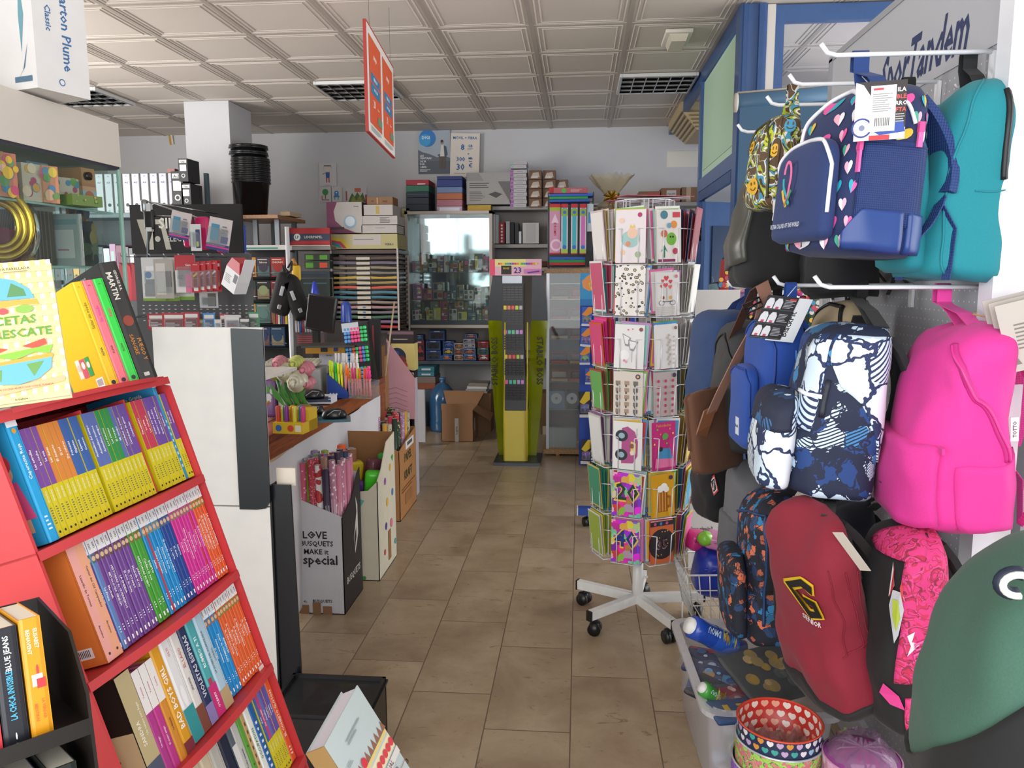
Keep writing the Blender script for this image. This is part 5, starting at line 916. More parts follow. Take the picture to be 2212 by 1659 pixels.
cards={(0,0):('birthday card with a crowned baby in a teal egg','#dcd3d6',[('c',.8,.9,.045,'#b0306a'),('c',.5,.45,.16,'#9cc2bf',1.15),('c',.56,.56,.1,'#e6c0a8'),('p',[(.46,.66),(.5,.73),(.56,.68),(.62,.73),(.66,.66)],'#e0c05a'),('c',.24,.2,.05,'#e4c29a'),('c',.75,.16,.06,'#9ab088'),('c',.2,.8,.05,'#e8c6b0'),('c',.42,.36,.05,'#d88a6a')]),(1,0):('tall card crowded with green monsters and palm trees','#ddd8d4',[('c',.6,.45,.12,'#6fae3a',.9),('c',.56,.49,.02,'#223'),('c',.66,.49,.02,'#223'),('c',.7,.72,.07,'#d88a3a'),('r',.65,.85,.3,.1,'#c2404a'),('c',.3,.9,.08,'#4a7a8a'),('p',[(.15,.2),(.3,.34),(.45,.2),(.33,.26),(.33,.1),(.27,.1),(.27,.26)],'#2f7a5a'),('r',.05,.02,.7,.05,'#8a2a5a'),('c',.3,.55,.07,'#c26a4a'),('c',.75,.22,.06,'#b0405a'),('c',.5,.7,.05,'#6a9ab0')]),(0,1):('leopard print greeting card',leop,[]),(1,1):('card with red heart balloons tied to a tandem bicycle','#d8d4d2',[('h',.45,.86,.13,'#c8404a'),('h',.3,.8,.09,'#d0565a'),('h',.62,.78,.1,'#c8404a'),('h',.42,.7,.12,'#d0505a'),('h',.25,.68,.08,'#c8404a'),('h',.6,.66,.1,'#d8686a'),('r',.45,.34,.015,.3,'#555'),('c',.25,.3,.06,'#4a4a4a',1.2),('c',.25,.3,.05,'#d8d4d2',1.2),('c',.7,.3,.06,'#4a4a4a',1.2),('c',.7,.3,.05,'#d8d4d2',1.2),('r',.25,.32,.45,.015,'#4a4a4a'),('c',.3,.42,.04,'#8a5a3a'),('c',.6,.42,.04,'#d8a04a'),('c',.85,.9,.04,'#c27a7a'),('l',.0,.02,1,.2,5,'#c6c0ba')]),(0,2):('white wedding card with two drawn glasses','#e2e1e0',[('p',[(.25,.8),(.55,.7),(.48,.5),(.36,.52)],'#8f8f92'),('p',[(.28,.77),(.5,.7),(.45,.55),(.37,.56)],'#e8e8e8'),('p',[(.45,.66),(.8,.62),(.66,.4),(.52,.42)],'#9a9a9e'),('p',[(.5,.63),(.75,.6),(.64,.45),(.54,.46)],'#e8e8e8'),('c',.35,.3,.12,'#efefef'),('h',.45,.88,.05,'#d87a9a'),('h',.6,.9,.04,'#d87a9a'),('c',.88,.9,.045,'#8a4a4a'),('c',.35,.18,.03,'#d890a0'),('c',.42,.15,.03,'#e0a0b0'),('r',.6,.15,.012,.3,'#777')]),(1,2):('white card with fine grey floral lace','#dfdcda',[('c',.6+.05*math.sin(k*2.1),.1+.055*k,.03,'#bdb2a6')for k in range(13)]+[('c',.8,.12+.1*k,.025,'#c6b6a6')for k in range(7)]+[('c',.88,.92,.04,'#8a6a5a')]),(0,3):('cream card patterned with little shop fronts','#d6cdc2',[('r',.08+.3*(k%3),.06+.16*(k//3),.16,.09,['#8c7c6c','#a98f7a','#6f6a68'][k%3])for k in range(15)]+[('r',.12+.3*(k%3),.02+.16*(k//3),.05,.05,'#4a4644')for k in range(15)]+[('c',.84,.9,.055,'#3d2a6a'),('c',.84,.9,.03,'#d8b04a')]),(1,3):('grey and pink cupcake pattern card in shiny film','#b8a9a8',[('c',.2+.3*(k%3),.1+.14*(k//3),.035,'#b0405e')for k in range(18)]+[('c',.86,.92,.05,'#3d2a4a')]),(0,4):('white card with a magenta camper van turned on its side','#e4e3e2',[('p',[(.3,.12),(.7,.14),(.86,.3),(.86,.6),(.75,.8),(.5,.9),(.3,.86)],'#b0508a'),('c',.3,.3,.12,'#2a3038',1.1),('c',.3,.3,.06,'#9ab4c4',1.1),('c',.3,.7,.12,'#2a3038',1.1),('c',.3,.7,.06,'#9ab4c4',1.1),('p',[(.62,.3),(.8,.34),(.8,.56),(.62,.6)],'#e2c66a'),('c',.66,.5,.05,'#8a5a3a'),('c',.68,.36,.05,'#e8d8c0'),('v','Tengas la edad',.82,.78,.05,'#666',.3)]),(1,4):('pink FELICIDADES card with a blue car','#c2307a',[('t','Felicidades',.5,.93,.08,'#e0903a',.8)]+[('c',.1+.13*k,.55+.1*((k*3)%4),.02,['#e8d04a','#6ac04a','#e87a3a'][k%3])for k in range(7)]+[('c',.55,.7,.07,'#5aa04a'),('p',[(.2,.2),(.25,.45),(.75,.45),(.85,.2)],'#3f8ab8'),('p',[(.1,.05),(.15,.25),(.9,.22),(.95,.05)],'#e070a0'),('c',.35,.44,.05,'#222')]),(0,5):('multicoloured birthday card with a big number 20',pres,gift('20','#17392c')),(1,5):('gold card with a mug of beer','#d09a1e',[('r',.3,.12,.4,.5,'#9a5a1e'),('r',.34,.14,.05,.45,'#d8922e'),('r',.46,.14,.05,.45,'#d8922e'),('r',.58,.14,.05,.45,'#d8922e'),('c',.4,.66,.08,'#efece6'),('c',.55,.7,.09,'#efece6'),('c',.65,.64,.07,'#efece6'),('p',[(.7,.5),(.84,.48),(.84,.22),(.7,.2),(.7,.26),(.78,.28),(.78,.42),(.7,.44)],'#9a5a1e'),('c',.85,.9,.05,'#3d2a4a')]),(0,6):('bright patterned card with a big number 40',pres,gift('40','#1e2f7c')),(1,6):('orange card with a black sprinkled number 35','#c9663c',[('c',.5,.46,.36,'#2b2024',.95)]+[('c',.5+.25*math.cos(k),.46+.3*math.sin(k*1.3),.014,'#d8b04a')for k in range(12)]+[('t','35',.5,.45,.3,'#b48a90',.6),('t','35',.51,.455,.27,'#4a343a',.55),('r',0,.9,1,.1,'#23202a'),('c',.2,.95,.035,'#c04a7a'),('c',.45,.95,.035,'#3a7ab8'),('c',.7,.95,.035,'#c04a7a')]),}
def greet(M,w,h,base,deco,lab,grp=None,th=.0016,base_mesh={}):
 m=MB();m.bb((-w/2,0,0),(w/2,h,th),C(base,.35)if isinstance(base,str)else base)
 if deco:m.deco(Matrix.Translation((-w/2,0,th)),w,h,deco,.0007)
 return solo('greeting_card',m,lab,'greeting card',M,grp)
edgec=['#e0e0de','#d86aa0','#7ab04a','#e2b83a','#4a90c4','#d2d0cc','#c8404a','#8fc4b8','#e8e6e2','#b884b8']
for(k,ri),(lab,base,dc)in cards.items():
 z0,z1=rowz[ri];w=.125 if k==0 else .112;h=(z1-z0)*.96 if ri in(0,1)else(z1-z0)*.93
 if(k,ri)==(1,1):h*=.86
 til=[.0,.05,-.02,.06,-.04,.07][(ri*2+k)%6]*(.6)
 greet(SM@fm(k,.047,z0)@Matrix.Rotation(til,4,'Z'),w,h,base,dc,lab+' on the wire carousel')
 for q in range(4):
  greet(SM@fm(k,.008+.008*q,z0+.004)@Matrix.Translation((rnd.uniform(-.014,.014),rnd.uniform(0,.012),0))@Matrix.Rotation(rnd.uniform(-.09,.09),4,'Z'),w,h,edgec[(ri*3+q+k*5)%10],[('r',.05,.05,.9,.9,edgec[(ri*3+q*7+k)%10])],'card tucked behind the '+lab,'cards behind the %d %d'%(k,ri)if False else 'cards behind the '+lab)
sidec={7:[['#d8d4d0','#b9a46a','#c8b4b8'],['#b84a6a','#4a9a9a','#d8d8d6'],['#c23a6a','#d83a8a','#c8552e'],['#5a9a4a','#8a6a4a','#a03a3a'],['#d0d0ce','#8a5a8a','#b8bab0'],['#3f8a6a','#2f8a8a','#c8b060'],['#9ab04a','#e0d04a','#d8d8d6']],2:[['#8a3a4a','#3a4a6a','#a03a4a'],['#dcdad4','#d2d0c8','#e0ded8'],['#d2d0ce','#c8c4c0','#dcdad8'],['#b8a468','#4a9a9a','#d0cec8'],['#d8b84a','#c8b8a0','#b09a5a'],['#4a9ac0','#d06a9a','#d8c84a'],['#d86aa0','#6aa0c0','#d8c84a']]}
rown=['top','second','third','fourth','fifth','sixth','lowest']
for k in(7,2,6,3):
 for ri,(z0,z1)in enumerate(rowz):
  for q in range(6 if k in(7,2)else 4):
   cs_=sidec[7 if k in(7,6)else 2][ri];M=SM@fm(k,.008+.0085*q,z0+.003)@Matrix.Rotation(.13*(q/6)if q>2 else 0,4,'X')@Matrix.Translation((rnd.uniform(-.01,.01),rnd.uniform(0,.014),0))
   greet(M,.115,(z1-z0)*rnd.uniform(.88,1.0),cs_[q%3],[('r',.04,.04,.92,.92,cs_[(q+1)%3])],'card seen edge-on in the %s row at the %s of the wire carousel'%(rown[ri],{7:'left side',2:'right side',6:'rear left',3:'rear right'}[k]),'%s row cards, %s'%(rown[ri],{7:'left side',2:'right side',6:'rear left',3:'rear right'}[k]))
m=MB();M=SM@TR(0,0,rowz[0][1]+.055)
for k,(c,a)in enumerate([('#c2567a',.1),('#d8d8da',-.15),('#d0687a',.3)]):
 greet(SM@TR(-.0+.03*k,-.03*k,rowz[0][1]+.045+.006*k,a)@Matrix.Rotation(.04,4,'X'),.3,.16,c,[],['pink','pale grey','rose'][k]+' sheet lying flat on top of the wire carousel')
 #  second, blue wheeled base behind it
t=thing('rolling_stand','blue rolling stand foot with a black caster, left of the carousel base','display stand',TR(.06,4.75,0))
m=MB();m.bb((-.06,-.03,.075),(.5,.03,.12),C('#2347a0',.4));ob('base_arm',m,t);m=MB();m.bb((-.064,-.031,.074),(-.058,.031,.121),C('#dcdcda'));ob('end_cap',m,t);caster(t,0,0,.4);caster(t,.44,0,.2)
m=MB();m.cyl((.26,0,.1),(.26,0,1.5),.02,C('#2347a0',.4),14);ob('pole',m,t)
#  leaning white sign board
a,b_=pc(1487,640,1600,1196,4.05)
m=MB();w,h=b_.x-a.x,b_.z-a.z+.02;m.bb((0,0,0),(w,.006,h+.1),C('#d0cdcb',.5));m.deco(fr((0,0,0),(1,0,0),(0,0,1)),w,h,[('t','La solución',.42,.955,.038,'#23201f',.9),('t','mejor y más',.38,.91,.038,'#b5222e',.9),('t','¿Necesitas',.3,.28,.04,'#b5222e',.6),('t','imprimir?',.3,.16,.03,'#555',.5)],.001)
solo('sign_board',m,'pale standing board reading La sol and mejor, behind the card carousel','sign',TR(a.x,4.05,0,.05)@Matrix.Rotation(-.0,4,'X'))
#  pencil cases on a rack behind the bags
t=thing('slat_rack','grey wire rack behind the bags, hung with pencil cases','display rack',TR(.95,4.35,0))
m=MB()
for k in range(9):m.tube([(.08+.12*k,.03,.9),(.08+.12*k,.03,1.95)],.003,C('#9a9ca2',.3,.8),5)
for k in range(6):m.tube([(.02,.03,.95+.19*k),(1.1,.03,.95+.19*k)],.003,C('#9a9ca2',.3,.8),5)
m.cyl((.03,.03,0),(.03,.03,2.0),.014,C('#9a9ca2',.3,.8),10);m.cyl((1.1,.03,0),(1.1,.03,2.0),.014,C('#9a9ca2',.3,.8),10);ob('wire_grid',m,t)
cases=[(1552,560,1578,640,'#9a2f33','wine red'),(1562,556,1582,648,'#2d4678','dark blue floral'),(1583,580,1640,632,'#c88aa6','pink burger print'),(1588,632,1612,690,'#8a6aa0','lilac'),(1532,612,1556,672,'#5f7a82','grey teal scribble'),(1640,588,1664,640,'#2f3338','black slogan'),(1664,588,1700,628,'#3f9a90','turquoise triangle'),(1700,584,1720,650,'#a82f3a','red'),(1720,580,1737,640,'#b03a86','magenta'),(1737,590,1765,700,'#2c4a3a','tropical green'),(1765,588,1790,690,'#8a4a3a','rust'),(1722,640,1745,720,'#b84a5a','coral'),(1745,640,1772,725,'#3a5a4a','leafy'),(1612,640,1640,700,'#26282e','charcoal'),(1790,600,1810,700,'#7a2f4a','plum')]
for i,(x0,y0,x1,y1,c,nm)in enumerate(cases):
 Y=4.27+.012*(i%4);a,b_=pc(x0,y0,x1,y1,Y);w,h=b_.x-a.x,b_.z-a.z
 t=thing('pencil_case',nm+' pencil case hanging on the rack behind the school bags','pencil case',TR(a.x+w/2,Y,a.z+h/2,0,0,rnd.uniform(-.12,.12)),'pencil cases on the rack')
 fl=[('c',rnd.random()*.8+.1,rnd.random()*.8+.1,.07,rnd.choice(['#d8d0c8','#c24a5a','#e0b04a','#4a8ab0','#3a2f33']))for _ in range(9)]
 m=MB();m.rbox((0,0,0),(w,.03,h),C(c,.7,0,'cloth'),.012);m.deco(fr((-w/2*.86,-.0152,-h/2*.86),(1,0,0),(0,0,1)),w*.86,h*.86,fl,.0008);ob('body',m,t)
 m=MB();m.tube([(-w*.42,0,h/2+.001),(w*.42,0,h/2+.001)],.004,'#222',5);m.tube([(0,0,h/2),(0,0,h/2+.03),(0,.04,h/2+.035)],.0015,'#999',4);ob('zip',m,t)
 #  white wire basket with toys
a=ZP(1500,1305,.12);BX,BY=.62,3.32
t=thing('wire_basket','white wire basket of plastic toys on the floor beside the carousel base','basket',TR(BX,BY,0,.1));m=MB()
w0,w1,d0,d1,hh=.14,.18,.11,.14,.21
for z,f in((.10,0),(.17,.33),(.24,.66),(.31,1)):
 w,d=w0+(w1-w0)*f,d0+(d1-d0)*f;m.tube([(-w,-d,z),(w,-d,z),(w,d,z),(-w,d,z)],.003 if f<1 else .0045,white,6,closed=True)
for k in range(9):
 f=-1+2*k/8
 for sg in(-1,1):m.tube([(w0*f,sg*d0,.1),(w1*f,sg*d1,.31)],.0022,white,5);m.tube([(sg*w0,d0*f,.1),(sg*w1,d1*f,.31)],.0022,white,5)
 m.tube([(w0*f,-d0,.1),(w0*f,d0,.1)],.0022,white,5)
ob('wire_body',m,t)
for sx in(-1,1):
 for sy in(-1,1):m=MB();m.tube([(sx*w0,sy*d0,.0),(sx*w0,sy*d0,.1)],.004,white,6);ob('leg',m,t)
def toy(lab,c,loc,d,rot,name='toy_case'):
 m=MB();m.rbox((0,0,0),d,C(c,.35,0,'plastic'),min(d)*.3,seg=3)
 for k in range(7):m.cyl((d[0]*(-.42+.14*k),-d[1]/2-.001,d[2]*.2),(d[0]*(-.42+.14*k),-d[1]/2-.004,d[2]*.2),.007,C(c,.35,0,'plastic'),8)
 solo(name,m,lab,'toy',TR(BX+loc[0],BY+loc[1],loc[2],rot,.1,.15),'toys in the wire basket')
toy('royal blue lidded plastic toy case filling the wire basket','#2238a8',(.0,0,.27),(.24,.18,.2),.1);toy('pink ridged plastic toy case lying on the blue one','#d985b4',(.02,-.03,.41),(.2,.1,.06),-.2);toy('magenta toy case poking out behind the green ball','#c8307e',(-.1,.06,.39),(.1,.1,.08),.4);toy('small sky blue case at the front of the wire basket','#3a9ad0',(.07,-.09,.22),(.1,.05,.14),.2)
m=MB();m.lathe([(.0,-.032),(.026,-.022),(.034,0),(.026,.022),(0,.032)],C('#86c83a',.3,0,'plastic'),20);m.lathe([(.034,-.002),(.036,0),(.034,.002)],'#6aa02a',20);solo('toy_ball',m,'bright green plastic half-ball on top of the toy basket','toy',TR(BX-.08,BY-.04,.43,0,.6),None)
#  translucent storage tub
tubm=glass('#f0eff2',.38,.25,'frosted_plastic')
c1,c2=ZP(1455,1338,.3),ZP(1538,1568,.3);xd=(c2-c1).normalized();L=0.62;Wd=.38
yd=Vector((-xd.y,xd.x,0))if xd.y<0 else Vector((xd.y,-xd.x,0))
yd=yd if yd.x>0 else-yd
t=thing('storage_tub','translucent white plastic tub full of cellophane-wrapped school items, on the floor','storage box',Matrix(((xd.x,yd.x,0,c1.x),(xd.y,yd.y,0,c1.y),(0,0,1,0),(0,0,0,1))))
def rr(x0,y0,x1,y1,r,z,n=5):
 o=[]
 for cx,cy,a0 in((x1-r,y1-r,0),(x0+r,y1-r,PI/2),(x0+r,y0+r,PI),(x1-r,y0+r,PI*1.5)):o+=[(cx+r*math.cos(a0+PI/2*i/n),cy+r*math.sin(a0+PI/2*i/n),z)for i in range(n+1)]
 return o
m=MB();m.loft([rr(.03,.03,L-.03,Wd-.03,.05,.004),rr(.01,.01,L-.01,Wd-.01,.05,.28)],tubm,False,True);m.add(rr(.03,.03,L-.03,Wd-.03,.05,.004),[tuple(range(24))],tubm);ob('body',m,t)
m=MB();rim=C('#c3c3c6',.4,0,'plastic');m.loft([rr(.01,.01,L-.01,Wd-.01,.05,.28),rr(-.012,-.012,L+.012,Wd+.012,.06,.283),rr(-.014,-.014,L+.014,Wd+.014,.06,.3),rr(.012,.012,L-.012,Wd-.012,.05,.303),rr(.014,.014,L-.014,Wd-.014,.05,.28)],rim,False,False);ob('rim',m,t)
TM=t.matrix_world.copy()
def water(M,c1,c2,lab,s_=1):
 t=thing('drinks_bottle',lab,'bottle',M);m=MB();r=.036*s_;m.lathe([(0,0),(r,0),(r,.1*s_),(r*.95,.15*s_),(r*1.0,.17*s_),(r*1.,.2*s_),(r*.7,.205*s_)],C(c1,.3,0,'plastic'),28);ob('body',m,t)
 m=MB();m.lathe([(r*.72,.2*s_),(r*.7,.215*s_),(0,.216*s_)],C('#dcdcda',.4),24);m.lathe([(r*1.012,.035*s_),(r*1.012,.12*s_)],C(c2,.3),28);ob('cap',m,t,'white cap and printed sleeve')
 m=MB();v=Matrix.Rotation(PI/2,4,'X');m.text('DMOU',Matrix.Translation((0,-r*1.03,.14*s_))@v@Matrix.Rotation(PI/2,4,'Z'),.03*s_,'#cfe0f0',.05);
 for k in range(5):m.add([(p[0]*.018+rnd.uniform(-.02,.02),-r*1.03,p[1]*.018+.05*s_+.012*k)for p in HEART],[tuple(range(16))],['#dcc23a','#5a9ad8','#8fc04a','#c88a3a','#e0d060'][k])
 ob('print',m,t);return t
def along(p0,p1):
 z=(p1-p0).normalized();v=Vector((-.2,-.7,.7));v=(v-z*v.dot(z)).normalized();return fr(p0,(-v).cross(z),-v)
water(along(YP(1598,1404,2.42),YP(1500,1356,2.36)),'#1f46a8','#2b58b4','blue printed drinks bottle in clear film at the back of the tub')
def pouch(lab,px,Y,w,h,c,its,rx,rz,film=True,ry=0):
 p=YP(*px,Y);M=TR(p.x,p.y,p.z,rz,rx,ry);t=thing('wrapped_pouch',lab,'pouch',M,'wrapped goods in the tub')
 m=MB();m.rbox((0,0,0),(w,h,.018),C(c,.6),.008);m.deco(Matrix.Translation((-w/2*.94,-h/2*.94,.0095)),w*.94,h*.94,its,.0006);ob('body',m,t)
 if film:
  m=MB();n=9;g=[[(-w*.54+w*1.08*i/n,-h*.56+h*1.12*j/n,.013+.005*math.sin(i*2.3+j*1.7))for i in range(n+1)]for j in range(n+1)]
  m.loft(g,glass('#f4f6fa',.06,.08,'film'),False,True,closed=False);ob('clear_film',m,t,'crinkled clear film')
cc=lambda n,cols:[('c',rnd.uniform(.08,.92),rnd.uniform(.1,.9),rnd.uniform(.05,.13),rnd.choice(cols))for _ in range(n)]
pouch('red, white and navy zip pouch in clear film across the tub',(1580,1440),2.45,.3,.13,'#2a3158',[('r',0,0,1,.1,'#b8283a'),('r',0,.12,1,.04,'#dcd8dc'),('r',0,.88,1,.06,'#b8283a')]+cc(16,['#c8d0e0','#3a5a8a','#8a2a3a']),.15,-.35)
pouch('navy and yellow cartoon-print pouch in the middle of the tub',(1580,1478),2.36,.26,.13,'#2a3a6b',[('c',.62,.3,.22,'#e0b81e'),('c',.7,.2,.1,'#6ab0d8'),('c',.2,.6,.16,'#dda01e'),('r',.38,.2,.1,.5,'#5f9ac4')]+cc(14,['#e0b81e','#3f5a9a','#88b8d8','#222a4a']),.2,-.35)
pouch('black pouch with a silver triangle at the left side of the tub',(1530,1490),2.33,.12,.1,'#20242c',[('p',[(.4,.4),(.6,.4),(.5,.7)],'#c8c8cc')],.3,-.8)
pouch('red patterned pouch under the cartoon-print one',(1590,1510),2.26,.2,.1,'#a03440',cc(10,['#d8a8a8','#702028','#e0c8c0']),.2,.3)
pouch('dark folder in shiny clear film at the right of the tub',(1665,1455),2.3,.26,.2,'#3a3d3a',cc(18,['#c8a86a','#5a5f58','#a88a4a']),.35,.5)
pouch('blue star-print folder near the front rim of the tub',(1600,1535),2.17,.18,.1,'#2c4a7a',[('r',.2,.3,.1,.4,'#d8b02a'),('r',.45,.3,.3,.1,'#d8b02a'),('r',.45,.6,.3,.1,'#d8b02a')],.1,.25)
water(along(YP(1578,1530,2.25),YP(1530,1495,2.22)),'#3f9a3a','#c8709a','small green and pink drinks bottle lying at the left of the tub',.62)
for i,(x,z,c)in enumerate([(.55,.05,'#d8d8d6'),(.5,.1,'#b8d4a8'),(.56,.14,'#d8b0b8'),(.46,.04,'#b8c8e0'),(.42,.12,'#d8d8d6')]):
 m=MB();m.cyl((0,0,-.02),(0,0,.02),.028,C(c,.4,0,'plastic'),16);solo('glue_pot',m,['white','pale green','pale pink','pale blue','upper white'][i]+' lidded pot showing through the front end of the tub','pot',TM@TR(x,.08+.04*(i%3),z+.02),'pots inside the tub')
 #  nested round tins
def hearts_mat(name,base,cols,sc,ang=1.):
 g=NG(name,.35);tc=g.n('ShaderNodeTexCoord');sp=g.n('ShaderNodeSeparateXYZ',{0:tc.outputs['Object']})
 u=g.math('MULTIPLY',g.math('ARCTAN2',sp.outputs[1],sp.outputs[0]),sc*ang/PI);v=g.math('MULTIPLY',sp.outputs[2],sc*3.6)
 row=g.math('FLOOR',v);uu=g.math('ADD',u,g.math('MULTIPLY',g.math('FLOORED_MODULO',row,2.),.5));ui=g.math('FLOOR',uu)
 x=g.math('MULTIPLY',g.math('SUBTRACT',g.math('SUBTRACT',uu,ui),.5),3.2);y=g.math('MULTIPLY',g.math('SUBTRACT',g.math('SUBTRACT',v,row),.5),3.0)
 x2=g.math('MULTIPLY',x,x);y2=g.math('MULTIPLY',y,y);q=g.math('SUBTRACT',g.math('ADD',x2,y2),1.);f=g.math('SUBTRACT',g.math('POWER',q,3.),g.math('MULTIPLY',x2,g.math('MULTIPLY',y2,y)))
 wn=g.n('ShaderNodeTexWhiteNoise',{0:g.n('ShaderNodeCombineXYZ',{0:ui,1:row})});c=g.ramp(wn.outputs[0],[(i/len(cols),k)for i,k in enumerate(cols)])
 return g.done(g.mix(g.math('LESS_THAN',f,0.),lin(base),c))
rc=YP(1684,1556,1.88);R_=YP(1776,1556,1.88).x-rc.x;R_*=1.0
def tin(r,z0,z1,outer,inner,lab,inside=True,lip=None,name='round_tin'):
 t=thing(name,lab,'tin',TR(rc.x,rc.y,rc.z),'nested round tins')
 m=MB();m.lathe([(r*.97,z0),(r,z1)],outer,56);ob('outer_wall',m,t)
 m=MB();m.lathe([(r,z1),(r+.002,z1+.003),(r-.002,z1+.005),(r-.004,z1+.002)],lip or C('#c8ccd6',.25,.5),56);ob('rim',m,t)
 m=MB();m.lathe([(r-.004,z1+.002),(r*.96,z0+.003),(0,z0+.003)],inner,56);ob('lining',m,t);return t
redh=hearts_mat('red_hearts','#c03028',['#e2d6cc','#e6dfd8','#dfa08a','#e2d6cc'],11)
tin(R_,-.085,0,hearts_mat('navy_hearts','#1f2a48',['#d8d4da','#c88a3a','#8fb4d0','#3a9a90','#b89ac0'],14),redh,'round tin with a red inside full of white hearts, topmost of the nested stack',lip=C('#c8462f',.3))
tin(R_*1.03,-.16,-.045,camo('floral_green',['#8fb84e','#97c055','#9ac85a','#8ab04a','#3a6a3a','#c86a7a'],60,2),C('#8fb84e',.4),'green floral round tin under the red-lined one')
tin(R_*1.1,-.3,-.105,camo('violet_dots',['#8a5ab8','#8456b0','#9468c0','#8a5ab8','#c0a0d8','#7a4aa8'],70,2),C('#7a4aa8',.4),'violet round tin under the green floral one')
tin(R_*1.17,-rc.z,-.24,camo('pale_floral',['#b8c4e0','#d0a8c0','#c8d0e8','#a8b0d8','#b0d0d0','#d8b8d0'],40,2),C('#b8c4e0',.4),'pale floral outer tin at the bottom of the nested stack')
m=MB();n=12;
g=[[((-.75+1.5*i/n)*R_*.9,(-.6+1.1*j/n)*R_*.9,-.055+.022*math.sin(i*1.9+j*.8)*math.cos(j*1.3))for i in range(n+1)]for j in range(n+1)]
m.loft(g,glass('#d8a8a4',.35,.1,'film'),False,True,closed=False);solo('clear_bag',m,'crumpled clear plastic bag inside the red-lined tin','plastic bag',TR(rc.x,rc.y,rc.z))
r2=YP(1862,1632,1.8);t=thing('wrapped_tin','pink and purple round tin wrapped in crinkled cellophane, right of the nested tins','tin',TR(r2.x,r2.y,r2.z))
m=MB();m.lathe([(.082,-r2.z),(.088,-.01),(.09,.0),(.086,.0)],hearts_mat('pink_band','#c890b0',['#e0c8d8','#a03a8a','#d8a8c8'],9),40);ob('outer_wall',m,t)
m=MB();m.lathe([(.086,-.002),(.05,.018),(.0,.022)],hearts_mat('purple_blots','#9a4a90',['#b03a90','#c8a0c8','#8a3a80'],6,1.4),32);ob('lid',m,t)
m=MB();rg=[]
for j in range(7):
 rg.append([((.096-.011*j+.006*math.sin(i*3.1+j*2))*math.cos(2*PI*i/36),(.096-.011*j+.006*math.sin(i*3.1+j*2))*math.sin(2*PI*i/36),[-.1,-.02,.012,.026,.034,.044,.052][j]+.008*math.sin(i*2.7+j))for i in range(36)])
m.loft(rg,glass('#f0e0ee',.1,.06,'film'),False,True);ob('cellophane',m,t,'shiny crinkled cellophane')
#  shelf with books beyond the pegboard's near post
t=thing('bookshelf','pale wooden bookshelf cut off by the right edge behind the white post','bookshelf',TR(1.22,2.0,0))
wd=C('#c8a877',.5,0,'wood')
for z in(.62,1.13,1.55):m=MB();m.bb((-.1,0,z-.025),(.5,.35,z),wd);ob('shelf',m,t)
m=MB();m.bb((-.1,.33,0),(.5,.35,2.2),C('#b9b9b8',.6));ob('back_panel',m,t);m=MB();m.bb((-.12,0,0),(-.1,.35,2.2),C('#a8a8aa',.5));m.bb((.5,0,0),(.52,.35,2.2),C('#a8a8aa',.5));ob('side_panel',m,t)
for i in range(4):
 book('novel','black novel with white spine lettering and green foot, %s from left on the right-edge shelf'%ORD[i],TR(1.13+.045*i,2.0,.935),.043,.14,.19,'#15201c',[('r',0,0,1,.3,'#2a5a3a'),('u','IBON MARTIN',.5,.68,.34,'#d0d4d2',.5)],group='black novels at the right edge')
m=MB();m.bb((0,0,0),(.3,.17,.005),'#1a1614');m.prism([(0,0),(.3,-.1),(.3,-.32),(0,-.32)],-.03,-.02,blk,Matrix(((1,0,0,0),(0,0,1,0),(0,1,0,.0),(0,0,0,1))));m.bb((0,0,-.31),(.3,.16,-.305),'#1a1614')
solo('book_display_box',m,'black cardboard book display box below the black novels at the right edge','display box',TR(1.12,1.99,.93))
for i in range(3):
 p=YP(2155+14*i,790+8*i,1.72-.03*i)
 m=MB();m.bb((0,0,0),(.12,.003,.14),'#b5afa8');m.deco(fr((0,0,0),(1,0,0),(0,0,1)),.12,.14,[('l',.2,.3,.4,.4,7,'#77706a'),('r',.6,.1,.3,.2,'#dcd8d2'),('p',[(.1,.1),(.2,.1),(.15,.2)],'#77706a')]);solo('magazine',m,'%s grey-covered magazine leaning past the white post at the right edge'%['first','second','third'][i],'magazine',Matrix.Translation(p)@Matrix.Rotation(-.3,4,'Y')@Matrix.Rotation(-.3,4,'Z'),'magazines past the white post')
 #  left side of the shop
gl=glass('#f4faf8',.012);ge=C('#9cc4b8',.15)
#  near glass cabinet with cream header
t=thing('glass_cabinet','glass display cabinet with a deep cream header board on the left','display cabinet',TR(-1.45,0,0))
cr=C('#d6cfc5',.5)
m=MB();m.bb((-.6,1.2,1.878),(0,2.452,2.012),cr);ob('header_board',m,t);m=MB();m.bb((-.59,1.2,1.868),(-.002,2.445,1.878),'#2b2b3a');ob('dark_strip',m,t,'dark edge under the header')  # dark strip runs along the underside of the header board
m=MB();m.bb((-.004,1.22,.5),(0,2.44,1.87),gl);ob('glass_door',m,t);m=MB();m.bb((-.58,2.436,.5),(-.004,2.44,1.87),gl);ob('glass_side',m,t)
for x,y in((-.004,2.435),(-.58,2.435)):m=MB();m.bb((x-.004,y,.5),(x+.006,y+.008,1.87),ge);ob('glass_edge',m,t,'green cut glass edge')
for z in(1.56,1.73):m=MB();m.bb((-.57,1.25,z),(-.02,2.42,z+.006),gl);m.bb((-.022,1.25,z),(-.018,2.42,z+.006),ge);ob('glass_shelf',m,t)
m=MB();m.bb((-.6,1.2,0),(0,2.45,.5),C('#c9c4bc',.5));ob('base',m,t)
m=MB();m.cyl((.004,2.28,1.83),(-.01,2.28,1.83),.012,C('#2a2320',.3,.5),16);ob('lock',m,t)
for y in(1.32,1.9):m=MB();m.bb((-.62,y,.5),(-.6,y+.02,1.87),C('#8fb0a8',.3));ob('rear_upright',m,t)
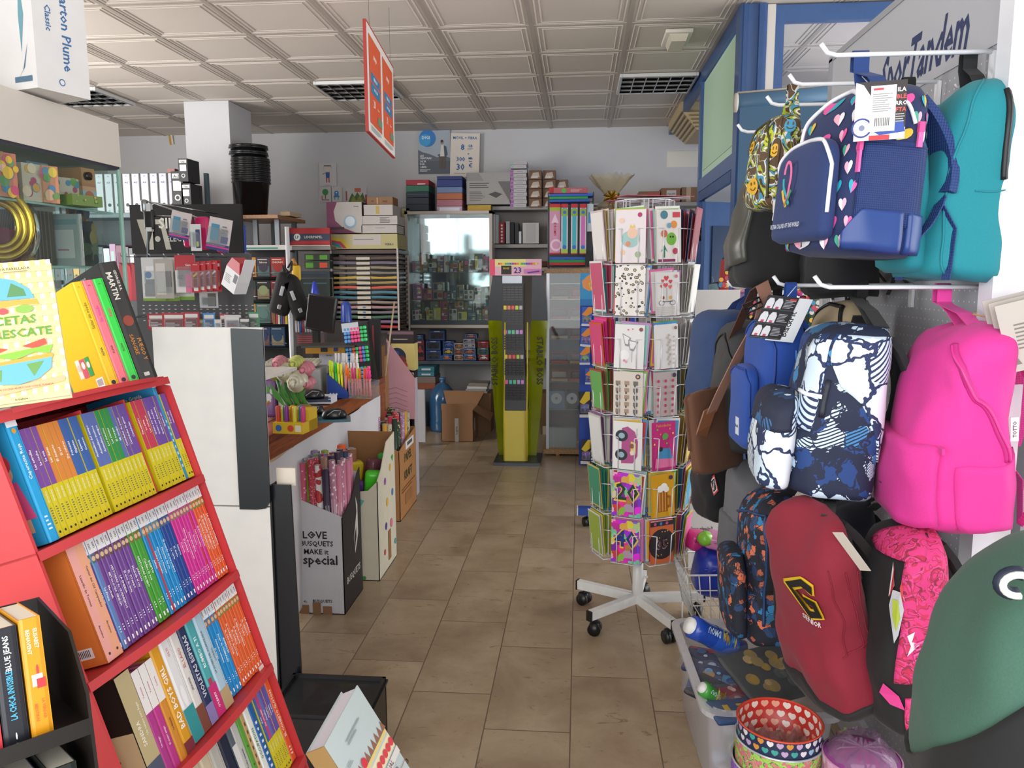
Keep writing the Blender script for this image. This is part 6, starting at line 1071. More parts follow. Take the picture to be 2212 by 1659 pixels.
def inbox(name,lab,cat,px,Y,w,dd,h,col,its=None,rz=0,grp=None):
 p=YP(*px,Y);m=MB();m.bb((-w/2,-dd/2,0),(w/2,dd/2,h),C(col,.5))
 if its:m.deco(fr((w/2+.0002,-dd/2,0),(0,1,0),(0,0,1)),dd,h,its,.0006);m.deco(fr((-w/2,-dd/2-.0002,0),(1,0,0),(0,0,1)),w,h,its,.0006)
 return solo(name,m,lab,cat,Matrix.Translation(p)@Matrix.Rotation(rz,4,'Z'),grp)
nb=lambda n,cols:[('c',rnd.uniform(.08,.92),rnd.uniform(.08,.92),rnd.uniform(.06,.16),rnd.choice(cols))for _ in range(n)]
Z2,Z1=1.737,1.567
def cab(name,lab,cat,x,y,z,w,dd,h,col,its=None,rz=0):
 m=MB();m.bb((-w/2,-dd/2,0),(w/2,dd/2,h),C(col,.5)if isinstance(col,str)else col)
 if its:m.deco(fr((w/2+.0002,-dd/2,0),(0,1,0),(0,0,1)),dd,h,its,.0006);m.deco(fr((-w/2,-dd/2-.0002,0),(1,0,0),(0,0,1)),w,h,its,.0006)
 return solo(name,m,lab,cat,TR(-1.45+x,y,z,rz),'goods in the near glass cabinet')
cab('boxed_toy','orange boxed craft kit with a beach picture on the top glass shelf','toy box',-.12,2.33,Z2,.2,.05,.12,'#b87a4a',[('r',0,0,1,.5,'#9cc0c8'),('r',0,.45,1,.1,'#d8a07a'),('c',.5,.3,.15,'#c86a4a')],-.2)
cab('boxed_toy','long pale box with painted children on the top glass shelf','toy box',-.12,2.14,Z2,.24,.05,.1,'#c88a6a',nb(10,['#5a8ab0','#c85a7a','#d8c04a','#6a9a5a','#e0b090']),-.25)
cab('boxed_toy','multicoloured painted box toward the near end of the top glass shelf','toy box',-.12,1.97,Z2,.24,.05,.11,'#b0705a',nb(12,['#4a7a9a','#b04a6a','#c8a83a','#5a8a5a','#d8a898']),-.2)
cab('toy_figure','green toy figure set lying on the top glass shelf','toy',-.06,2.24,Z2,.2,.1,.03,'#5f7a3a',nb(8,['#8aa04a','#3a5a2a','#b0904a']),-.3)
cab('hanging_pack','orange carded pack with round clips at the corner of the cabinet','pack',-.1,2.36,Z2-.06,.07,.004,.15,'#b87a28',[('c',.3,.3,.08,'#3a3a3a'),('c',.7,.35,.08,'#3a3a3a'),('c',.3,.7,.07,'#c85a2a'),('c',.7,.8,.07,'#c85a2a')],-.1)
m=MB();ang=[2*PI*k/40 for k in range(40)]
for r0,o in((.075,0),(.062,.01),(.05,.02)):m.tube([(r0*math.cos(a),o,.09+r0*1.15*math.sin(a))for a in ang],.009,C('#b89a3a',.2,.9),8,closed=True)
solo('tinsel_wreath',m,'gold tinsel ring hanging inside the near glass cabinet','decoration',TR(-1.5,1.96,1.58,.9))
def bauble(x,y,z,r,col,lab,ring=True):
 t=thing('glass_award',lab,'award',TR(-1.45+x,y,z,-.5));m=MB();n=28
 m.tube([(r*math.cos(2*PI*k/n),0,r*1.15*math.sin(2*PI*k/n)+r*1.6)for k in range(n)],r*.13,C('#cfd4d2',.08,.9),8,closed=True);ob('ring',m,t,'polished glass ring')
 m=MB();m.lathe([(0,0),(r*.5,0),(r*.45,.01),(r*.12,r*.5),(0,r*.5)],C(col,.2,.4),20);ob('foot',m,t)
 m=MB();m.prism([(-r*.3,r*1.2),(r*.2,r*1.1),(r*.3,r*1.9),(-r*.2,r*2)],-.002,.002,C('#c8c9c4',.2),Matrix.Rotation(PI/2,4,'X'));ob('crystal',m,t)
bauble(-.08,2.1,Z1+.0,.06,'#b89a6a','oval glass award with a gold foot in the cabinet');bauble(-.1,1.98,Z1,.05,'#a8683a','smaller glass award at the near end of the cabinet')
cab('pack','flat clear bag with a grey card insert leaning in the cabinet','pack',-.06,2.23,Z1,.13,.006,0.149,'#8f9a98',[('r',.2,.15,.6,.55,'#b8bcbc'),('r',.1,.8,.8,.1,'#6a8a88'),('r',.35,.3,.3,.02,'#8a4a5a')],-.15)
cab('pack','stack of dark thin packs standing on the lower glass shelf','pack',-.13,2.17,Z1,.07,.12,0.155,'#4a4238',[('r',.1*k+.05,0,.03,1,'#6f6656')for k in range(9)],-.3)
cab('cushion_box','dull red round-cornered box behind the glass award','box',-.18,2.1,Z1,.14,.1,0.099,'#8a2f38',None,-.4)
cab('cushion_box','dark red and blue toy box at the near end of the lower glass shelf','box',-.16,2.0,Z1,.12,.12,0.099,'#742a35',nb(6,['#2a5a8a','#c8a04a','#3a3a4a']),-.4)
cab('pack','dark olive backed pack with gold figures on the right of the cabinet','pack',-.1,2.33,Z1,.13,.01,0.136,'#3a3a2e',nb(12,['#8a7a3a','#5a6a4a','#a88a4a','#2a2a24']),.1)
cab('tag_bottle','small blue and yellow bottle tag on the lower shelf of the cabinet','bottle',-.06,2.25,Z1-.17,.05,.02,.09,'#b8cce0',[('r',0,0,1,.45,'#3a6ab8'),('c',.55,.45,.22,'#dccc3a')],0)
t=thing('acrylic_holder','clear acrylic holder standing low in the glass cabinet','holder',TR(-1.5,2.3,1.3));m=MB()
m.bb((-.09,-.03,0),(.07,-.027,.2),glass('#eef4f6',.12));m.bb((-.09,.03,0),(.07,.033,.24),glass('#eef4f6',.12));m.bb((-.09,-.03,0),(-.087,.03,.2),glass('#eef4f6',.12));m.bb((-.09,-.03,0),(.07,.03,.003),glass('#eef4f6',.12));ob('body',m,t)
m=MB();m.tube([(.07+.08*math.sin(a),0,.1+.11*math.cos(a))for a in[PI*k/14 for k in range(15)]],.003,C('#b8ccd0',.15),6);ob('curved_edge',m,t)
rz_=random.Random(11)
for i in range(16):
 z_,y_=(Z2,1.86+.05*i)if i<8 else(Z1,1.84+.055*(i-8));c_=rz_.choice(['#a86a4a','#4a7a9a','#8a3a4a','#b89a4a','#5a7a5a','#8a6a9a','#c8b8a8'])
 cab('boxed_toy','small painted toy box, %s from the near end of the %s glass shelf'%(ORD[i%8],'top' if i<8 else 'lower'),'toy box',(-.05 if i<8 else-.26)-.02*(i%3),y_+.06,z_,.06,.07,rz_.uniform(.07,.12),c_,nb(8,['#d8a04a','#4a8ab0','#b04a6a','#6a9a4a','#e0c8b0','#3a4a6a']),-.2)
 #  foam board carton on top
a=YP(197,216,1.98);b_=YP(62,188,1.9);c_=YP(212,0,2.02)
o_=ZP(82,189,2.02);x_=ZP(196,216,2.02)-o_
BXM=fr(o_,x_,(0,0,1));wb=x_.length;hb=.46;DB=.16
t=thing('foam_board_carton','tall white carton with blue vertical lettering standing on the cabinet header','carton',BXM)
m=MB();m.bb((0,0,-DB),(wb,hb,0),C('#dcdbda',.6,0,'card'));m.deco(Matrix(),wb,hb,[('u','Carton Plume',.6,.36,.24,'#37689c',.56),('c',.46,.06,.02,'#37689c'),('c',.46,.06,.014,'#dcdbda'),('u','Classic',.28,.4,.15,'#37689c',.22)])
m.deco(fr((0,0,-DB),(0,0,1),(0,1,0)),DB,hb,[('p',[(.7,.2),(.8,.4),(.74,.6),(.68,.4)],'#6a9aa8'),('p',[(.55,.05),(.75,.12),(.85,.25),(.7,.1)],'#54728a'),('r',.5,.04,.4,.03,'#54728a'),('c',.75,.75,.05,'#9aa8b0')],.001);ob('body',m,t)
m=MB();m.prism([(.04,hb),(.05,hb-.05),(.02,hb-.055),(.015,hb)],.0005,.001,C('#b9a07c'));ob('torn_edge',m,t,'brown torn patch')
#  cctv notice at far left
a,b_=pc(-60,105,34,196,2.6)
m=MB();w,h=b_.x-a.x,b_.z-a.z;m.bb((0,0,0),(w,.004,h),'#b9b6b0');m.deco(fr((0,0,0),(1,0,0),(0,0,1)),w,h,[('r',0,.74,1,.26,'#c8982a'),('t','ZONA VIDEOVIGILADA',.6,.86,.14,'#2a2420',.85),('p',[(.66,.4),(.92,.3),(.98,.1),(.74,.26)],'#2a2a2c'),('r',.7,.56,.3,.03,'#3a3a3c'),('r',.84,.36,.02,.2,'#3a3a3c')],.001)
solo('cctv_notice',m,'yellow and white camera notice at the upper left edge','sign',TR(a.x,2.6,a.z))
m=MB();m.bb((0,0,0),(w,.02,a.z-2.0),C('#b9b6b0'));solo('notice_post',m,'grey support strip under the camera notice','post',TR(a.x,2.61,2.0))
#  white cardboard floor display with black flaps
t=thing('cardboard_display','white cardboard floor display seen from behind, with black side flaps','display stand',TR(-1.017,2.46,0))
wc=C('#dbd8d4',.6,0,'card');bk=C('#101319',.3,0,'card')
m=MB();m.bb((-.37,0,.78),(.0,.012,1.372),wc);ob('back_panel',m,t);m=MB();m.bb((-.37,-.004,.0),(.0,.012,.776),wc);ob('lower_panel',m,t)
m=MB();m.prism([(-.1,.79),(-.1,1.37),(.006,1.366),(.006,.8),(-.01,.775),(-.04,.77),(-.1,.77)],.006,.012,bk,Matrix.Rotation(PI/2,4,'X'));ob('header_flap',m,t,'glossy black rounded flap')
m=MB();m.bb((.0,.0,0),(.006,.1,.85),bk);m.prism([(-.008,0),(-.008,.83),(.0,.85),(.068,.85),(.082,.0)],-.02,-.01,bk,Matrix.Rotation(PI/2,4,'X'));ob('side_flap',m,t,'black side panel')
m=MB();m.bb((.01,.04,.84),(.075,.05,.9),C('#dcd2c2',.7,0,'card'));ob('tab',m,t,'cream cardboard tab');m=MB();m.bb((-.37,.012,.0),(-.365,.3,1.3),wc);m.bb((-.37,.012,1.2),(0,.3,1.21),wc);ob('inner_tray',m,t)
t=thing('plastic_crate','black plastic crate low behind the pale blue baking manual','crate',TR(YP(665,1556,2.3).x-.1,2.2,0));m=MB()
for q in((0,0,.32,.01),(0,.24,.32,.25),(0,0,.01,.25),(.31,0,.32,.25)):m.bb((q[0],q[1],0),(q[2],q[3],.2),blackp)
m.bb((0,0,0),(.32,.25,.01),blackp);m.bb((-.006,-.006,.18),(.326,.256,.188),blackp);ob('body',m,t)
#  counter
wood=C('#8a4526',.22,0,'wood');wood2=C('#9c5430',.3,0,'wood')
t=thing('shop_counter','long reddish wooden shop counter draped with white paper on its front','counter',TR(-1.24,0,0))
m=MB();m.bb((-.45,2.85,.865),(0,4.93,.9),wood);m.bb((-.02,2.85,.80),(0,4.93,.865),wood2);ob('worktop',m,t)
for y in(2.88,4.86):m=MB();m.bb((-.07,y,0),(-.005,y+.06,.8),wood2);ob('leg',m,t);m=MB();m.bb((-.44,y,0),(-.38,y+.06,.865),wood2);ob('leg',m,t)
m=MB();rg=[]
for j in range(9):rg.append([(-.012+.008*math.sin(i*.9+j*.5),2.92+1.9*i/30,[.8,.7,.6,.5,.4,.3,.2,.1,.03][j]-(.0 if j else .02*math.sin(i*.4)))for i in range(31)])
m.loft(rg,C('#cfcdd2',.8,0,'cloth'),False,True,closed=False);ob('paper_skirt',m,t,'white paper skirt');m=MB();m.bb((-.44,2.9,.3),(-.03,4.85,.32),wood2);ob('lower_shelf',m,t)
m=MB();m.bb((-.42,2.9,.9),(-.12,4.6,.905),glass('#dfe8ea',.05));ob('glass_top',m,t)
CZT=.905
def onc(name,lab,cat,px,z,w,dd,h,col,its=None,rz=0,grp=None,kind='plain',top=None,right=None):
 """box standing on height z, its front lower left corner seen at pixel px"""
 p=ZP(px[0],px[1],z);m=MB();m.bb((0,0,0),(w,dd,h),C(col,.5,0,kind))
 if its:m.deco(fr((0,0,0),(1,0,0),(0,0,1)),w,h,its,.0008)
 if right:m.deco(fr((w,0,0),(0,1,0),(0,0,1)),dd,h,right,.0008)
 if top:m.deco(fr((0,0,h),(1,0,0),(0,1,0)),w,dd,top,.0008)
 return solo(name,m,lab,cat,TR(p.x,p.y,z,rz),grp)
t=thing('sweet_display','yellow counter display of assorted sweet packets at the near end of the counter','sweets display',TR(YP(588,900,3.05).x,3.05,.905,-.1));m=MB();m.bb((0,0,0),(.13,.14,.045),C('#dcb82a',.5));m.bb((0,.06,0),(.13,.14,.09),C('#dcb82a',.5))
m.prism([(.0,.0),(.13,.0),(.13,.06),(.1,.1),(.05,.1),(.0,.07)],-.142,-.14,C('#8a7a4a'),Matrix.Rotation(PI/2,4,'X'));m.deco(fr((0,0,0),(1,0,0),(0,0,1)),.13,.045,[('c',.2,.5,.3,'#3a6ab8'),('c',.6,.5,.3,'#d04a3a'),('r',.75,.2,.2,.6,'#e8e0c8')],.0008);ob('tray',m,t)
for i in range(7):m=MB();m.rbox((.012+.018*i,.03+.02*(i%2),.075),(.016,.022,.07),C(['#d04a3a','#5aa03a','#8a3a9a','#e0902a','#d8d04a','#3a7ab8','#c83a7a'][i],.35),.006);ob('sweet_packet',m,t,['red','green','purple','orange','lemon','blue','pink'][i]+' packet')
for i,(dx,c,nm)in enumerate([(0,'#7a4a8a','purple'),(.03,'#a08ab0','lilac foil'),(.05,'#6a9a4a','green')]):
 m=MB();m.rbox((0,0,.08),(.07,.03,.17),C(c,.25),.014,seg=3);m.deco(fr((-.03,-.0155,.02),(1,0,0),(0,0,1)),.06,.12,nb(8,['#e0b04a','#c84a3a','#5aa04a','#e8e0e8']),.0008);solo('sweet_bag',m,nm+' sweet bag standing behind the yellow sweets display','sweet bag',TR(YP(588,800,3.3).x+dx*.6,3.25+.03*i,.94,.3*i,-.1),'sweet bags on the counter')
m=MB();m.prism([(0,0),(.11,0),(.11,.07),(0,.18)],0,.002,C('#d8d7d9',.5,0,'card'),Matrix.Rotation(PI/2,4,'X'));m.prism([(0,0),(.11,0),(.11,.07),(0,.18)],-.08,-.078,C('#d8d7d9',.5,0,'card'),Matrix.Rotation(PI/2,4,'X'));m.bb((0,0,0),(.002,.08,.18),C('#cfced2'));m.bb((.108,0,0),(.11,.08,.07),C('#cfced2'))
solo('leaflet_holder',m,'white slanted cardboard leaflet holder on the counter','holder',TR(YP(603,890,3.25).x-.0,3.25,.905,-.25))
m=MB();m.prism([(.0,.0),(.095,0),(.095,.075),(0,.185)],-.04,-.036,C('#8a9a80',.5),Matrix.Rotation(PI/2,4,'X'));m.deco(fr((0,.036,0),(1,0,0),(0,0,1)),.095,.09,nb(5,['#c86a5a','#d8d8d0']),.0008);solo('leaflet',m,'green and beige leaflet in the white slanted holder','leaflet',TR(YP(603,890,3.25).x+.01,3.25,.907,-.25))
rp=YP(617,822,3.2);t=thing('flower_bouquet','bouquet of cream and pink artificial roses lying on the counter','flowers',Matrix.Translation(rp)@Matrix.Scale(1.15,4))
for i,(x,z,y,c,r)in enumerate([(.0,.03,0,'#e0dcc0',.036),(.05,.0,-.02,'#e2dfc8',.04),(-.03,.06,.03,'#d98a98',.03),(.03,.06,.04,'#c8d06a',.03),(.07,.04,.03,'#e08a9a',.03),(-.05,.02,.03,'#c8c84a',.025),(.08,-.01,.02,'#e090a0',.026)]):
 m=MB()
 for q in range(4):
  rr_=r*(1-.2*q);n=14;m.loft([[(x+rr_*(.55+.45*f)*(1+.1*math.sin(3*a+q*2))*math.cos(a),y-.004*q-.02*f*0+rr_*(.55+.45*f)*.35*math.sin(a)-.012*q,z+rr_*(.55+.45*f)*math.sin(a))for a in[2*PI*k/n for k in range(n)]]for f in(0,1)]+[[(x,y-.012*q-.012,z)]*n],C(c,.7,0,'cloth'),False,True)
 m.lathe([(0,-r*.5),(r*.8,-r*.3),(r,0),(r*.7,r*.35),(0,r*.45)],C(c,.7,0,'cloth'),16,Matrix.Translation((x,y+.01,z)));ob('rose',m,t,['cream rose','large cream rose','pink rose','lime bud','pink rose','yellow bud','pale pink rose'][i])
m=MB()
for k in range(5):m.tube([(-.04+.03*k,.02,.0),(-.02+.02*k,.0,-.05),(.02+.012*k,.0,-.11)],.006,C('#3a7a34',.6),6)
for k in range(4):m.poly([(-.06+.04*k,.0,-.01),(-.02+.03*k,-.01,-.05),(-.0+.03*k,-.01,-.1),(-.05+.03*k,.0,-.06)],C('#4a8a3a',.6))
ob('stem',m,t,'green stems and leaves')
m=MB();rg=[]
for j in range(6):rg.append([(.012+(.05+.02*math.sin(i*2+j))*(1-j*.1)*math.cos(2*PI*i/18)-.0*j,(.03)*math.sin(2*PI*i/18),-.02+.03*j+.02*math.sin(i*3.3+j))for i in range(18)])
m.loft(rg,C('#d9786a',.6,0,'cloth'),True,True);solo('wrapping_tissue',m,'coral tissue wrap standing behind the bouquet','tissue wrap',Matrix.Translation(YP(592,868,3.6)))
for i,(px,lab)in enumerate([((655,838),'black boxed computer mouse, upper one on the counter'),((655,888),'black boxed computer mouse, lower one nearest the counter edge'),((700,838),'small teal boxed accessory beside the mice')]):
 p=YP(px[0]+20,px[1],3.55-.1*i);t=thing('computer_mouse',lab,'computer mouse',TR(p.x,p.y,CZT+(.055 if i==0 else 0),.3),None);m=MB();m.bb((-.07,-.05,0),(.07,.05,.012),C(['#25324a','#1e2530','#2a5a6a'][i],.3));ob('tray',m,t)
 m=MB();m.loft([[(.055*k*math.cos(a),.035*k*math.sin(a),z)for a in[2*PI*q/20 for q in range(20)]]for k,z in((.95,.012),(1,.025),(.85,.045),(.4,.055))],blackp,True,True);ob('shell',m,t);m=MB();m.tube([(-.03,-.036,.03),(.0,-.03,.05),(.03,-.02,.045),(.02,-.035,.03)],.0018,C('#aeb4ba',.3),5);ob('clip',m,t)
p=YP(668,868,3.5);onc('note_stack','stack of blue and white packets between the boxed mice','stack of packets',(652,872),CZT,.15,.1,.035,'#cdd2dc',[('r',0,.3,1,.3,'#24407a'),('r',0,.75,1,.2,'#24407a')])
p=YP(707,833,4.0)
t=thing('pen_display','blue slanted cardboard pen display filled with pastel and neon pens','pen display',TR(p.x,4.0,CZT,-.12))
m=MB();m.prism([(0,0),(.115,0),(.115,.035),(.0,.13)],0,.0015,C('#234596',.4),Matrix.Rotation(PI/2,4,'X'));m.prism([(0,0),(.115,0),(.115,.035),(.0,.13)],-.12,-.1185,C('#234596',.4),Matrix.Rotation(PI/2,4,'X'));m.bb((0,0,0),(.115,.12,.003),'#234596');m.bb((0,0,0),(.0015,.12,.13),'#234596')
m.deco(fr((0,-.0002,0),(1,0,0),(0,0,1)),.115,.13,[('r',.12,.5,.42,.12,'#e0602a'),('t','JOVI',.33,.56,.1,'#e8c84a',.3),('r',.25,.4,.22,.015,'#c8d0e0'),('c',.72,.24,.17,'#dfe3ea'),('c',.72,.26,.1,'#dcc83a'),('c',.15,.16,.045,'#dfe3ea'),('c',.3,.16,.045,'#dfe3ea'),('c',.45,.16,.045,'#dfe3ea')],.0006);ob('box',m,t)
m=MB();m.bb((.118,0,0),(.25,.1,.09),glass('#f0f4f6',.1));ob('acrylic_bin',m,t,'clear acrylic bin')
def pen(M,c,body,L=.14,lab='highlighter_pen',grp=None,label=None):
 m=MB();m.cyl((0,0,0),(0,0,L*.62),.0062,C(body,.35),8);m.cyl((0,0,L*.6),(0,0,L*.97),.0072,C(c,.35),8,r2=.006);m.box((0,-.0085,L*.78),(.004,.003,L*.34),C(c,.35))
 return solo(lab,m,label,'pen',M,grp)
neon=['#d8f02a','#d8f02a','#3ad83a','#e8f02a','#f0e82a','#ff8a2a','#ff7a3a','#f0488a','#e8388a','#c8e83a','#ff7a2a','#ff6a3a','#f8588a','#f0408a']
nmn={'#d8f02a':'yellow','#3ad83a':'green','#e8f02a':'lemon','#f0e82a':'bright yellow','#ff8a2a':'orange','#ff7a3a':'deep orange','#f0488a':'pink','#e8388a':'magenta','#c8e83a':'lime','#ff7a2a':'amber','#ff6a3a':'coral orange','#f8588a':'hot pink','#f0408a':'neon pink'}
TMp=t.matrix_world.copy()
for i,c in enumerate(neon):
 pen(TMp@TR(.012+.0165*i,.015 if i<6 else .03,.012 if i>5 else .05-.004*i,0,rnd.uniform(-.05,.05),rnd.uniform(-.05,.05)),c,c if i<5 else '#e88a8a',.15,'highlighter_pen','neon highlighters','neon %s highlighter standing in the front row of the pen display'%nmn[c])
for r,(y,z,cols)in enumerate([(.06,.045,['#c8a8d8','#a8d8d8','#e8b8a8','#e8d8a8','#b8c8e8','#d8e8a8','#e8e8e8','#c8e0d0']),(.1,.09,['#b08ac8','#c8a8e0','#b898d0','#8ad0d0','#e8a898','#f0b0a0','#f0a0a8','#e8b8b0'])]):
 for i,c in enumerate(cols):
  pen(TMp@TR(.012+(.02 if r==0 else .016)*i,y,z,0,rnd.uniform(-.04,.04),rnd.uniform(-.06,.06)),'#e8e4e6',c,.14,'marker_pen','pastel markers %s'%('middle row' if r==0 else 'back row'),'pastel marker with a white cap in the %s row of the pen display'%('middle' if r==0 else 'back'))
p=YP(735,700,4.45);q_=YP(822,820,4.45)
t=thing('marker_tower','black stepped tower display of neon markers at the end of the counter','pen display',TR(YP(752,820,4.4).x,4.4,CZT,-.05,0,-.12))
m=MB();m.prism([(0,0),(.14,0),(.14,.05),(.0,.33)],0,.002,blackp,Matrix(((0,0,1,0),(1,0,0,0),(0,1,0,0),(0,0,0,1))));m.prism([(0,0),(.14,0),(.14,.05),(.0,.33)],.18,.182,blackp,Matrix(((0,0,1,0),(1,0,0,0),(0,1,0,0),(0,0,0,1))))
m=MB();m.loft([[(0,0,0),(.15,0,0),(.15,.1,0),(0,.1,0)],[(.0,.05,.36),(.15,.05,.36),(.15,.1,.36),(0,.1,.36)]],blackp,True,False);m.box((.05,.035,.34),(.1,.003,.05),C('#c8ccd2'),None,0);ob('body',m,t)
TM2=t.matrix_world.copy();cols3=['#5a98d8','#5a98d8','#f04a8a','#f04a8a','#f0508a','#3ac86a']
for r in range(14):
 if r in(4,9):continue
 for cidx in range(7):
  cc3=(['#5a9ad8','#5a9ad8','#f0508f','#f0508f','#f0508f','#3ac870','#3ac870']if r>9 else['#5aa0d8','#5aa0d8','#f05a3a','#3ac870','#f0508f','#5a98e0','#30c060']if r>4 else['#e0f03a','#e0f03a','#e8f03a','#30c860','#5ab0e0','#30c860','#f0508f'])[cidx]
  nmc={'#5a9ad8':'blue','#f0508f':'pink','#3ac870':'green','#5aa0d8':'light blue','#f05a3a':'orange','#5a98e0':'sky blue','#30c060':'mid green','#e0f03a':'yellow','#e8f03a':'lemon','#30c860':'bright green','#5ab0e0':'cyan'}[cc3]
  z=.03+.023*r;m=MB();m.rbox((0,0,0),(.018,.02,.019),C(cc3,.35),.004,seg=1,smooth=False)
  solo('highlighter_marker',m,'%s capped marker end in row %s of the black tower, counted from the bottom'%(nmc,ORD[r]),'marker',TM2@TR(.017+.0195*cidx,-.004+.05*z/.36,z),'%s marker ends, %s row of the tower'%(nmc,ORD[r]))
t=thing('computer_keyboard','beige computer keyboard on a grey till behind the counter','keyboard',TR(-1.5,4.02,1.085,.12,.05));m=MB();m.rbox((0,0,0),(.27,.14,.02),C('#b0aa9c',.5),.008);ob('case',m,t)
for r in range(5):
 m=MB()
 for k in range(14):m.box((-.122+.0185*k,-.05+.025*r,.013),(.0145,.019,.01),C('#bfb9aa',.5))
 ob('key_row',m,t)
m=MB();m.rbox((0,0,-.085),(.3,.2,.155),C('#8b8c8c',.5,0,'plastic'),.01);solo('cash_till',m,'grey till box under the beige keyboard','till',TR(-1.5,4.06,1.07,.1))
a=YP(655,762,4.6);onc('paper_ream_box','orange-yellow flat box with magazines on it, behind the pens','box',(660,764),1.08,.26,.2,.05,'#d89a2a',[('r',.35,.2,.16,.5,'#2a2320'),('r',.65,.25,.1,.5,'#3a4a8a')],.1)
onc('magazine_stack','dark magazines spread on the orange-yellow box','magazines',(650,752),1.135,.3,.22,.012,'#3a3530',None,.2)
onc('white_carton','white printed carton below the orange-yellow box','carton',(690,790),.99,.12,.15,.085,'#b9b8c0',[('t','TALGA',.5,.75,.14,'#555',.7)],.1)
m=MB();m.bb((-2.5,3.6,0),(-1.6,4.9,.9),C('#55504b',.6));m2=MB();m2.bb((0,0,0),(.6,1.2,.9),C('#4e4945',.6));solo('back_desk',m2,'dark desk behind the shop counter carrying the till','desk',TR(-2.78,4.0,0))
p=YP(680,700,4.75)
t=thing('computer_monitor','black computer monitor turned slightly away on the counter','monitor',TR(p.x,4.75,0,-.15));z0,z1=YP(700,715,4.75).z,YP(700,637,4.75).z
T=TR(.03,0,0)@Matrix.Translation((0,0,z0))@Matrix.Rotation(.16,4,'Y')@Matrix.Translation((0,0,-z0))
m=MB();m.rbox((0,0,(z0+z1)/2),(.19,.03,z1-z0),C('#1c1a1c',.35,0,'plastic'),.006,T);ob('casing',m,t);m=MB();m.bb((-.085,-.0165,z0+.012),(.085,-.0155,z1-.01),C('#2a2627',.12),T);ob('screen',m,t)
m=MB();m.bb((-.02,.0,.91),(.02,.03,z0+.05),blackp);m.rbox((0,0,.912),(.16,.12,.014),blackp,.005);ob('foot',m,t)
#  storage boxes with rolls on the floor
def rollset(bx,by,base,n,rad,L,cols,lab,cat,grp,dx,dy,seed,z=.02,tilt=.05,hexg=False):
 r_=random.Random(seed);k=0;out=[]
 for(x,y)in base:
  c,nm=cols[k%len(cols)];h=L*r_.uniform(.94,1.03);m=MB();mat=C(c,.3)if isinstance(c,str)else c
  m.cyl((0,0,0),(0,0,h),rad,mat,14);m.lathe([(rad*.92,h+.0005),(rad*.5,h+.0005),(rad*.45,h-.01)],C('#cfc8c6',.5),14);m.lathe([(rad*.75,h+.001),(rad*.68,h+.001)],C('#8a8284',.5),14)
  if r_.random()<.35:
   a=-PI/2+r_.uniform(-.3,.5);m.add([((rad+.0006)*math.cos(a+q),(rad+.0006)*math.sin(a+q),zz)for q,zz in((-.5,h*.55),(.5,h*.55),(.5,h*.75),(-.5,h*.75))],[(0,1,2,3)],'#e4e2e4')
  solo(cat.replace(' ','_'),m,nm+' '+lab,cat,Matrix.Translation((bx+x,by+y,z))@Matrix.Rotation(r_.uniform(-tilt,tilt),4,'X')@Matrix.Rotation(r_.uniform(-tilt,tilt),4,'Y'),grp);k+=1
def dotm(name,base,cols,sc):return hearts_mat(name,base,cols,sc)
def gw(name,c1,c2,sc=40,t_=.5):
 g=NG(name,.25);v=g.n('ShaderNodeTexVoronoi',{0:g.coord((sc,sc,sc)),'Scale':1.});return g.done(g.mix(g.math('LESS_THAN',v.outputs[0],t_*.6),lin(c1),lin(c2)))
gws=[(gw('wrap_pink_dots','#c85a7a','#e8b0c0',60),'pink spotted'),('#7a9a2a','olive green'),(gw('wrap_crimson','#b03a4a','#d88a94',90),'crimson'),(gw('wrap_white_red','#e0dcdc','#b83a3a',30,.8),'white with red letters'),('#3a3048','dark plum'),(gw('wrap_mauve','#b07a90','#e0d0d8',50),'mauve patterned'),(gw('wrap_lilac','#8a7aa0','#d8d0e0',70),'lilac patterned'),('#8aa82a','lime green'),(gw('wrap_red_blue','#b8303a','#4a6ab0',35,.8),'red and blue'),(gw('wrap_brown','#9a7a6a','#c8a898',60),'dusty brown'),('#2f3a5a','midnight blue'),('#c87a94','rose')]
bx,by=-1.0,3.0
t=thing('gift_wrap_box','white and black cardboard box with hand-lettered slogan holding gift wrap rolls','cardboard box',TR(-1.272,3.36,0));Wb,Db=.215,.3
whc=C('#c9c9ce',.6,0,'card')
ys=fr((0,0,0),(1,0,0),(0,0,1))
m=MB();m.prism([(0,0),(Wb,0),(Wb,.46),(.02,.54),(0,.56)],-.004,0,whc,ys)
m.deco(Matrix.Translation((0,0,.0))@ys,Wb,.56,[('t','LOVE',.4,.67,.085,'#1e1b24',.56),('h',.34,.67,.02,'#1e1b24'),('t','BUSQUETS',.44,.595,.06,'#1e1b24',.7),('t','MAKE it',.42,.53,.06,'#1e1b24',.62),('t','special',.5,.45,.11,'#1e1b24',.82),('t','<-',.14,.105,.035,'#1e1b24'),('t','BUSQUETS',.52,.11,.034,'#1e1b24',.5),('r',.02,0,.2,.075,'#8a6748'),('r',.3,0,.18,.1,'#8a6748'),('r',.52,0,.2,.07,'#8a6748')],.0012);ob('front_panel',m,t)
m=MB();T=fr((Wb,0,0),(0,1,0),(0,0,1));m.prism([(0,0),(Db,0),(Db,.62),(Db*.85,.6),(Db*.5,.5),(Db*.15,.47),(0,.46)],-.004,0,C('#232024',.5,0,'card'),T)
m.deco(T,Db,.5,[('p',[(.62,.45),(.8,.62),(.8,.9),(.7,1.0),(.74,.84),(.56,.62)],'#d5d0c8'),('p',[(.6,.5),(.7,.6),(.7,.7),(.58,.62)],'#232024'),('t','BUSQUETS',.5,.28,.09,'#cfcac4',.8)],.0012);ob('side_panel',m,t,'black side panel with white logo')
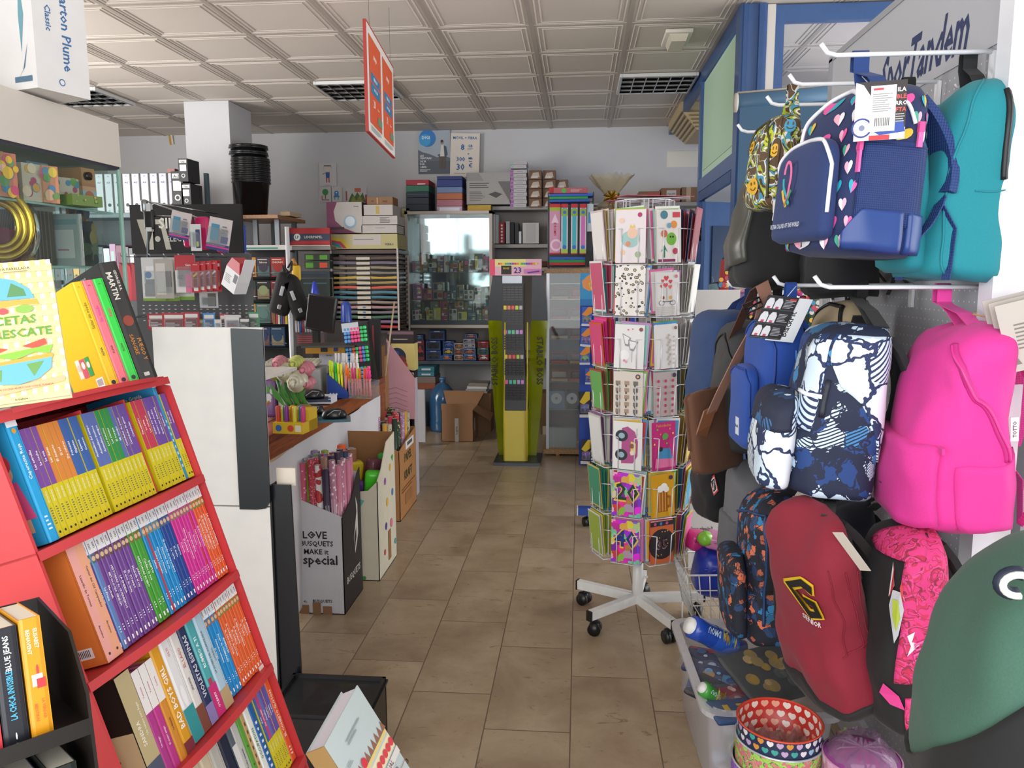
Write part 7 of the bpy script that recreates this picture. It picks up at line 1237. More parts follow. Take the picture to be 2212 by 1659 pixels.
m=MB();m.bb((0,Db-.004,0),(Wb,Db,.6),whc);m.bb((0,0,0),(.004,Db,.56),whc);m.bb((0,0,0),(Wb,Db,.004),whc);ob('rear_panels',m,t)
base=[(-1.272+.022+.031*i+(.012 if j%2 else 0),3.36+.03+.031*j)for j in range(9)for i in range(6)]
rollset(0,0,base,0,.0155,.7,gws,'roll of gift wrap standing in the white and black box','gift wrap roll','gift wrap rolls in the white and black box',0,0,5,.006,.02)
t=thing('party_box','cream cardboard box with coloured doodles holding bright plastic packets','cardboard box',TR(-1.2,3.77,0));cb=C('#cfc8b4',.7,0,'card');br=C('#94683f',.7,0,'card')
m=MB();m.prism([(0,0),(.2,0),(.2,.52),(.15,.47),(.06,.46),(0,.48)],-.004,0,cb,ys);m.deco(ys,.2,.5,[('p',[(.25,.88),(.42,.86),(.3,.8)],'#b83a6a'),('p',[(.5,.86),(.66,.84),(.56,.78)],'#5ab0a8'),('c',.4,.04,.02,'#3a8a4a'),('c',.5,.06,.015,'#3a8a4a'),('c',.6,.03,.02,'#3a8a4a'),('r',.1,.0,.18,.35,'#94683f'),('r',.08,.35,.2,.05,'#c8952a')],.0012);ob('front_panel',m,t)
m=MB();T=fr((.2,0,0),(0,1,0),(0,0,1));m.prism([(0,0),(.38,0),(.38,.7),(.2,.68),(.08,.56),(0,.52)],-.004,0,cb,T);m.deco(T,.38,.8,[('c',.4,.6,.025,'#8a4aa0'),('c',.7,.66,.025,'#d8a83a'),('c',.5,.45,.03,'#d8b04a'),('c',.8,.48,.025,'#4a7ab0'),('c',.4,.3,.025,'#4a3a8a'),('c',.7,.28,.03,'#d86a8a'),('r',.5,.05,.14,.2,'#94683f'),('c',.3,.14,.02,'#c84a5a'),('c',.9,.12,.02,'#3ab0b0')],.0012);ob('side_panel',m,t)
m=MB();m.bb((0,.376,0),(.2,.38,.7),br);m.bb((-.1,0,0),(-.096,.38,.7),br);m.bb((-.1,.376,0),(0,.38,.7),br);m.bb((-.1,0,0),(.2,.38,.004),br);ob('rear_panels',m,t,'plain brown inside')
for i,(x,y,z,c,nm)in enumerate([(.05,.1,.42,'#6a2f9a','purple'),(.14,.14,.46,'#4ad02a','bright green'),(.02,.2,.5,'#c8b02a','yellow'),(.12,.24,.5,'#6a3a4a','plum'),(-.04,.1,.4,'#d8d0c8','clear'),(.16,.3,.52,'#3aa03a','green')]):
 m=MB();m.rbox((0,0,0),(.09,.07,.16),C(c,.25),.02,seg=3);solo('plastic_packet',m,nm+' plastic-wrapped packet in the cream doodled box','packet',TR(-1.2+x,3.77+y,z,.3*i,.1,.1),'packets in the cream doodled box')
crp=[('#cf5a3a','brick orange'),('#3a3f7a','indigo'),('#c83a7a','magenta'),('#e0581e','orange'),('#8a5a3a','brown'),('#2f3468','navy'),('#b8607a','dusty pink'),('#3a3a4a','charcoal'),('#c87a3a','ochre')]
bx0=YP(684,1000,3.95).x
rollset(bx0,3.95,[(.0,.02),(.05,.0),(.095,-.02),(.14,.0),(.185,.02),(.03,.06),(.08,.06),(.15,.07),(.11,.1)],0,.026,.66,crp,'crepe paper roll standing behind the gift wrap box','crepe paper roll','crepe paper rolls',0,0,9,.006,.015)
t=thing('kraft_box','brown cardboard box printed PAPEL KRAFT holding paper rolls','cardboard box',TR(-1.225,4.745,0));kc=C('#a87546',.7,0,'card')
Wk,Dk=.11,.5
m=MB();m.prism([(-.12,0),(Wk,0),(Wk,.45),(.03,.49),(-.12,.5)],-.004,0,kc,ys);m.deco(ys,Wk,.47,[('v','KRAFT',.5,.6,.52,'#1f3a24',.6),('l',.2,.1,.6,.15,5,'#7a4a22')],.0012);ob('front_panel',m,t)
m=MB();T=fr((Wk,0,0),(0,1,0),(0,0,1));m.prism([(0,0),(Dk,0),(Dk,.52),(Dk*.5,.49),(0,.45)],-.004,0,kc,T);m.deco(T,Dk,.47,[('t','PAPEL',.5,.8,.17,'#1f3a24',.8),('t','KRAFT',.5,.56,.17,'#1f3a24',.84),('l',.1,.34,.8,.08,2,'#7a4a22'),('r',.35,.9,.5,.12,'#d8d8dc'),('r',.45,.94,.3,.05,'#555'),('r',.3,.15,.4,.15,'#9a6a3e')],.0012);ob('side_panel',m,t)
m=MB();m.bb((-.12,Dk-.004,0),(Wk,Dk,.52),kc);m.bb((-.12,0,0),(-.116,Dk,.5),kc);m.bb((-.12,0,0),(Wk,Dk,.004),kc);ob('rear_panels',m,t)
kr=[('#1e3a2e','dark green'),(gw('wrap_kraft_green','#2f4a34','#c8b088',50),'green printed'),(gw('wrap_violet_print','#a07a98','#e0c8dc',80),'violet printed'),('#cf9a3a','golden yellow'),(gw('wrap_ivory','#b8b098','#4a5a4a',60),'ivory printed'),('#b8303a','red'),(gw('wrap_red_dots','#c8404a','#e8c0c0',80),'red spotted'),('#22402f','forest green'),('#b83048','crimson')]
rollset(0,0,[(-1.32+.036*i+(.018 if j%2 else 0),4.775+.045*j)for j in range(10)for i in range(5)],0,.0165,.64,kr,'wrapping roll standing in the kraft box','wrapping roll','wrapping rolls in the kraft box',0,0,15,.006,.015)
pz=lambda x,y:(YP(x,y,5.35).x,YP(x,y,5.35).z)
m=MB();pts=[pz(835,905),pz(897,905),pz(897,818),pz(835,732)];o=pts[0];pts=[(a-o[0],b-o[1])for a,b in pts]
m.prism(pts,0,.006,C('#cf9aa4',.6,0,'card'),Matrix.Rotation(PI/2,4,'X'));w=pts[1][0]
for k in range(6):m.tube([(w*.02,-.0075,.03+.035*k),(w*.35,-.0075,.05+.035*k),(w*.75,-.0075,.02+.035*k)],.001,'#8a3a4a',4)
m.bb((0,0,-o[1]),(.05,.3,0),C('#b98a92'));m.bb((w-.006,0,-o[1]),(w,.1,pts[2][1]),C('#b9b4bd',.5))
solo('pink_display',m,'pink cardboard book display side with a slanted top, behind the kraft box','display stand',TR(o[0],5.35,o[1]))
carton('comic_box','boxed comic set with armoured figures on yellow, above the pink display','book box',(838,742,895,800),5.6,.12,'#d8c47a',[('c',.35,.5,.34,'#2a3350'),('c',.5,.35,.2,'#8a3a34'),('c',.3,.6,.14,'#4a5a8a'),('p',[(.1,.1),(.6,.1),(.9,.0),(.2,0)],'#3a3f50'),('c',.62,.2,.12,'#b84a3a')])
carton('book_box','dark lidded book box with a brown lettered band behind the pink display','book box',(838,716,893,742),5.6,.12,'#2c2424',[('r',0,.75,1,.25,'#7a5a68'),('l',.2,.3,.6,.12,1,'#c8c0b8')])
carton('book_box','narrow black book with a red figure right of the pink display','book box',(876,802,896,830),5.62,.1,'#2a2226',[('r',.1,.3,.8,.6,'#c8c4c0'),('c',.5,.6,.3,'#8a2f38')])
m=MB();d0=YP(832,812,4.9);d1=YP(852,652,5.1);m.tube([d0,d1],.006,C('#b09a80',.6));solo('wooden_ruler',m,'long thin wooden stick leaning left of the tray rack','stick',None)
for i,(r,c)in enumerate([((800,735,812,960),'#8a5f3c'),((812,748,824,965),'#7a5032'),((806,770,830,970),'#94683f')]):
 carton('cardboard_divider',['tall','middle','low'][i]+' brown cardboard organiser slot at the end of the counter','cardboard organiser',r,4.98+.06*i,.1,c,[('r',.1,.8,.3,.15,'#2a2018')],0,None)
 #  left shelving, stationery grid
sh=C('#4f5f66',.5)
def board(name,lab,r,Y,dep,col,cat='shelf',grp=None):
 a,b=pc(*r,Y);m=MB();m.bb((0,0,0),(b.x-a.x,dep,b.z-a.z),C(col,.5)if isinstance(col,str)else col);return solo(name,m,lab,cat,TR(a.x,Y,a.z),grp)
a0=YP(205,458,6.3);a1=YP(412,450,6.3)
t=thing('binder_shelving','blue-grey metal shelving carrying the A-Z binders beside the column','shelving',TR(0,6.3,0))
zs=[YP(300,460,6.3).z,YP(300,605,6.3).z,YP(300,740,6.3).z];x0,x1=YP(120,450,6.3).x,YP(414,450,6.3).x
for z in zs:m=MB();m.bb((x0,0,z-.035),(x1,.34,z),sh);ob('shelf',m,t)
for x in(x0,x1-.03):m=MB();m.bb((x,.3,0),(x+.03,.34,zs[0]+.35),sh);m.bb((x,0,0),(x+.03,.03,zs[0]),sh);ob('post',m,t)
m=MB();m.bb((x0,.335,0),(x1,.34,zs[0]),C('#3b4348',.6));ob('back_panel',m,t)
xb=YP(208,447,6.3).x-.078*5
for i in range(14):
 x=xb+.0775*i;lab='white-spined black A-Z lever binder, %s from the right in the row'%ORD[13-i]
 M=TR(x,6.31,zs[0]);
 if i==0:
  t=thing('ring_binder',lab,'binder',M,'A-Z lever binders');m=MB();m.bb((0,0,0),(.074,.28,.318),C('#17181c',.4));ob('cover',m,t)
  m=MB();m.bb((.008,-.0012,.004),(.066,0,.314),C('#a9acb6',.5));m.deco(fr((.008,-.0013,.004),(1,0,0),(0,0,1)),.058,.31,[('p',[(.3,.92),(.5,.96),(.7,.92),(.5,.94)],'#5a6a9a'),('t','A-Z',.5,.78,.055,'#3f5290'),('c',.5,.2,.045,'#16161a'),('l',.25,.03,.5,.03,1,'#555')],.001);ob('spine_label',m,t,'white spine label');b0=t
 else:clone(b0,M,lab)
x=xb+.0775*14
carton('ring_binder','dusty red thin folder right of the A-Z binders','binder',(366,364,377,446),6.31,.26,'#8a5a56')
for r,lab in(((373,370,393,446),'grey and black marbled binder with a white label, right of the red folder'),((387,342,404,392),'black and white archive box, upper one of the pair beside the column'),((394,396,411,446),'black and white archive box, lower one of the pair beside the column')):
 carton('archive_box',lab,'archive box',r,6.3 if 'upper' not in lab else 6.29,.2,'#2a2a2c',[('r',.1,.8,.8,.14,'#b8b8b8'),('t','Uni' if 'archive' in lab else 'A-Z',.5,.86,.12,'#1a1a1c' if 'archive' in lab else '#333'),('r',.15,.45,.7,.28,'#c8c8c8'),('c',.5,.25,.09,'#b8b8b8'),('c',.5,.25,.055,'#1a1a1c')])
lowc=['#3a3d40','#3a3d40','#8a3a5a','#b07aa0','#c8ccd0','#26303a','#2f4a7a','#26282c','#4a4640','#b8862a','#3a3a3a','#8a8a88','#2a2e34','#3f6a5a','#2a2a2c']
for i,c in enumerate(lowc):
 w=.05;xx=YP(282,600,6.31).x-.055*i+.0;h=.26+.012*((i*5)%4)
 m=MB();m.bb((0,0,0),(w,.25,h),C(c,.4));m.deco(fr((0,0,0),(1,0,0),(0,0,1)),w,h,[('r',.2,.5,.6,.3,'#b9bcc0' if i%3==0 else c),('c',.5,.15,.03,'#111')],.001)
 solo('ring_binder',m,'folder on the lower shelf under the A-Z binders, %s from the right'%ORD[i],'binder',TR(xx,6.31,zs[1]),'folders on the lower shelf')
for i,c in enumerate(['#a8323c','#b03a44','#9a2f3a','#a83a42','#8f8f92','#9a2f3a']):
 m=MB();m.prism([(0,0),(.05,0),(.045,.22),(.012,.25)],-.2,0,C(c,.35),Matrix.Rotation(PI/2,4,'X'));solo('plastic_folder',m,['scarlet','bright red','dark red','brick red','grey','maroon'][i]+' translucent folder standing behind the blister packs','folder',TR(YP(262+13*i,700,5.0).x,5.0,YP(262,650,5.0).z-.0,.1*i),'red plastic folders')
q=YP(230,650,4.98);m=MB();m.bb((0,0,0),(.34,.3,q.z),C('#3a3d42'));solo('low_cabinet',m,'dark grey cabinet under the red plastic folders','cabinet',TR(q.x,4.98,0))
#  stationery grid wall: black sign, brackets and blister packs
GY=4.0
t=thing('display_grid','grey metal peg rack of blister packs left of the counter','display rack',TR(0,GY,0));m=MB();gx0,gx1=YP(292,600,GY).x,YP(545,600,GY).x;gz0,gz1=YP(400,790,GY).z,YP(400,548,GY).z
m.bb((gx0,0,gz0),(gx1,.006,gz1),C('#4d4e52',.4));
for k in range(5):
 for q in range(18):z=gz1-.02-.012*(q%2);m.bb((gx0+.03+.035*q,-.0004,gz1-.27-.02*k),(gx0+.042+.035*q,0,gz1-.266-.02*k),C('#c8c8c8'))
ob('panel',m,t);m=MB();m.cyl((gx0+.05,.03,0),(gx0+.05,.03,gz1),.015,sh,10);m.cyl((gx1-.05,.03,0),(gx1-.05,.03,gz1),.015,sh,10);ob('upright',m,t)
for row,(yy)in enumerate((556,682)):
 for k in range(8):
  px=310+30*k;p=YP(px,yy,GY-.0);m=MB();m.tube([(p.x,0,p.z),(p.x,-.2,p.z-.0),(p.x,-.215,p.z+.012)],.0025,C('#a9acb2',.2,.9),6);ob('hook',m,t)
def pack(name,lab,r,Y,base,its,cat='blister pack',grp=None,rz=0,th=.012,film=None):
 a,b=pc(*r,Y);w,h=b.x-a.x,b.z-a.z;m=MB();m.bb((0,0,0),(w,.0015,h),C(base,.35));m.deco(fr((0,0,0),(1,0,0),(0,0,1)),w,h,its,.0008)
 M=Matrix.Translation((a.x,Y,a.z))@Matrix.Rotation(rz,4,'Y')
 t=thing(name,lab,cat,M,grp);ob('backing_card',m,t);m=MB();m.rbox((w/2,-th/2,h*.42),(w*.8,th,h*.55),glass('#eef2f4',.12),.006,seg=1,smooth=False);ob('blister',m,t,'clear blister');return t
Yp=3.78
gcl='blister packs in the upper row'
pack('ink_pack','white blister pack with pale blue print, leftmost in the upper row',(310,556,352,650),Yp,'#c9cacb',[('r',0,0,1,.06,'#7aa03a'),('r',.2,.5,.5,.3,'#dcdcde'),('c',.3,.6,.08,'#4a7aaa'),('r',.1,.1,.8,.3,'#8a8c90')],grp=gcl)
pack('ink_pack','clear pack with a curved card, second in the upper row',(336,560,372,645),Yp-.03,'#a8a49e',[('r',.1,.1,.5,.8,'#c8c4be'),('r',.6,.3,.3,.4,'#6a6466')],grp=gcl)
pack('ink_pack','green and white correction-pen pack in the upper row',(352,556,382,650),Yp+.03,'#c9ccc4',[('r',0,0,1,.08,'#7aa03a'),('r',.1,.6,.5,.3,'#8aa83a'),('r',.3,.2,.4,.35,'#5a4a6a'),('c',.3,.7,.1,'#dfe0da')],grp=gcl)
pack('ink_pack','green and white glue pack beside the pink one',(374,556,415,648),Yp+.05,'#cdd0c6',[('r',0,0,1,.08,'#7aa03a'),('r',.1,.65,.6,.25,'#8aa83a'),('r',.35,.2,.3,.4,'#6a6a6a')],grp=gcl)
pack('ink_pack','pink and red ink box with a white panel',(381,551,420,632),Yp-.06,'#d8d2d4',[('r',0,.6,1,.4,'#b3323e'),('t','Canon',.7,.74,.08,'#e8d8d8',.4),('r',.5,0,.5,.5,'#d8709a'),('l',.1,.35,.3,.12,3,'#777')],grp=gcl)
for i in range(4):pack('ink_pack','red narrow ink pack with a pencil drawing, %s of four'%ORD[i],(415+13*i,566-1*i,430+13*i,632-2*i),Yp-.1+.012*i,'#b62430',[('t','Canon',.5,.92,.06,'#e8d0d0',.7),('p',[(.2,.55),(.7,.68),(.8,.62),(.3,.5)],['#d8b04a','#d8a8a8','#c8a8c8','#d8d8d8'][i]),('r',.25,.05,.5,.12,'#dcdcdc'),('r',.2,.45,.6,.01,'#e07a7a')],grp='red ink packs',th=.02)
pack('ink_pack','wide red ink pack with a coloured rainbow drawing right of the four red ones',(458,562,476,630),Yp-.04,'#a82430',[('c',.6,.25,.1,'#3a7a3a'),('c',.6,.25,.07,'#d8b83a'),('r',.1,.8,.8,.1,'#dcd0d0')],grp='red ink packs')
p=YP(512,600,3.6)
t=thing('ink_box','white hanging ink carton with a red gable top, twisted on its hook','ink box',Matrix.Translation(p)@Matrix.Rotation(-.5,4,'Z')@Matrix.Rotation(.5,4,'Y'));m=MB();m.bb((-.05,-.035,-.06),(.05,.035,.04),'#cfcfd2');m.deco(fr((-.05,-.035,-.06),(1,0,0),(0,0,1)),.1,.1,[('l',.1,.3,.5,.4,5,'#888'),('r',.7,.5,.25,.4,'#4a4a50')],.0006);m.prism([(-.05,.04),(.05,.04),(.03,.09),(-.03,.09)],-.035,.035,C('#b3303c',.4),Matrix.Rotation(PI/2,4,'X'));ob('box',m,t);m=MB();m.bb((.05,-.03,.0),(.052,.03,.12),'#d5d5d8');ob('flap',m,t)
pack('cable_pack','white blister pack with a black adapter hanging below the red packs',(432,630,470,665),Yp+.02,'#b9b7ba',[('r',.45,.1,.45,.8,'#5a5754')],grp='small packs')
low=[((320,678,360,712),'#a52a34','dark red folded box'),((352,676,400,716),'#b03440','red gable-topped ink box with white lettering'),((398,674,430,714),'#a82f3a','crimson ink carton'),((428,690,440,712),'#d8c02a','yellow and white small pack'),((440,676,464,716),'#3a86c8','sky blue carded pack'),((464,690,478,714),'#c8c8ca','small white tower picture pack'),((476,678,492,716),'#a83a44','red and white narrow pack'),((486,680,520,716),'#cfcace','white pack with coloured lettering'),((518,686,540,716),'#2a2a2c','black and white memory pack'),((538,674,560,714),'#3a8a5e','green carded pack with white tabs')]
for i,(r,c,nm)in enumerate(low):pack('blister_pack',nm+' in the lower row of the peg rack',r,Yp-.02*(i%3),c,[('r',.1,.7,.8,.2,'#d8d4d4'),('l',.15,.2,.6,.3,3,'#d0d0d4' if c!='#cfcace' else '#b03a5a')],grp='blister packs in the lower row')
carton('electronics_sign','black plastic sign with white letters and spikes behind the ink packs','sign',(286,440,520,548),3.995,.02,'#09090b',[('p',[(.06,.7),(.16,.7),(.13,.1)],'#a8a69a'),('p',[(.2,.08),(.14,.08),(.22,.6),(.27,.6),(.31,.08),(.36,.08),(.3,.7),(.2,.7)],'#b5b3a8'),('c',.24,.3,.06,'#b5b3a8'),('t','SIL',.33,.62,.3,'#e0ddd6',.2),('t','ELECTRONICS',.52,.3,.15,'#c8c6be',.5)])
t=thing('wire_bracket','chrome wire bracket with bagged inks above the blister packs','hook',TR(0,3.9,0));ch=C('#b5b8bc',.15,1);m=MB();P_=lambda x,y,Y=3.6:YP(x,y,Y)-Vector((0,3.9,0))
m.tube([P_(318,435),P_(425,470)],.004,ch,6);m.tube([P_(318,435),P_(470,462,3.9)],.003,ch,6);m.tube([P_(333,467),P_(420,466)],.003,ch,6);ob('wire',m,t)
m=MB();m.rbox(P_(312,445),(.03,.03,.06),C('#8f9498',.2,.8),.01);ob('clamp',m,t);m=MB();m.rbox(P_(323,474),(.05,.02,.09),C('#1a1b1f',.5),.008);ob('black_tag',m,t)
m=MB();m.bb(P_(318,500)-Vector((0,.01,0)),P_(322,440)+Vector((.01,.01,0)),C('#c8ccd0',.3));m.cyl(P_(320,470),P_(320,560,3.9),.006,sh,8);ob('post',m,t)
for i,(r,nm)in enumerate([((364,452,404,512),'left'),((444,465,490,536),'right')]):
 pack('ink_bag','magenta and white bagged ink packs, the %s bundle under the chrome bracket'%nm,r,3.58,'#c9bfc0',[('r',0,0,1,.2,'#2f3a7a'),('r',0,.08,1,.05,'#d83a8a'),('r',.12,.3,.36,.5,'#4a8aa8'),('r',.6,.25,.3,.2,'#34407a'),('l',.6,.5,.3,.3,3,'#777')],rz=.2,grp='bagged ink packs',th=.03)
for i,r in enumerate([(400,470,420,535),(425,468,450,540),(470,500,486,545)]):
 a,b=pc(*r,3.64);m=MB();m.rbox(((b.x-a.x)/2,0,(b.z-a.z)/2),(b.x-a.x,.03,b.z-a.z),C('#b81c5e',.25),.01);solo('ink_bag',m,['first','second','third'][i]+' plain magenta foil bag under the chrome bracket, from the left','foil bag',TR(a.x,3.64,a.z,0,0,.1*i-.1),'magenta foil bags')
pack('ink_pack','tall white-capped bottle pack between the magenta bags',(413,484,433,542),3.56,'#cdd0d2',[('r',.5,.1,.4,.7,'#2f4470'),('r',.55,.15,.2,.2,'#c8c83a')],grp='bagged ink packs',th=.03)
carton('brand_sign','blue square sign with a white letter e','sign',(484,487,527,550),4.6,.02,'#1c3f9a',[('t','e',.28,.4,.4,'#e6e6ea')])
m=MB();m.bb((-.02,0,0),(.02,.02,YP(500,550,4.6).z),sh);solo('sign_post',m,'grey post under the blue letter sign','post',TR(YP(512,520,4.62).x,4.625,0))
for i,c in enumerate(['#c8302f','#d84a2a','#2a2a2e','#e0b02a']):carton('marker_pen',['red','orange-red','black','yellow'][i]+' small marker in front of the blue letter sign','marker',(487+8*i,515,495+8*i,545),4.5,.015,c,None,0,'markers by the blue sign')
board('marker_ledge','narrow grey ledge holding the markers by the blue sign',(482,545,524,549),4.49,.1,'#7a7d80')
#  CD / card rack
covers=[(0,0,'#c88a2a','amber','SABE VIVIR'),(1,0,'#3a3140','dark violet','Sabores'),(2,0,'#9a2a24','scarlet','CHICAGO'),(0,1,'#2a3a34','dark green',''),(1,1,'#16181c','black moon',''),(2,1,'#702028','maroon',''),(0,2,'#b8984a','sand',''),(1,2,'#5f7f7a','grey green',''),(2,2,'#7a2f33','dark red',''),(0,3,'#26324a','ink blue',''),(1,3,'#22335a','navy',''),(2,3,'#1a4060','petrol','')]
t=thing('booklet_rack','black wire rack of small illustrated booklets left of the counter','display rack',TR(0,5.0,0));rx0,rx1=YP(520,600,5.).x,YP(618,600,5.).x;m=MB();m.bb((rx0,.05,.4),(rx1,.06,YP(560,540,5.).z),C('#17181a',.5));ob('back_panel',m,t)
for k in range(5):z=YP(560,600+50*k,5.).z;m=MB();m.bb((rx0,-.03,z-.004),(rx1,.05,z),C('#17181a',.4));m.tube([(rx0,-.03,z+.03),(rx1,-.03,z+.03)],.002,ch,5);ob('shelf',m,t)
m=MB();m.cyl((rx0+.1,.05,0),(rx0+.1,.05,.5),.015,blackp,10);m.box((rx0+.1,.05,.01),(.3,.3,.02),blackp);ob('foot',m,t)
for cx,r,c,nm,tt in covers:
 x0=524+31*cx;y1=600+50*r;its=[('r',.08,.06,.84,.5,rnd.choice(['#3a3a4a','#6a4a3a','#4a6a6a','#8a7a5a'])),('c',.5,.5,.25,{'black moon':'#8a9468'}.get(nm,c)),('l',.1,.85,.7,.08,1,'#d8d0c0')]+([('t',tt,.5,.75,.13,'#e0d8c8',.8)]if tt else[])
 carton('booklet',nm+' booklet in row %s of the black wire rack, column %s'%(ORD[r],ORD[cx]),'booklet',(x0,y1-44,x0+28,y1-2),4.985,.012,c,its)
for i in range(6):carton('booklet','thin booklet spine in the black wire rack, %s from the left of the lower row'%ORD[i],'booklet',(590+5*i,655 if i%2 else 650,594+5*i,700),4.95,.02,['#8a5a3a','#b03a3a','#d8c8b0','#3a5a8a','#7a3a5a','#c8b03a'][i],None,0,'booklet spines')
#  post with hanging pouches
m=MB();q=YP(624,600,4.95);m.cyl((0,0,0),(0,0,YP(624,490,4.95).z),.014,C('#c6c8cc',.3),14);m.box((0,0,.01),(.08,.08,.02),C('#777'));solo('white_pole',m,'pale metal pole with black bags hung on it left of the monitor','pole',TR(q.x,4.95,0))
for i,(px,w,h,lab,rz)in enumerate([((612,635),.13,.27,'black waist bag hanging left of the pale pole',.3),((640,645),.12,.28,'black waist bag with a small white badge, right of the pale pole',-.35)]):
 p=YP(*px,4.8);t=thing('waist_bag',lab,'bag',Matrix.Translation(p)@Matrix.Rotation(rz,4,'Y'));m=MB();m.rbox((0,0,0),(w,.07,h),cl('#0a0a0c'),.05,seg=4);ob('body',m,t);m=MB();m.ribbon([(0,-.02,h*.45),(.03,-.05,h*.6),(.0,0,h*.78),(-.02,.02,h*.6)],(0,1,0),.03,.004,cl('#131316'));ob('strap',m,t)
 m=MB();m.rbox((.0,-.037,.02),(.022,.004,.06),C('#b9bac0',.3),.002);m.rbox((.01,-.037,-.08),(.022,.006,.028),C('#c8c8c8',.2,.6),.002);ob('badge',m,t,'pale metal badge')
p=YP(640,590,4.95);m=MB();m.rbox((0,0,0),(.06,.03,.1),C('#c8a01a',.5),.015);m.cyl((0,0,.05),(-.02,0,.09),.012,C('#a8742a',.5),8);solo('yellow_pouch',m,'yellow ruffled pouch behind the black waist bags','pouch',Matrix.Translation(p))
m=MB();m.lathe([(.045,-.19),(.042,-.1),(.03,.02),(.012,.1),(0,.11)],C('#2a3fb8',.35,0,'plastic'),20);q=YP(680,640,5.6);solo('blue_cone',m,'blue plastic cone standing behind the monitor','cone',Matrix.Translation(q))
m=MB();m.lathe([(.04,-.12),(.035,0),(.02,.03),(0,.03)],C('#2a4aa8',.35,0,'plastic'),20);q=YP(740,710,5.55);q.z=1.328;q.y=5.65;solo('blue_cone',m,'short blue plastic cone right of the monitor','cone',Matrix.Translation(q))
m=MB();m.bb((0,.1,0),(.42,.5,1.206),C('#3a3634',.6));solo('back_cabinet',m,'low dark cabinet behind the monitor carrying the cones','cabinet',TR(YP(640,700,5.4).x,5.4,0))
for i in range(12):
 q=YP(642+5*i,745,5.0);m=MB();m.cyl((0,0,0),(0,0,.14),.006,C(['#d8dade','#c8ccd4','#3a5ab8','#b03a44','#d0d2d8','#e0e0e4'][i%6],.3),8);m.cyl((0,0,.1),(0,0,.15),.0068,C(['#2a4a9a','#222','#222'][i%3]),8);solo('ballpoint_pen',m,'ballpoint pen in the rack left of the monitor, %s from left'%ORD[i],'pen',TR(q.x,5.0,q.z+.06,0,.1),'pens in the rack')
carton('pen_holder','clear and dark pen holder left of the monitor','holder',(640,718,700,748),4.98,.05,'#5a4a50',[('l',.05,.2,.9,.6,4,'#b84a4a')])
m=MB();m.bb((0,0,0),(.5,.5,1.08),C('#443e3a',.6));q=YP(640,750,4.95);solo('side_counter',m,'dark counter return under the pen holders','counter',TR(q.x,4.97,q.z-1.08))
#  wooden shelf with bins
sy=7.0;a,b=pc(508,470,600,462,sy)
t=thing('wall_shelf','wooden plank shelf on steel uprights beside the column','shelf',TR(0,sy,0));wz=YP(550,468,sy).z;wx0,wx1=YP(508,466,sy).x,YP(618,470,sy).x
m=MB();m.bb((wx0,-.2,wz-.03),(wx1,.5,wz),C('#9a6a3c',.4,0,'wood'));ob('plank',m,t)
for x in(YP(553,500,sy).x,YP(600,500,sy).x):m=MB();m.bb((x-.02,-.02,0),(x+.02,.02,wz-.03),C('#6f7478',.4,.5));m.bb((x-.02,.4,0),(x+.02,.44,wz-.03),C('#6f7478',.4,.5));ob('upright',m,t)
m=MB();xx=YP(553,500,sy).x;m.tube([(xx,0,wz-.25),(xx+.2,.4,wz-.3)],.01,C('#6f7478',.4,.5));ob('brace',m,t)
c=YP(544,462,6.98)
for i in range(9):
 t=thing('waste_bin','black round waste bin, %s from the bottom of the nested stack'%ORD[i],'bin',TR(c.x,7.0,wz+.001+(.031*i if i<7 else .031*6+.06*(i-6))),'nested black bins');r1=.125;r2=.158
 if i:t2=t;bpy.data.objects.remove(t2);clone(bin0,TR(c.x+(.0 if i<7 else-.012),7.0,wz+.001+(.031*i if i<7 else .031*6+.055*(i-6))),'black round waste bin, %s from the bottom of the nested stack'%ORD[i]);continue
 m=MB();m.lathe([(0,0),(r1,0),(r2,.3),(r2+.008,.3),(r2+.008,.318),(r2-.004,.318),(r2-.006,.3),(r1-.006,.01)],C('#141517',.22,0,'plastic'),36);ob('body',m,t);m=MB();m.lathe([(r2+.001,.285),(r2+.012,.287),(r2+.012,.3),(r2+.001,.301)],C('#1b1c1f',.22),36);ob('rim',m,t);bin0=t
carton('paper_roll','cream cardboard tube end lying on the wooden shelf','tube',(606,457,626,466),7.1,.3,'#c0a684')
#  Liderpapel sign and boxes left of the tray rack
carton('brand_sign','red and navy sign with a round logo left of the tray rack','sign',(624,492,712,532),7.3,.03,'#a3181f',[('p',[(.0,.72),(.12,.68),(.12,.3),(0,.2)],'#23284a'),('r',.08,.3,.92,.38,'#1f2545'),('c',.21,.5,.19,'#c8ccc4'),('t','LP',.21,.5,.22,'#2a3a3a',.12),('t','LIDERPAPEL',.6,.5,.2,'#c3c9bc',.58),('r',0,0,1,.06,'#b8b4ac')])
board('steel_shelf','steel shelf under the red and navy sign',(620,532,714,540),7.28,.4,'#77726c')
for i,(r,c)in enumerate([((658,548,712,562),'#2f3a2f'),((658,564,712,580),'#33402f'),((640,586,712,600),'#26323e'),((650,602,712,640),'#1f2e28')]):
 carton('storage_case',['upper green-latched case','lower green and orange latched case','dark blue flat case','large dark green case'][i]+' left of the tray rack','case',r,7.35,.3,c,[('r',.05,.1,.3,.7,'#5aa02a'),('r',.6,.1,.3,.7,'#5aa02a' if i!=1 else '#d8482a')]if i<2 else[('r',.1,.7,.8,.08,'#3a5a6a')])
m=MB();m.bb((0,0,0),(.3,.4,YP(660,641,7.35).z),C('#45413d',.6));solo('back_cupboard',m,'dark cupboard carrying the latched cases','cupboard',TR(YP(640,640,7.34).x,7.34,0))
carton('flat_box','white and teal long box lying askew under the wooden shelf','box',(528,529,618,540),4.99,.1,'#c8c6c2',[('r',0,.2,.8,.3,'#2a8a80')],0)
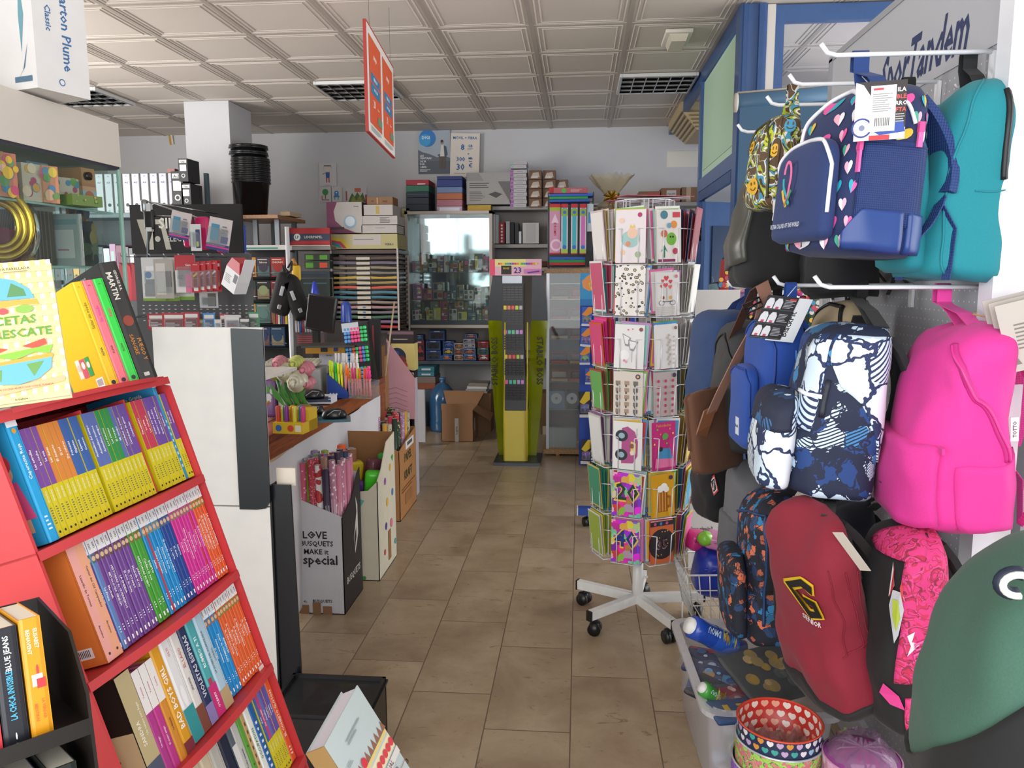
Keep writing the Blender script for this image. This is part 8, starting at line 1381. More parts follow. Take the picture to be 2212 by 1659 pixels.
#  paper tray rack
t=thing('paper_tray_rack','tall rack of sixteen coloured card sheets trays with label tabs','paper rack',TR(0,7.45,0));rx0,rx1=YP(716,600,7.45).x,YP(862,600,7.45).x;m=MB()
for x in(rx0,rx1-.015):m.bb((x,-.02,0),(x+.015,0,YP(790,537,7.45).z),C('#b5aea8',.4));m.bb((x,.45,0),(x+.015,.47,YP(790,537,7.45).z),C('#b5aea8',.4))
m.bb((rx0,0,0),(rx1,.46,.35),C('#4a3f3c',.6));ob('frame',m,t)
tc=['#5a4640','#6a6276','#8a8068','#7a7468','#b8983a','#9a8850','#c85a42','#4a7888','#3f7488','#8a7c70','#a87f84','#6f6a72','#3f6a54','#7a5f86','#a8242f','#3a3438']
for k in range(16):
 z=YP(790,558+10.6*k,7.45).z;m=MB();m.bb((rx0+.015,0,z-.012),(rx1-.015,.44,z-.008),C('#4a3a36',.4));m.bb((rx0+.015,0,z-.012),(rx0+.02,.44,z+.012),C('#4a3a36',.4));m.bb((rx1-.02,0,z-.012),(rx1-.015,.44,z+.012),C('#4a3a36',.4));tr=ob('tray',m,t)
 m=MB();n=10;m.loft([[(rx0+.022+(rx1-rx0-.044)*i/n,y_,z+dz+.004*math.sin(i*.9+k))for i in range(n+1)]for y_,dz in((.002,-.008),(.001,.014),(.4,.014))],C(tc[k],.7),False,False,closed=False);ob('card_sheets',m,tr,'coloured card sheets')
 m=MB();m.bb((YP(771,600,7.45).x,-.008,z-.014),(YP(800,600,7.45).x,.0,z+.012),C('#bcb3a2',.5));
 if k>9:m.prism([(p_[0]*.015,p_[1]*.008)for p_ in[(math.cos(a),math.sin(a))for a in[2*PI*q/14 for q in range(14)]]],.0,.001,C('#3a7a9a'),fr((YP(785.5,600,7.45).x,-.0085,z),(1,0,0),(0,0,1)))
 ob('label_tab',m,tr,'cream label tab')
m=MB();m.bb((rx0,-.01,YP(790,548,7.45).z),(rx1,.46,YP(790,540,7.45).z),C('#4a3733',.5));ob('top_board',m,t)
carton('paper_box','olive cream carton with a rainbow sweep on top of the tray rack','carton',(713,505,858,538),7.45,.4,'#b2a878',[('p',[(.03,.75),(.2,.7),(.3,.1),(.24,.05),(.16,.5),(.03,.6)],'#c8b02a'),('p',[(.03,.6),(.16,.5),(.25,.05),(.2,.05),(.13,.35),(.03,.45)],'#b83a5a'),('p',[(.03,.45),(.13,.35),(.18,.05),(.13,.1),(.03,.3)],'#2f8a94'),('r',.34,.25,.42,.7,'#b5ada8'),('l',.36,.6,.36,.08,1,'#444'),('t','VERRO',.88,.3,.2,'#4a4a3a',.14)])
carton('gadget_box','purple and white product box left of the small white cartons','box',(707,436,781,504),7.5,.25,'#b8b2ac',[('p',[(0,1),(.3,1),(.2,.7),(.24,.4),(.45,.18),(.8,.02),(1,0),(0,0)],'#722d52'),('c',.66,.36,.22,'#8fa8bc'),('c',.66,.38,.16,'#c8d4dc'),('r',.04,.12,.45,.08,'#2f1a28'),('t','Genius',.84,.86,.06,'#444',.16)],side=[('r',0,0,1,1,'#4a3f3c')])
for i,(r,its)in enumerate([((781,486,857,504),[('l',.4,.6,.45,.12,1,'#777')]),((783,466,858,485),[('l',.5,.15,.3,.7,5,'#333')]),((786,442,848,465),[('r',.42,.1,.12,.8,'#b89a4a')])]):carton('white_carton',['lowest','middle','top'][i]+' white carton of three stacked above the tray rack','carton',r,7.5,.3,'#b9b3ae',its)
carton('brown_carton','small brown carton on top of the three white cartons','carton',(793,425,848,442),7.55,.22,'#8a6444',[('t','KR',.22,.45,.3,'#3a2a1c'),('t','FREE',.7,.4,.3,'#3a2a1c'),('r',.38,.1,.04,.8,'#c8a07a')])
carton('calculator_pack','beige hanging calculator card at the corner of the glass cabinet','pack',(868,450,884,477),8.05,.01,'#b5aa7a',[('r',.3,.1,.5,.3,'#5a6064'),('l',.3,.75,.4,.08,1,'#333')])
carton('coat_bag','black bag standing in front of the tray rack, right of the monitor','bag',(800,690,818,815),4.86,.05,'#18181b',[('r',.3,.2,.2,.7,'#7a2a34')])
#  back wall: shelving, glass cases, toys, marker stand
def stack(name,cat,x0,x1,y0,rows,Y,dep,what,grp=None):
 y=y0
 for i,(h,c,nm,its)in enumerate(rows):carton(name,nm+' '+what,cat,(x0,y,x1,y+h),Y+.004*(i%2),dep,c,its,0,grp);y+=h+.3
stack('filing_box','box',877,926,388,[(12,'#9a2434','crimson-lidded flat',[('r',.5,.1,.35,.2,'#e8c8cc')]),(14,'#2f6a54','dark green',None),(12,'#1e2836','black striped',[('r',.05,.5,.9,.15,'#3a4656')]),(14,'#222c3a','slate black',None),(14,'#27313d','charcoal',None)],8.05,.35,'file box in the left pile on the glass case')
stack('filing_box','box',944,998,380,[(8,'#26346c','dark navy',None),(15,'#2a3a7a','navy',None),(13,'#6d7fa8','light blue',None),(14,'#b56a48','orange',None),(14,'#b0707c','pink',None),(13,'#c4a8c0','white-fronted pink',[('r',.1,.1,.8,.7,'#e4e0ea')])],8.05,.35,'file box in the right pile on the glass case')
carton('foot_rest_box','large grey carton picturing a dark foot cushion, on top of the shelving','carton',(1008,372,1102,442),8.1,.3,'#a09c99',[('p',[(.0,1),(.28,1),(.4,.74),(0,.74)],'#8c8987'),('p',[(.72,.72),(1,.72),(1,0),(.96,.15)],'#6a6664'),('l',.07,.5,.5,.2,3,'#4a4846'),('l',.07,.1,.36,.32,6,'#6a6866'),('p',[(.5,.32),(.66,.4),(.82,.32),(.68,.2)],'#4a4848')])
carton('yellow_box','flat mustard yellow box under the grey foot cushion carton','box',(1010,443,1060,456),8.05,.3,'#b9963a')
for i in range(12):
 carton('envelope_pack','white packet with a violet edge, %s from the bottom of the tall pile'%ORD[i]if i<10 else['white shrink-wrapped packet second from the pile top','silvery shrink-wrapped packet topping the tall pile'][i-10],'packet',(1102+(i%3==1),440-8.2*i-(2 if i>9 else 0),1137+(i%2),448-8.2*i-(2 if i>9 else 0)),8.1,.25,'#b9b4b6',[('r',0,.1,.2,.8,'#9a5aa0' if i<10 else '#9ab0b0'),('r',.4,.4,.4,.12,'#8a8a96')],0,'pile of packets')
for c_,(n_,x)in enumerate([(4,1143),(4,1173),(3,1200)]):
 for i in range(n_):
  y=448-20.3*i;carton('brown_packet','brown paper packet in shiny film, %s from the bottom in the %s pile'%(ORD[i],['left','middle','right'][c_]),'packet',(x,y-19.5,x+27,y),8.1+.03*c_,.2,'#6f4f3a',[('p',[(.1,.1),(.85,.2),(.75,.8),(.3,.7)],'#b5a79c'),('r',.2,.1,.5,.25,'#c8beb4')],0,'brown packets in film')
  #  wall shelving carcass
zt=lambda y,Y=8.15:YP(1100,y,Y).z
xs=lambda x,Y=8.15:YP(x,600,Y).x
t=thing('wall_shelving','grey wall shelving unit behind the marker stand, open shelves and dark boards','shelving',TR(0,8.15,0));gy=C('#8f8b88',.5)
for i,(x0,x1,y)in enumerate([(1060,1290,446),(1060,1190,528),(1060,1190,578),(870,1290,780),(1180,1515,441)]):
 m=MB();z=zt(y);m.bb((xs(x0),-.02,z-.035),(xs(x1),.32,z),C('#4a4e54',.5)if y==780 else gy);ob('shelf',m,t)
m=MB();m.bb((xs(870),.3,.75),(xs(1290),.32,zt(446)),C('#a39c98',.7));ob('back_panel',m,t)
for x in(872,1062,1186):m=MB();m.bb((xs(x)-.012,-.02,0),(xs(x)+.012,.32,zt(446)),gy);ob('side_panel',m,t)
m=MB();m.bb((xs(1290)-.02,0,0),(xs(1290),.32,zt(446)),gy);m.bb((xs(1512)-.02,0,0),(xs(1512),.32,zt(441)),gy);ob('side_panel',m,t)
carton('service_box','brown carton on the far right of the high shelf','carton',(1472,404,1506,438),8.2,.25,'#7a5a42',[('r',.3,0,.3,1,'#a89078')])
carton('service_box','brown carton with a white label on the high right shelf','carton',(1428,406,1470,438),8.2,.25,'#7f5a42',[('r',.28,.1,.5,.75,'#b8b0ac'),('t','NACEX',.53,.6,.16,'#333',.4),('b',.32,.12,.4,.3)])
carton('service_box','brown carton with red tape left on the high right shelf','carton',(1380,413,1426,438),8.2,.25,'#7f5a42',[('r',.4,0,.6,.9,'#a0483f')])
t=thing('glass_case','wide framed glass display case on the back wall with a mirrored back','display case',TR(0,8.0,0));fr_=C('#b5aaa0',.4);z0,z1=YP(960,708,8).z,YP(960,456,8).z;x0,x1=YP(877,600,8).x,YP(1064,600,8).x
m=MB()
for q in((x0,z0,x0+.03,z1),(x1-.03,z0,x1,z1),(x0,z0,x1,z0+.03),(x0,z1-.03,x1,z1)):m.bb((q[0],-.02,q[1]),(q[2],.3,q[3]),fr_)
ob('frame',m,t);m=MB();m.bb((x0+.03,.0,z0+.03),(x1-.03,.28,z0+.075),C('#33404a',.4));ob('floor_board',m,t)
m=MB();m.bb((x0+.03,.285,z0+.03),(x1-.03,.29,z1-.03),C('#c3ccd0',.06,1));ob('mirror_back',m,t)
zs1,zs2=YP(960,588,8.1).z,YP(960,647,8.1).z
for z in(zs1,zs2):m=MB();m.bb((x0+.03,.04,z-.006),(x1-.03,.28,z),C('#5f6e72',.2));ob('glass_shelf',m,t)
m=MB();m.bb((x0+.03,-.01,z0+.075),((x0+x1)/2+.02,-.007,z1-.03),glass('#eef4f4',.03));m.bb(((x0+x1)/2-.02,.0,z0+.075),(x1-.03,.003,z1-.03),glass('#eef4f4',.03));ob('sliding_glass',m,t)
rg=random.Random(3);pal=['#3a4650','#8a7f5a','#a03038','#2f5a7a','#c8c4bc','#5a6a4a','#26282e','#b0603a','#7a8a90','#b04a7a','#c0b83a','#3a6a6a','#d0ccc8','#4a3f3a'];pn=['slate','khaki','red','steel blue','white','moss','black','rust','grey','pink','yellow','teal','pale grey','dark brown']
def fill(xa,xb,z,Y,hmin,hmax,wmin,wmax,what,grp,dep=.1):
 x=xa;i=0
 while x<xb-wmin*.7:
  w=rg.uniform(wmin,wmax);k=rg.randrange(14);n=rg.choice([1,1,2,3]);H=rg.uniform(hmin,hmax);w=min(w,xb-x);zz=z
  for q in range(n):
   h=H/n;c=pal[(k+q*(1 if n==3 else 0))%14];m=MB();m.bb((0,0,0),(w-.004,dep,h-.002),C(c,.4));m.deco(fr((0,0,0),(1,0,0),(0,0,1)),w,h,[('r',.08,.15,.3,.7,rg.choice(pal)),('c',.68,.5,.28 if h<w else .12,rg.choice(pal)),('r',.45,.1,.4,.12,'#c8c8c8')],.001)
   solo('boxed_gadget',m,'%s boxed gadget, %s from left, %s%s'%(pn[(k+q*(1 if n==3 else 0))%14],ORD[i%20],'level %s, '%ORD[q]if n>1 else '',what),'boxed goods',TR(x,Y,zz),grp);zz+=h
  x+=w+.003;i+=1
fill(x0+.05,x1-.05,zs1,8.1,.07,.2,.05,.12,'upper shelf of the mirrored case','goods on the upper shelf of the mirrored case')
fill(x0+.05,x1-.05,zs2,8.09,.08,.2,.05,.11,'middle shelf of the mirrored case','goods on the middle shelf of the mirrored case')
fill(x0+.05,x1-.05,z0+.075,8.04,.07,.13,.05,.1,'bottom of the mirrored case','goods at the bottom of the mirrored case',.08);fill(x0+.05,x1-.05,z0+.075,8.15,.16,.22,.06,.1,'bottom rear of the mirrored case','goods at the bottom rear of the mirrored case',.08)
Yo=8.17
for i,(r,c,nm)in enumerate([((1064,462,1070,526),'#c8c4c6','white folder book nearest the glass case'),((1071,464,1077,526),'#b0b4b2','grey folder book'),((1078,480,1090,526),'#a3242c','red spined book with white dots'),((1093,478,1101,526),'#c0c0c2','silver leaning book'),((1102,480,1110,526),'#18181a','black leaning book'),((1112,482,1120,526),'#2a2a2c','dark leaning book'),((1121,500,1126,526),'#c8c8cc','small white book'),((1129,481,1164,526),'#b9b4b0','white shrink-wrapped album')]):
 carton('album',nm+' on the open shelf above the marker stand','book',r,Yo,.15,c,[('r',.2,.05,.6,.9,'#a9a5a2')]if i==7 else([('c',.5,.15*k+.1,.05,'#ddd')for k in range(6)]if i==2 else None))
for i in range(3):q=YP(1082+8*i,572,8.1);m=MB();m.tube([(.022*math.cos(a),.01*i,.035+.028*math.sin(a))for a in[2*PI*k/14 for k in range(14)]],.005,C('#26282c',.4),6,closed=True);solo('scissors',m,'%s black-handled scissors loop on the shelf above the marker stand'%ORD[i],'scissors',Matrix.Translation((q.x,8.12,zt(578)+.003)),'scissors')
m=MB();m.rbox((0,0,0),(.3,.1,.06),C('#5a3a2a',.2),.02);solo('leather_pouch',m,'shiny brown wrapped pouch lying on the shelf above the marker stand','pouch',TR(xs(1155),8.2,zt(578)+.031))
def car(r,c,cc,nm,its=None):
 x0,y0,x1,y1=r;carton('toy_vehicle_box',nm,'toy box',r,8.14,.12,c,its or[('r',.08,.15,.84,.6,'#1f2a3a'),('p',[(.15,.3),(.2,.5),(.35,.55),(.45,.72),(.65,.72),(.75,.52),(.88,.48),(.88,.3)],cc),('c',.3,.3,.11,'#111'),('c',.72,.3,.11,'#111'),('r',.3,.86,.4,.08,'#d8d8dc')])
L3='on the toy shelf'
for k,(r,c,cc,nm)in enumerate([((897,735,916,778),'#7a2a34','#b04040','tall dark red boxed vehicle set'),((897,724,914,735),'#3a5a8a','#4a90c8','small blue boxed vehicle atop the dark red set'),((920,757,952,778),'#2a4a80','#3a3a3a','bottom boxed motorbike, left column'),((920,736,951,756),'#34507f','#2a2226','middle boxed motorbike, left column'),((928,714,960,735),'#3a5088','#2a2226','top boxed black motorbike'),((953,768,976,778),'#2a5a9a','#c8602a','small blue boxed truck'),((957,752,979,767),'#2f5a94','#c8a82a','blue boxed yellow digger'),((957,737,981,751),'#2a4f98','#4a6ac8','blue boxed racing car'),((981,767,1001,778),'#8f8480','#b06a2a','lowest boxed orange pickup'),((980,754,1000,766),'#7a5a4a','#b0562a','middle boxed red pickup'),((981,741,1002,753),'#a89a92','#b8702a','top boxed tan pickup'),((1003,767,1028,778),'#4a6a9a','#c8602a','blue boxed orange truck, bottom'),((1001,753,1027,766),'#5a78a8','#b8602a','blue boxed orange truck, second'),((1003,742,1026,752),'#a8a6b0','#a8a6b0','white side-on carton, third'),((1001,732,1025,741),'#a09ea8','#a09ea8','white side-on carton, fourth'),((1004,722,1030,731),'#4a6aa0','#c86a3a','blue boxed car, topmost of the white cartons'),((1034,767,1055,778),'#a82a30','#d8d0cc','red boxed white car, bottom'),((1032,752,1055,766),'#2f6a5a','#3a4a5a','green boxed dark car'),((1033,738,1055,751),'#a82832','#8a1f2a','red boxed red car, top')]):car(r,c,cc,nm+' '+L3)
for i,(r,c,nm)in enumerate([((899,792,938,803),'#1f6a78','teal archive box, top'),((899,804,938,813),'#2a7080','teal archive box, second'),((899,814,940,827),'#7a6a60','taupe archive box'),((899,828,940,840),'#8f4a30','brick red archive box'),((899,841,936,868),'#3a4a55','dark blue archive box')]):
 carton('archive_box',nm+' of the pile left of the water bottle','archive box',r,7.95,.3,c,[('r',.3,.3,.5,.35,'#c0c4c4')]if i<2 else None)
carton('storage_tub','dark blue tub under the archive box pile','tub',(899,868,934,935),7.95,.3,'#1e3448')
carton('display_board','pale grey board standing on the floor beyond the kraft box','board',(898,842,917,955),6.95,.04,'#b4b1b6')
bt=C('#2f5578',.12,0,'plastic');q=ZP(957,925,0);
t=thing('water_bottle','large blue water cooler bottle on the floor under the toy shelf','bottle',TR(YP(957,900,7.75).x,7.75,0));m=MB();z_=YP(957,820,7.75).z
m.lathe([(0,0),(.13,0),(.135,.03),(.135,.1),(.13,.12),(.135,.14),(.135,z_-.18),(.12,z_-.12),(.06,z_-.05),(.028,z_-.03),(.028,z_)],bt,32);ob('body',m,t);m=MB();m.cyl((0,0,z_),(0,0,z_+.02),.032,C('#4a7aa8',.3),16);ob('cap',m,t)
kb=C('#8f6848',.7,0,'card');a=YP(955,952,7.22);w=.33;h=.36
t=thing('delivery_box','opened brown delivery box with a white tape strip on the floor','carton',TR(a.x,7.2,0));m=MB();m.bb((0,0,0),(.3,.004,.36),kb);m.bb((.296,0,0),(.3,.3,.3),kb);m.bb((0,0,0),(.004,.3,.3),kb);m.bb((0,.296,0),(.3,.3,.3),kb);m.bb((0,0,0),(.3,.3,.004),kb)
m.deco(fr((0,0,0),(1,0,0),(0,0,1)),.3,.36,[('r',.42,0,.12,.62,'#b5b0aa'),('v','Logista',.48,.3,.09,'#444',.5),('l',.05,.05,.15,.02,1,'#555')],.001);m.deco(fr((.3,0,0),(0,1,0),(0,0,1)),.3,.3,[('r',.2,.3,.3,.4,'#b5b0aa')],.001);ob('body',m,t)
for k,(pts)in enumerate([[(0,.3,.3),(.3,.3,.3),(.36,.42,.42),(-.05,.42,.42)],[(.3,0,.3),(.3,.3,.3),(.46,.3,.22),(.46,.0,.2)]]):m=MB();m.poly([Vector(p)for p in pts],kb);m.poly([Vector(p)+Vector((0,0,.004))for p in pts],kb);ob('flap',m,t)
carton('brown_carton','large plain brown carton behind the opened delivery box','carton',(1000,850,1060,945),7.65,.3,'#84603f');carton('brown_carton','brown carton glimpsed between the marker stand and the small glass case','carton',(1168,850,1182,950),7.6,.3,'#6f5238',[('r',.3,.1,.6,.2,'#b5a890')])
for i,(r,c)in enumerate([((1008,846,1052,850),'#b8b4ae'),((1006,841,1050,845),'#8a9098'),((1009,835,1052,840),'#c0bcb8'),((1012,828,1054,834),'#7a726a')]):carton('paper_stack',['white','grey','upper white','topmost brown-grey'][i]+' sheaf of papers on the plain brown carton','papers',r,7.66,.22,c)
#  highlighter floor stand
SY=6.5;X=lambda x,y=700:YP(x,y,SY).x;Z=lambda y:YP(1120,y,SY).z
t=thing('marker_stand','tall highlighter floor stand with translucent yellow-green wings and black trays','display stand',TR(0,SY,0))
ac=glass('#c6d000',.22,.06,'acrylic');bw=C('#151a22',.35)
for sg in(0,1):
 f=(lambda p:p)if not sg else(lambda p:(2*1117.5-p[0],p[1]))
 P2=[f(p)for p in[(1053,693),(1055,720),(1060,800),(1068,900),(1077,985),(1098,985),(1096,880),(1094,800),(1088,693)]]
 m=MB();m.prism([(X(x,y),Z(y))for x,y in P2],-.006,0,ac,Matrix.Rotation(PI/2,4,'X')@Matrix.Translation((0,0,-.03)));
 cx=f((1069,0))[0]
 m.text('STABILO BOSS',fr((X(cx,780),-.0,Z(780)),(0,0,1)if not sg else(0,0,-1),(-1,0,0)if not sg else(1,0,0))@TR(0,0,-.022 if sg else .028),.075,C('#1c1c08',.5),.4);m.prism([(X(cx,730)+.02*math.cos(2*PI*k/14),Z(728)+.02*math.sin(2*PI*k/14))for k in range(14)],-.012,-.008,C('#c8642a',.4),Matrix.Rotation(PI/2,4,'X')@Matrix.Translation((0,0,-.03)))
 ob('acrylic_wing',m,t,'translucent yellow-green wing with vertical lettering')
 P3=[f(p)for p in[(1063,596),(1086,596),(1088,693),(1053,693),(1055,650)]]
 m=MB();m.prism([(X(x,y),Z(y))for x,y in P3],-.012,0,bw,Matrix.Rotation(PI/2,4,'X')@Matrix.Translation((0,0,-.04)));ob('black_wing',m,t)
m=MB();m.bb((X(1059,560),-.03,Z(595)),(X(1170,560),.05,Z(560)),'#d8b8a8');w_,h_=X(1170,560)-X(1059,560),Z(560)-Z(595)
m.deco(fr((X(1059,560),-.03,Z(595)),(1,0,0),(0,0,1)),w_,h_,[('r',0,0,1,1,'#d8a8b8'),('r',0,0,.1,1,'#d84a6a'),('r',.1,.55,.6,.45,'#d8d08a'),('r',.22,.06,.2,.55,'#2a2418'),('t','BOSS',.32,.44,.16,'#d8b83a',.14),('t','23',.54,.32,.5,'#3a2a7a',.2),('r',.66,.1,.34,.3,'#c87ab0')]+[('r',.16+.045*k,.66,.035,.12,['#c83a5a','#e0822a','#e0c82a','#4aa83a','#2a9aa0','#3a5ab8','#8a3aa0'][k%7])for k in range(17)]+[('p',[(.72,.2),(.95,.3),(.97,.22),(.74,.12)],'#5a3a8a')],.001);ob('header_board',m,t,'colourful header reading 23')
m=MB();m.bb((X(1086),-.02,Z(612)),(X(1128),.06,Z(596)),C('#8f9298',.25,.5));ob('silver_top',m,t)
m=MB();m.loft([[(X(1094,y),-.05-.12*f,Z(y)),(X(1140,y),-.05-.12*f,Z(y)),(X(1140,y),.02,Z(y)),(X(1094,y),.02,Z(y))]for y,f in((988,1),(880,1.0))],C('#d0bf55',.45),True,False);ob('yellow_base',m,t,'plain yellow lower column')
m=MB();m.loft([[(X(xa,y),-.05-.12*f,Z(y)),(X(xb,y),-.05-.12*f,Z(y)),(X(xb,y),.04,Z(y)),(X(xa,y),.04,Z(y))]for y,xa,xb,f in((880,1095,1142,1),(800,1090,1136,.55),(700,1086,1132,.2),(612,1086,1132,0))],C('#1c1b1d',.4),True,False);ob('tray_column',m,t,'black stepped tray column')
for sg in(1,-1):m=MB();m.tube([(X(1117+sg*24,690),-.08,Z(695)),(X(1117+sg*24,800),-.12,Z(800)),(X(1117+sg*24,880),-.18,Z(880)),(X(1117+sg*24,985),-.18,Z(985))],.006,C('#c8b62a',.4),6);ob('yellow_edge',m,t,'yellow side edging')
hc=['#d8c04a','#6ac08a','#b8b0b8','#d87a6a','#b0a0c8','#d86a9a','#d85a5a','#c88ad0','#5ab8b0','#b8d04a']
for r in range(5):
 y=628+52*r;f_=[0,.1,.38,.75,1][r];xo=[0,1,3,5,8][r]
 m=MB()
 for k in range(6):
  for q in range(5):m.box((X(1092+xo+8.4*q,y),-.056-.12*f_,Z(y-8+5.4*k)),(.028,.012,.012),C('#2c2a2c',.3))
 tr=ob('grid_tray',m,t,'black slotted tray')
 if r<4:
  for q in range(5):
   m=MB();m.rbox((0,0,0),(.026,.02,.035),C(hc[(r*5+q*3)%10],.4),.004,seg=1,smooth=False);solo('highlighter_marker',m,'small highlighter facing out, %s from left in tray %s of the tall stand'%(ORD[q],ORD[r]),'marker',TR(X(1093+xo+8.4*q,y+36),SY-.068-.12*f_,Z(y+36)),'highlighters on the tall stand')
m=MB();m.bb((X(1072,990),-.22,0),(X(1170,990),.15,.03),C('#26282b',.35));m.bb((X(1072,990),-.225,0),(X(1170,990),-.22,.025),C('#5a5f66',.3,.5));ob('foot_plate',m,t)
#  narrow glass cabinet
NY=6.68;t=thing('narrow_glass_cabinet','narrow wood-framed glass cabinet with wallets, right of the marker stand','display cabinet',TR(0,NY,0));xa,xb=YP(1180,780,NY).x,.12;zt_=YP(1180,580,NY).z;wdn=C('#b98f5f',.45,0,'wood')
m=MB();m.bb((xa-.02,-.02,.02),(xb,.4,.06),wdn);m.bb((xa-.02,-.02,zt_-.04),(xb,.4,zt_),wdn);ob('frame',m,t);m=MB();m.bb((xa,0,.06),(xa+.025,.02,zt_-.04),C('#a8aaae',.3,.6));m.bb((xb-.03,0,.06),(xb,.02,zt_-.04),C('#a8aaae',.3,.6));ob('upright',m,t)
m=MB();m.bb((xa+.025,.0,.06),(xb-.03,.003,zt_-.04),glass('#f6f8f8',.012));ob('glass_door',m,t);m=MB();m.bb((xa,.38,.06),(xb,.39,zt_-.04),C('#3f3836',.6));ob('back_panel',m,t)
rows_=[612,646,690,732,786,825,885,985]
for y in rows_[:7]:m=MB();m.bb((xa+.02,.03,YP(1200,y,NY).z-.008),(xb-.03,.37,YP(1200,y,NY).z),glass('#e4f0ec',.1));ob('glass_shelf',m,t)
m=MB();m.cyl((xa+.1,.0,.0),(xa+.1,0,.02),.02,wdn,10);m.cyl((xb-.05,.0,.0),(xb-.05,0,.02),.02,wdn,10);ob('foot',m,t)
for j,y in enumerate((646,690,732,786,825)):
 z=YP(1200,y,NY).z
 for i in range(2):
  c=[['#2a1d1a','#7a2a24'],['#2a2022','#3a2420'],['#3a2a26','#5a2f26'],['#2a2022','#5f3a2c'],['#8a8480','#2a2628']][j][i];nm={'#2a1d1a':'black','#7a2a24':'red leather','#2a2022':'black','#3a2420':'dark brown','#3a2a26':'brown','#5a2f26':'chestnut','#5f3a2c':'tan brown','#8a8480':'grey','#2a2628':'charcoal'}[c]
  tt=thing('wallet_box','%s wallet in an open box, %s side of shelf %s in the narrow cabinet'%(nm,['left','right'][i],ORD[j]),'wallet',TR(xa+.04+.16*i,NY+.05,z+.001),'boxed wallets');m=MB();m.bb((0,0,0),(.14,.1,.02),C('#b99a78' if(i+j)%2==0 else '#a8423a',.6));m.bb((0,.09,0),(.14,.1,.09),C('#7a2420',.6));ob('box',m,tt);m=MB();m.rbox((.07,.05,.05),(.12,.02,.055),C(c,.4),.006);ob('wallet',m,tt)
cab2=[((1184,925,1245,984),'#8f9698','pale grey framed sheet standing at the bottom of the narrow cabinet'),((1184,845,1220,884),'#6a7f96','disc box with a blue foot in the narrow cabinet'),((1190,586,1240,611),'#2a3438','dark green folded cloth on the top shelf of the narrow cabinet'),((1225,845,1246,884),'#2f3133','black folded item beside the disc box')]
for r,c,nm in cab2:carton('cabinet_item',nm,'boxed goods',r,NY+.08,.06,c,[('c',.5,.6,.3,'#b8bcc0'),('c',.5,.6,.08,c)]if 'disc' in nm else None)
#  ruler rack above it
t=thing('ruler_rack','wire rack of rulers and folders standing on the narrow glass cabinet','display rack',TR(0,6.75,0));RX=lambda x:YP(x,500,6.75).x;RZ=lambda y:YP(1230,y,6.75).z;m=MB()
for x in(1184,1281):m.tube([(RX(x),0,zt_),(RX(x),0,RZ(415))],.005,'#5a5c60',6);m.tube([(RX(x),.25,zt_),(RX(x),.25,RZ(415))],.005,'#5a5c60',6)
for y in(436,574):m.tube([(RX(1184),0,RZ(y)),(RX(1281),0,RZ(y)),(RX(1281),.25,RZ(y)),(RX(1184),.25,RZ(y))],.004,'#4a4c50',6,closed=True)
ob('wire_frame',m,t);m=MB();m.bb((RX(1184),.14,RZ(576)),(RX(1281),.15,RZ(440)),C('#3f4248',.5));ob('back_panel',m,t)
for i,(r,c,nm)in enumerate([((1187,430,1274,436),'#2457b0','lower blue'),((1187,424,1270,430),'#2f9a4a','green'),((1187,418,1280,424),'#2a5cc0','upper blue'),((1187,555,1276,561),'#2457b0','low blue'),((1187,561,1272,567),'#1f8a48','low green'),((1187,567,1270,573),'#b82a30','low red')]):carton('plastic_folder',nm+' plastic folder stacked in the ruler rack','folder',r,6.72,.22,c)
carton('scissors_pack','green and pink set in clear film on top of the ruler rack','pack',(1196,405,1270,418),6.74,.2,'#b05a64',[('c',.3,.5,.4,'#3ab83a'),('l',.5,.2,.4,.6,3,'#c8a8b0')]);carton('pack','red card at the left of the ruler rack top','pack',(1186,404,1196,418),6.76,.1,'#b02a30')
for i,(x,c,nm)in enumerate([(1212,'#3aa8b8','turquoise ruler nearest the drafting set'),(1233,'#3aa8b8','second turquoise ruler'),(1252,'#c86ab0','pink ruler at the right')]):
 carton('ruler_pack',nm+' hanging in the wire rack','ruler',(x,440,x+15,549),6.69,.01,'#c9c6cc',[('r',.2,.05,.6,.9,c),('r',0,.92,1,.08,'#b8202c'),('r',.05,.76,.9,.14,'#8aa82a'),('c',.5,.83,.035,'#2a6ab8'),('c',.5,.14,.04,'#2a6ab8'),('r',.05,.02,.9,.08,'#9ab83a'),('r',0,0,1,.02,'#b8202c')])
carton('drafting_set','pink drafting set with a round cut-out in the wire rack','ruler set',(1187,440,1211,549),6.72,.01,'#c890ac',[('r',0,.93,1,.07,'#b8202c'),('r',0,.86,1,.07,'#9ab02a'),('p',[(.15,.62),(.85,.62),(.5,.8)],'#dcc0d0'),('u','IDROMPI',.5,.5,.3,'#b8202c',.45),('c',.6,.18,.12,'#dcc0d0'),('c',.6,.18,.08,'#c890ac'),('r',0,0,1,.03,'#b8202c')]);carton('blister_pack','white and blue drafting pack at the right end of the wire rack','pack',(1268,440,1282,500),6.7,.01,'#b9c4cc',[('r',.2,.3,.6,.4,'#3a86b8')])
carton('cap_box','black cap-shaped box beside the ruler rack','box',(1264,545,1306,576),6.7,.15,'#1c1c20',[('c',.6,.5,.2,'#b8b8bc')])
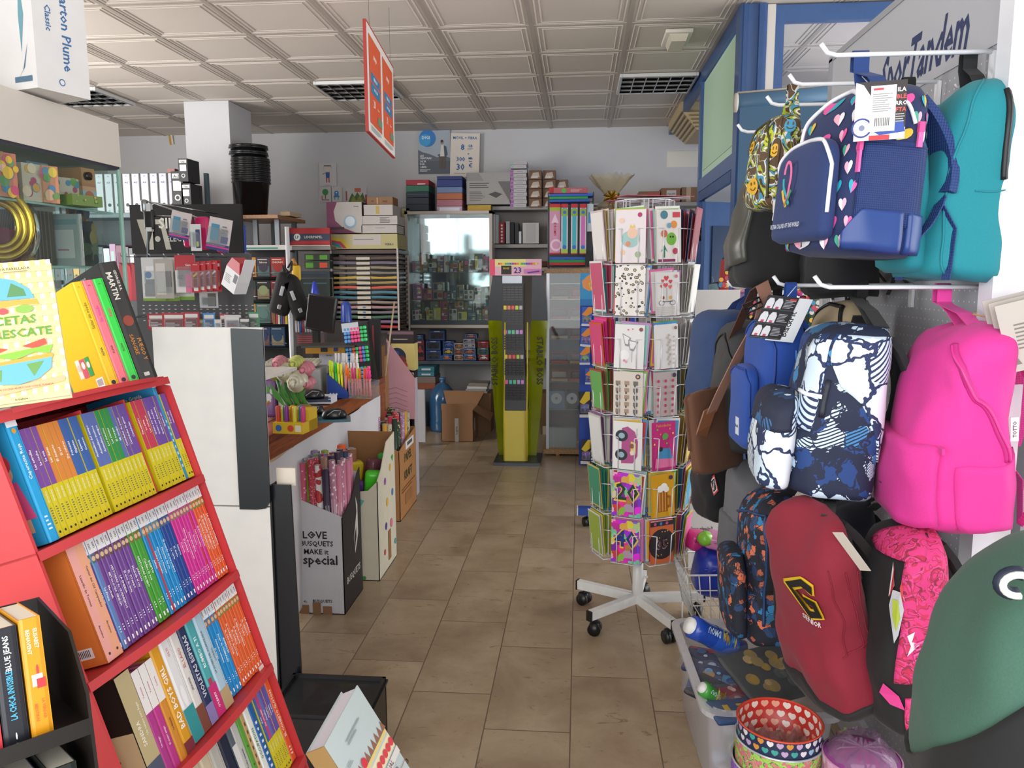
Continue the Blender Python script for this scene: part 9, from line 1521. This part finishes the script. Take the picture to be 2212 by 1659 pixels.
#  blue toy car stand
t=thing('toy_car_stand','blue cardboard stand of carded toy cars with a flame logo header','display stand',TR(0,6.35,0));hx0,hx1=YP(1252,800,6.35).x,YP(1312,800,6.35).x;z1,z2=YP(1270,660,6.35).z,YP(1270,590,6.35).z
m=MB();m.bb((hx0,0,0),(hx1,.2,z1),C('#1f46a8',.5));ob('body',m,t);m=MB();m.bb((hx0,-.01,z1),(hx1,.02,z2),C('#2a8ac0',.5));w_,h_=hx1-hx0,z2-z1
m.deco(fr((hx0,-.01,z1),(1,0,0),(0,0,1)),w_,h_,[('p',[(.05,.75),(.3,.95),(.7,.95),(.95,.8),(.98,.4),(.7,.3),(.6,.5),(.3,.45),(.1,.55)],'#d88a4a'),('p',[(.3,.7),(.9,.78),(.92,.52),(.36,.5)],'#dcb84a'),('t','HOT W',.62,.64,.18,'#b83a2a',.5),('r',0,0,1,.2,'#2472b0')],.001);ob('header',m,t,'header with flame emblem')
for i,(x,y,h,dk)in enumerate([(1256,664,40,0),(1280,664,38,0),(1253,708,40,0),(1279,710,38,0),(1252,750,38,0),(1280,752,34,0),(1264,796,34,0),(1252,846,56,1),(1276,846,50,1),(1280,905,44,1),(1254,948,54,1),(1274,952,56,1)]):
 its=[('p',[(0,.6),(.6,1),(1,1),(1,.7),(.4,.5)],'#d8862a' if not dk else '#d8b82a'),('r',0,0,1,.12,'#c8c8cc'),('p',[(.1,.25),(.3,.5),(.7,.55),(.9,.3)],['#6a7a3a','#3a9a9a','#7a3a8a','#4ab8a0','#6ab83a','#2a2a3a','#4a4038','#4a5a9a','#26262a','#9ab0c0','#7a3a9a','#3aa8a0'][i]),('c',.3,.28,.07,'#111'),('c',.75,.28,.07,'#111')]
 tt=thing('toy_car_pack','carded toy car, %s counting down the blue stand'%ORD[i],'toy car',Matrix.Translation(YP(x,y+h,6.3-.012*(i%2)))@Matrix.Rotation(rnd.uniform(-.08,.08),4,'Y'),'carded toy cars');w_=.083;h_=h/1703*6.4
 m=MB();m.bb((0,0,0),(w_,.001,h_),C('#2a5ab0' if not dk else '#2a2a30'));m.deco(fr((0,0,0),(1,0,0),(0,0,1)),w_,h_,its,.001);ob('card',m,tt);m=MB();m.rbox((w_*.5,-.012,h_*.36),(w_*.85,.022,h_*.35),glass('#eef',.1),.006,seg=1);ob('blister',m,tt,'clear blister')
 #  cellophane gift basket on a pillar cupboard
q=YP(1320,470,7.0);t=thing('gift_basket','cellophane-wrapped gift hamper with a gold bow behind the card carousel','hamper',TR(q.x,7.0,0));zb_=YP(1320,560,7).z
m=MB();m.lathe([(.12,zb_),(.17,zb_+.2),(.18,zb_+.33),(.1,zb_+.43),(0,zb_+.46)],C('#b98a62',.6),24);ob('contents',m,t,'tan wrapped contents');m=MB();rg_=[]
for z,r in((0,.16),(.15,.2),(.3,.21),(.42,.16),(.5,.06),(.53,.04),(.58,.08),(.66,.15),(.71,.19)):rg_.append([(r*(1+.14*math.sin(k*5.3+z*9))*math.cos(2*PI*k/40),r*(1+.14*math.sin(k*5.3+z*9))*.8*math.sin(2*PI*k/40),zb_+z+.015*math.sin(k*2.9)*(z>.6))for k in range(40)])
m.loft(rg_,glass('#efe6d2',.16,.08,'film'),False,True);ob('cellophane',m,t,'clear cellophane');m=MB();gd=C('#c89a2a',.25,.6)
for k in range(9):a=k*.8;m.tube([(0,-.05,zb_+.52),(.05*math.cos(a),-.09,zb_+.52+.05*math.sin(a)),(.07*math.cos(a+.4),-.07,zb_+.52+.06*math.sin(a+.4)),(0,-.05,zb_+.52)],.007,gd,6)
for s_ in(-.08,.03):m.tube([(0,-.06,zb_+.5),(s_,-.16,zb_+.35),(s_-.02,-.2,zb_+.1)],.005,gd,6)
ob('gold_bow',m,t,'gold ribbon bow')
carton('side_cupboard','dark cupboard hidden behind the card carousel under the gift hamper','cupboard',(1296,560,1420,960),6.75,.5,'#57534f')
carton('window_ledge','grey ledge under the small boxes behind the carousel','ledge',(1296,694,1415,699),6.69,.06,'#8a8a8c')
for i in range(6):carton('boxed_gadget','boxed item in the cupboard window behind the carousel, %s from left'%ORD[i],'boxed goods',(1300+18*i,675,1316+18*i,694),6.7,.04,['#2a6a8a','#2a5a9a','#c8c8cc','#a03038','#3a3a3e','#d8d4cc'][i],None,0,'boxes behind the carousel')
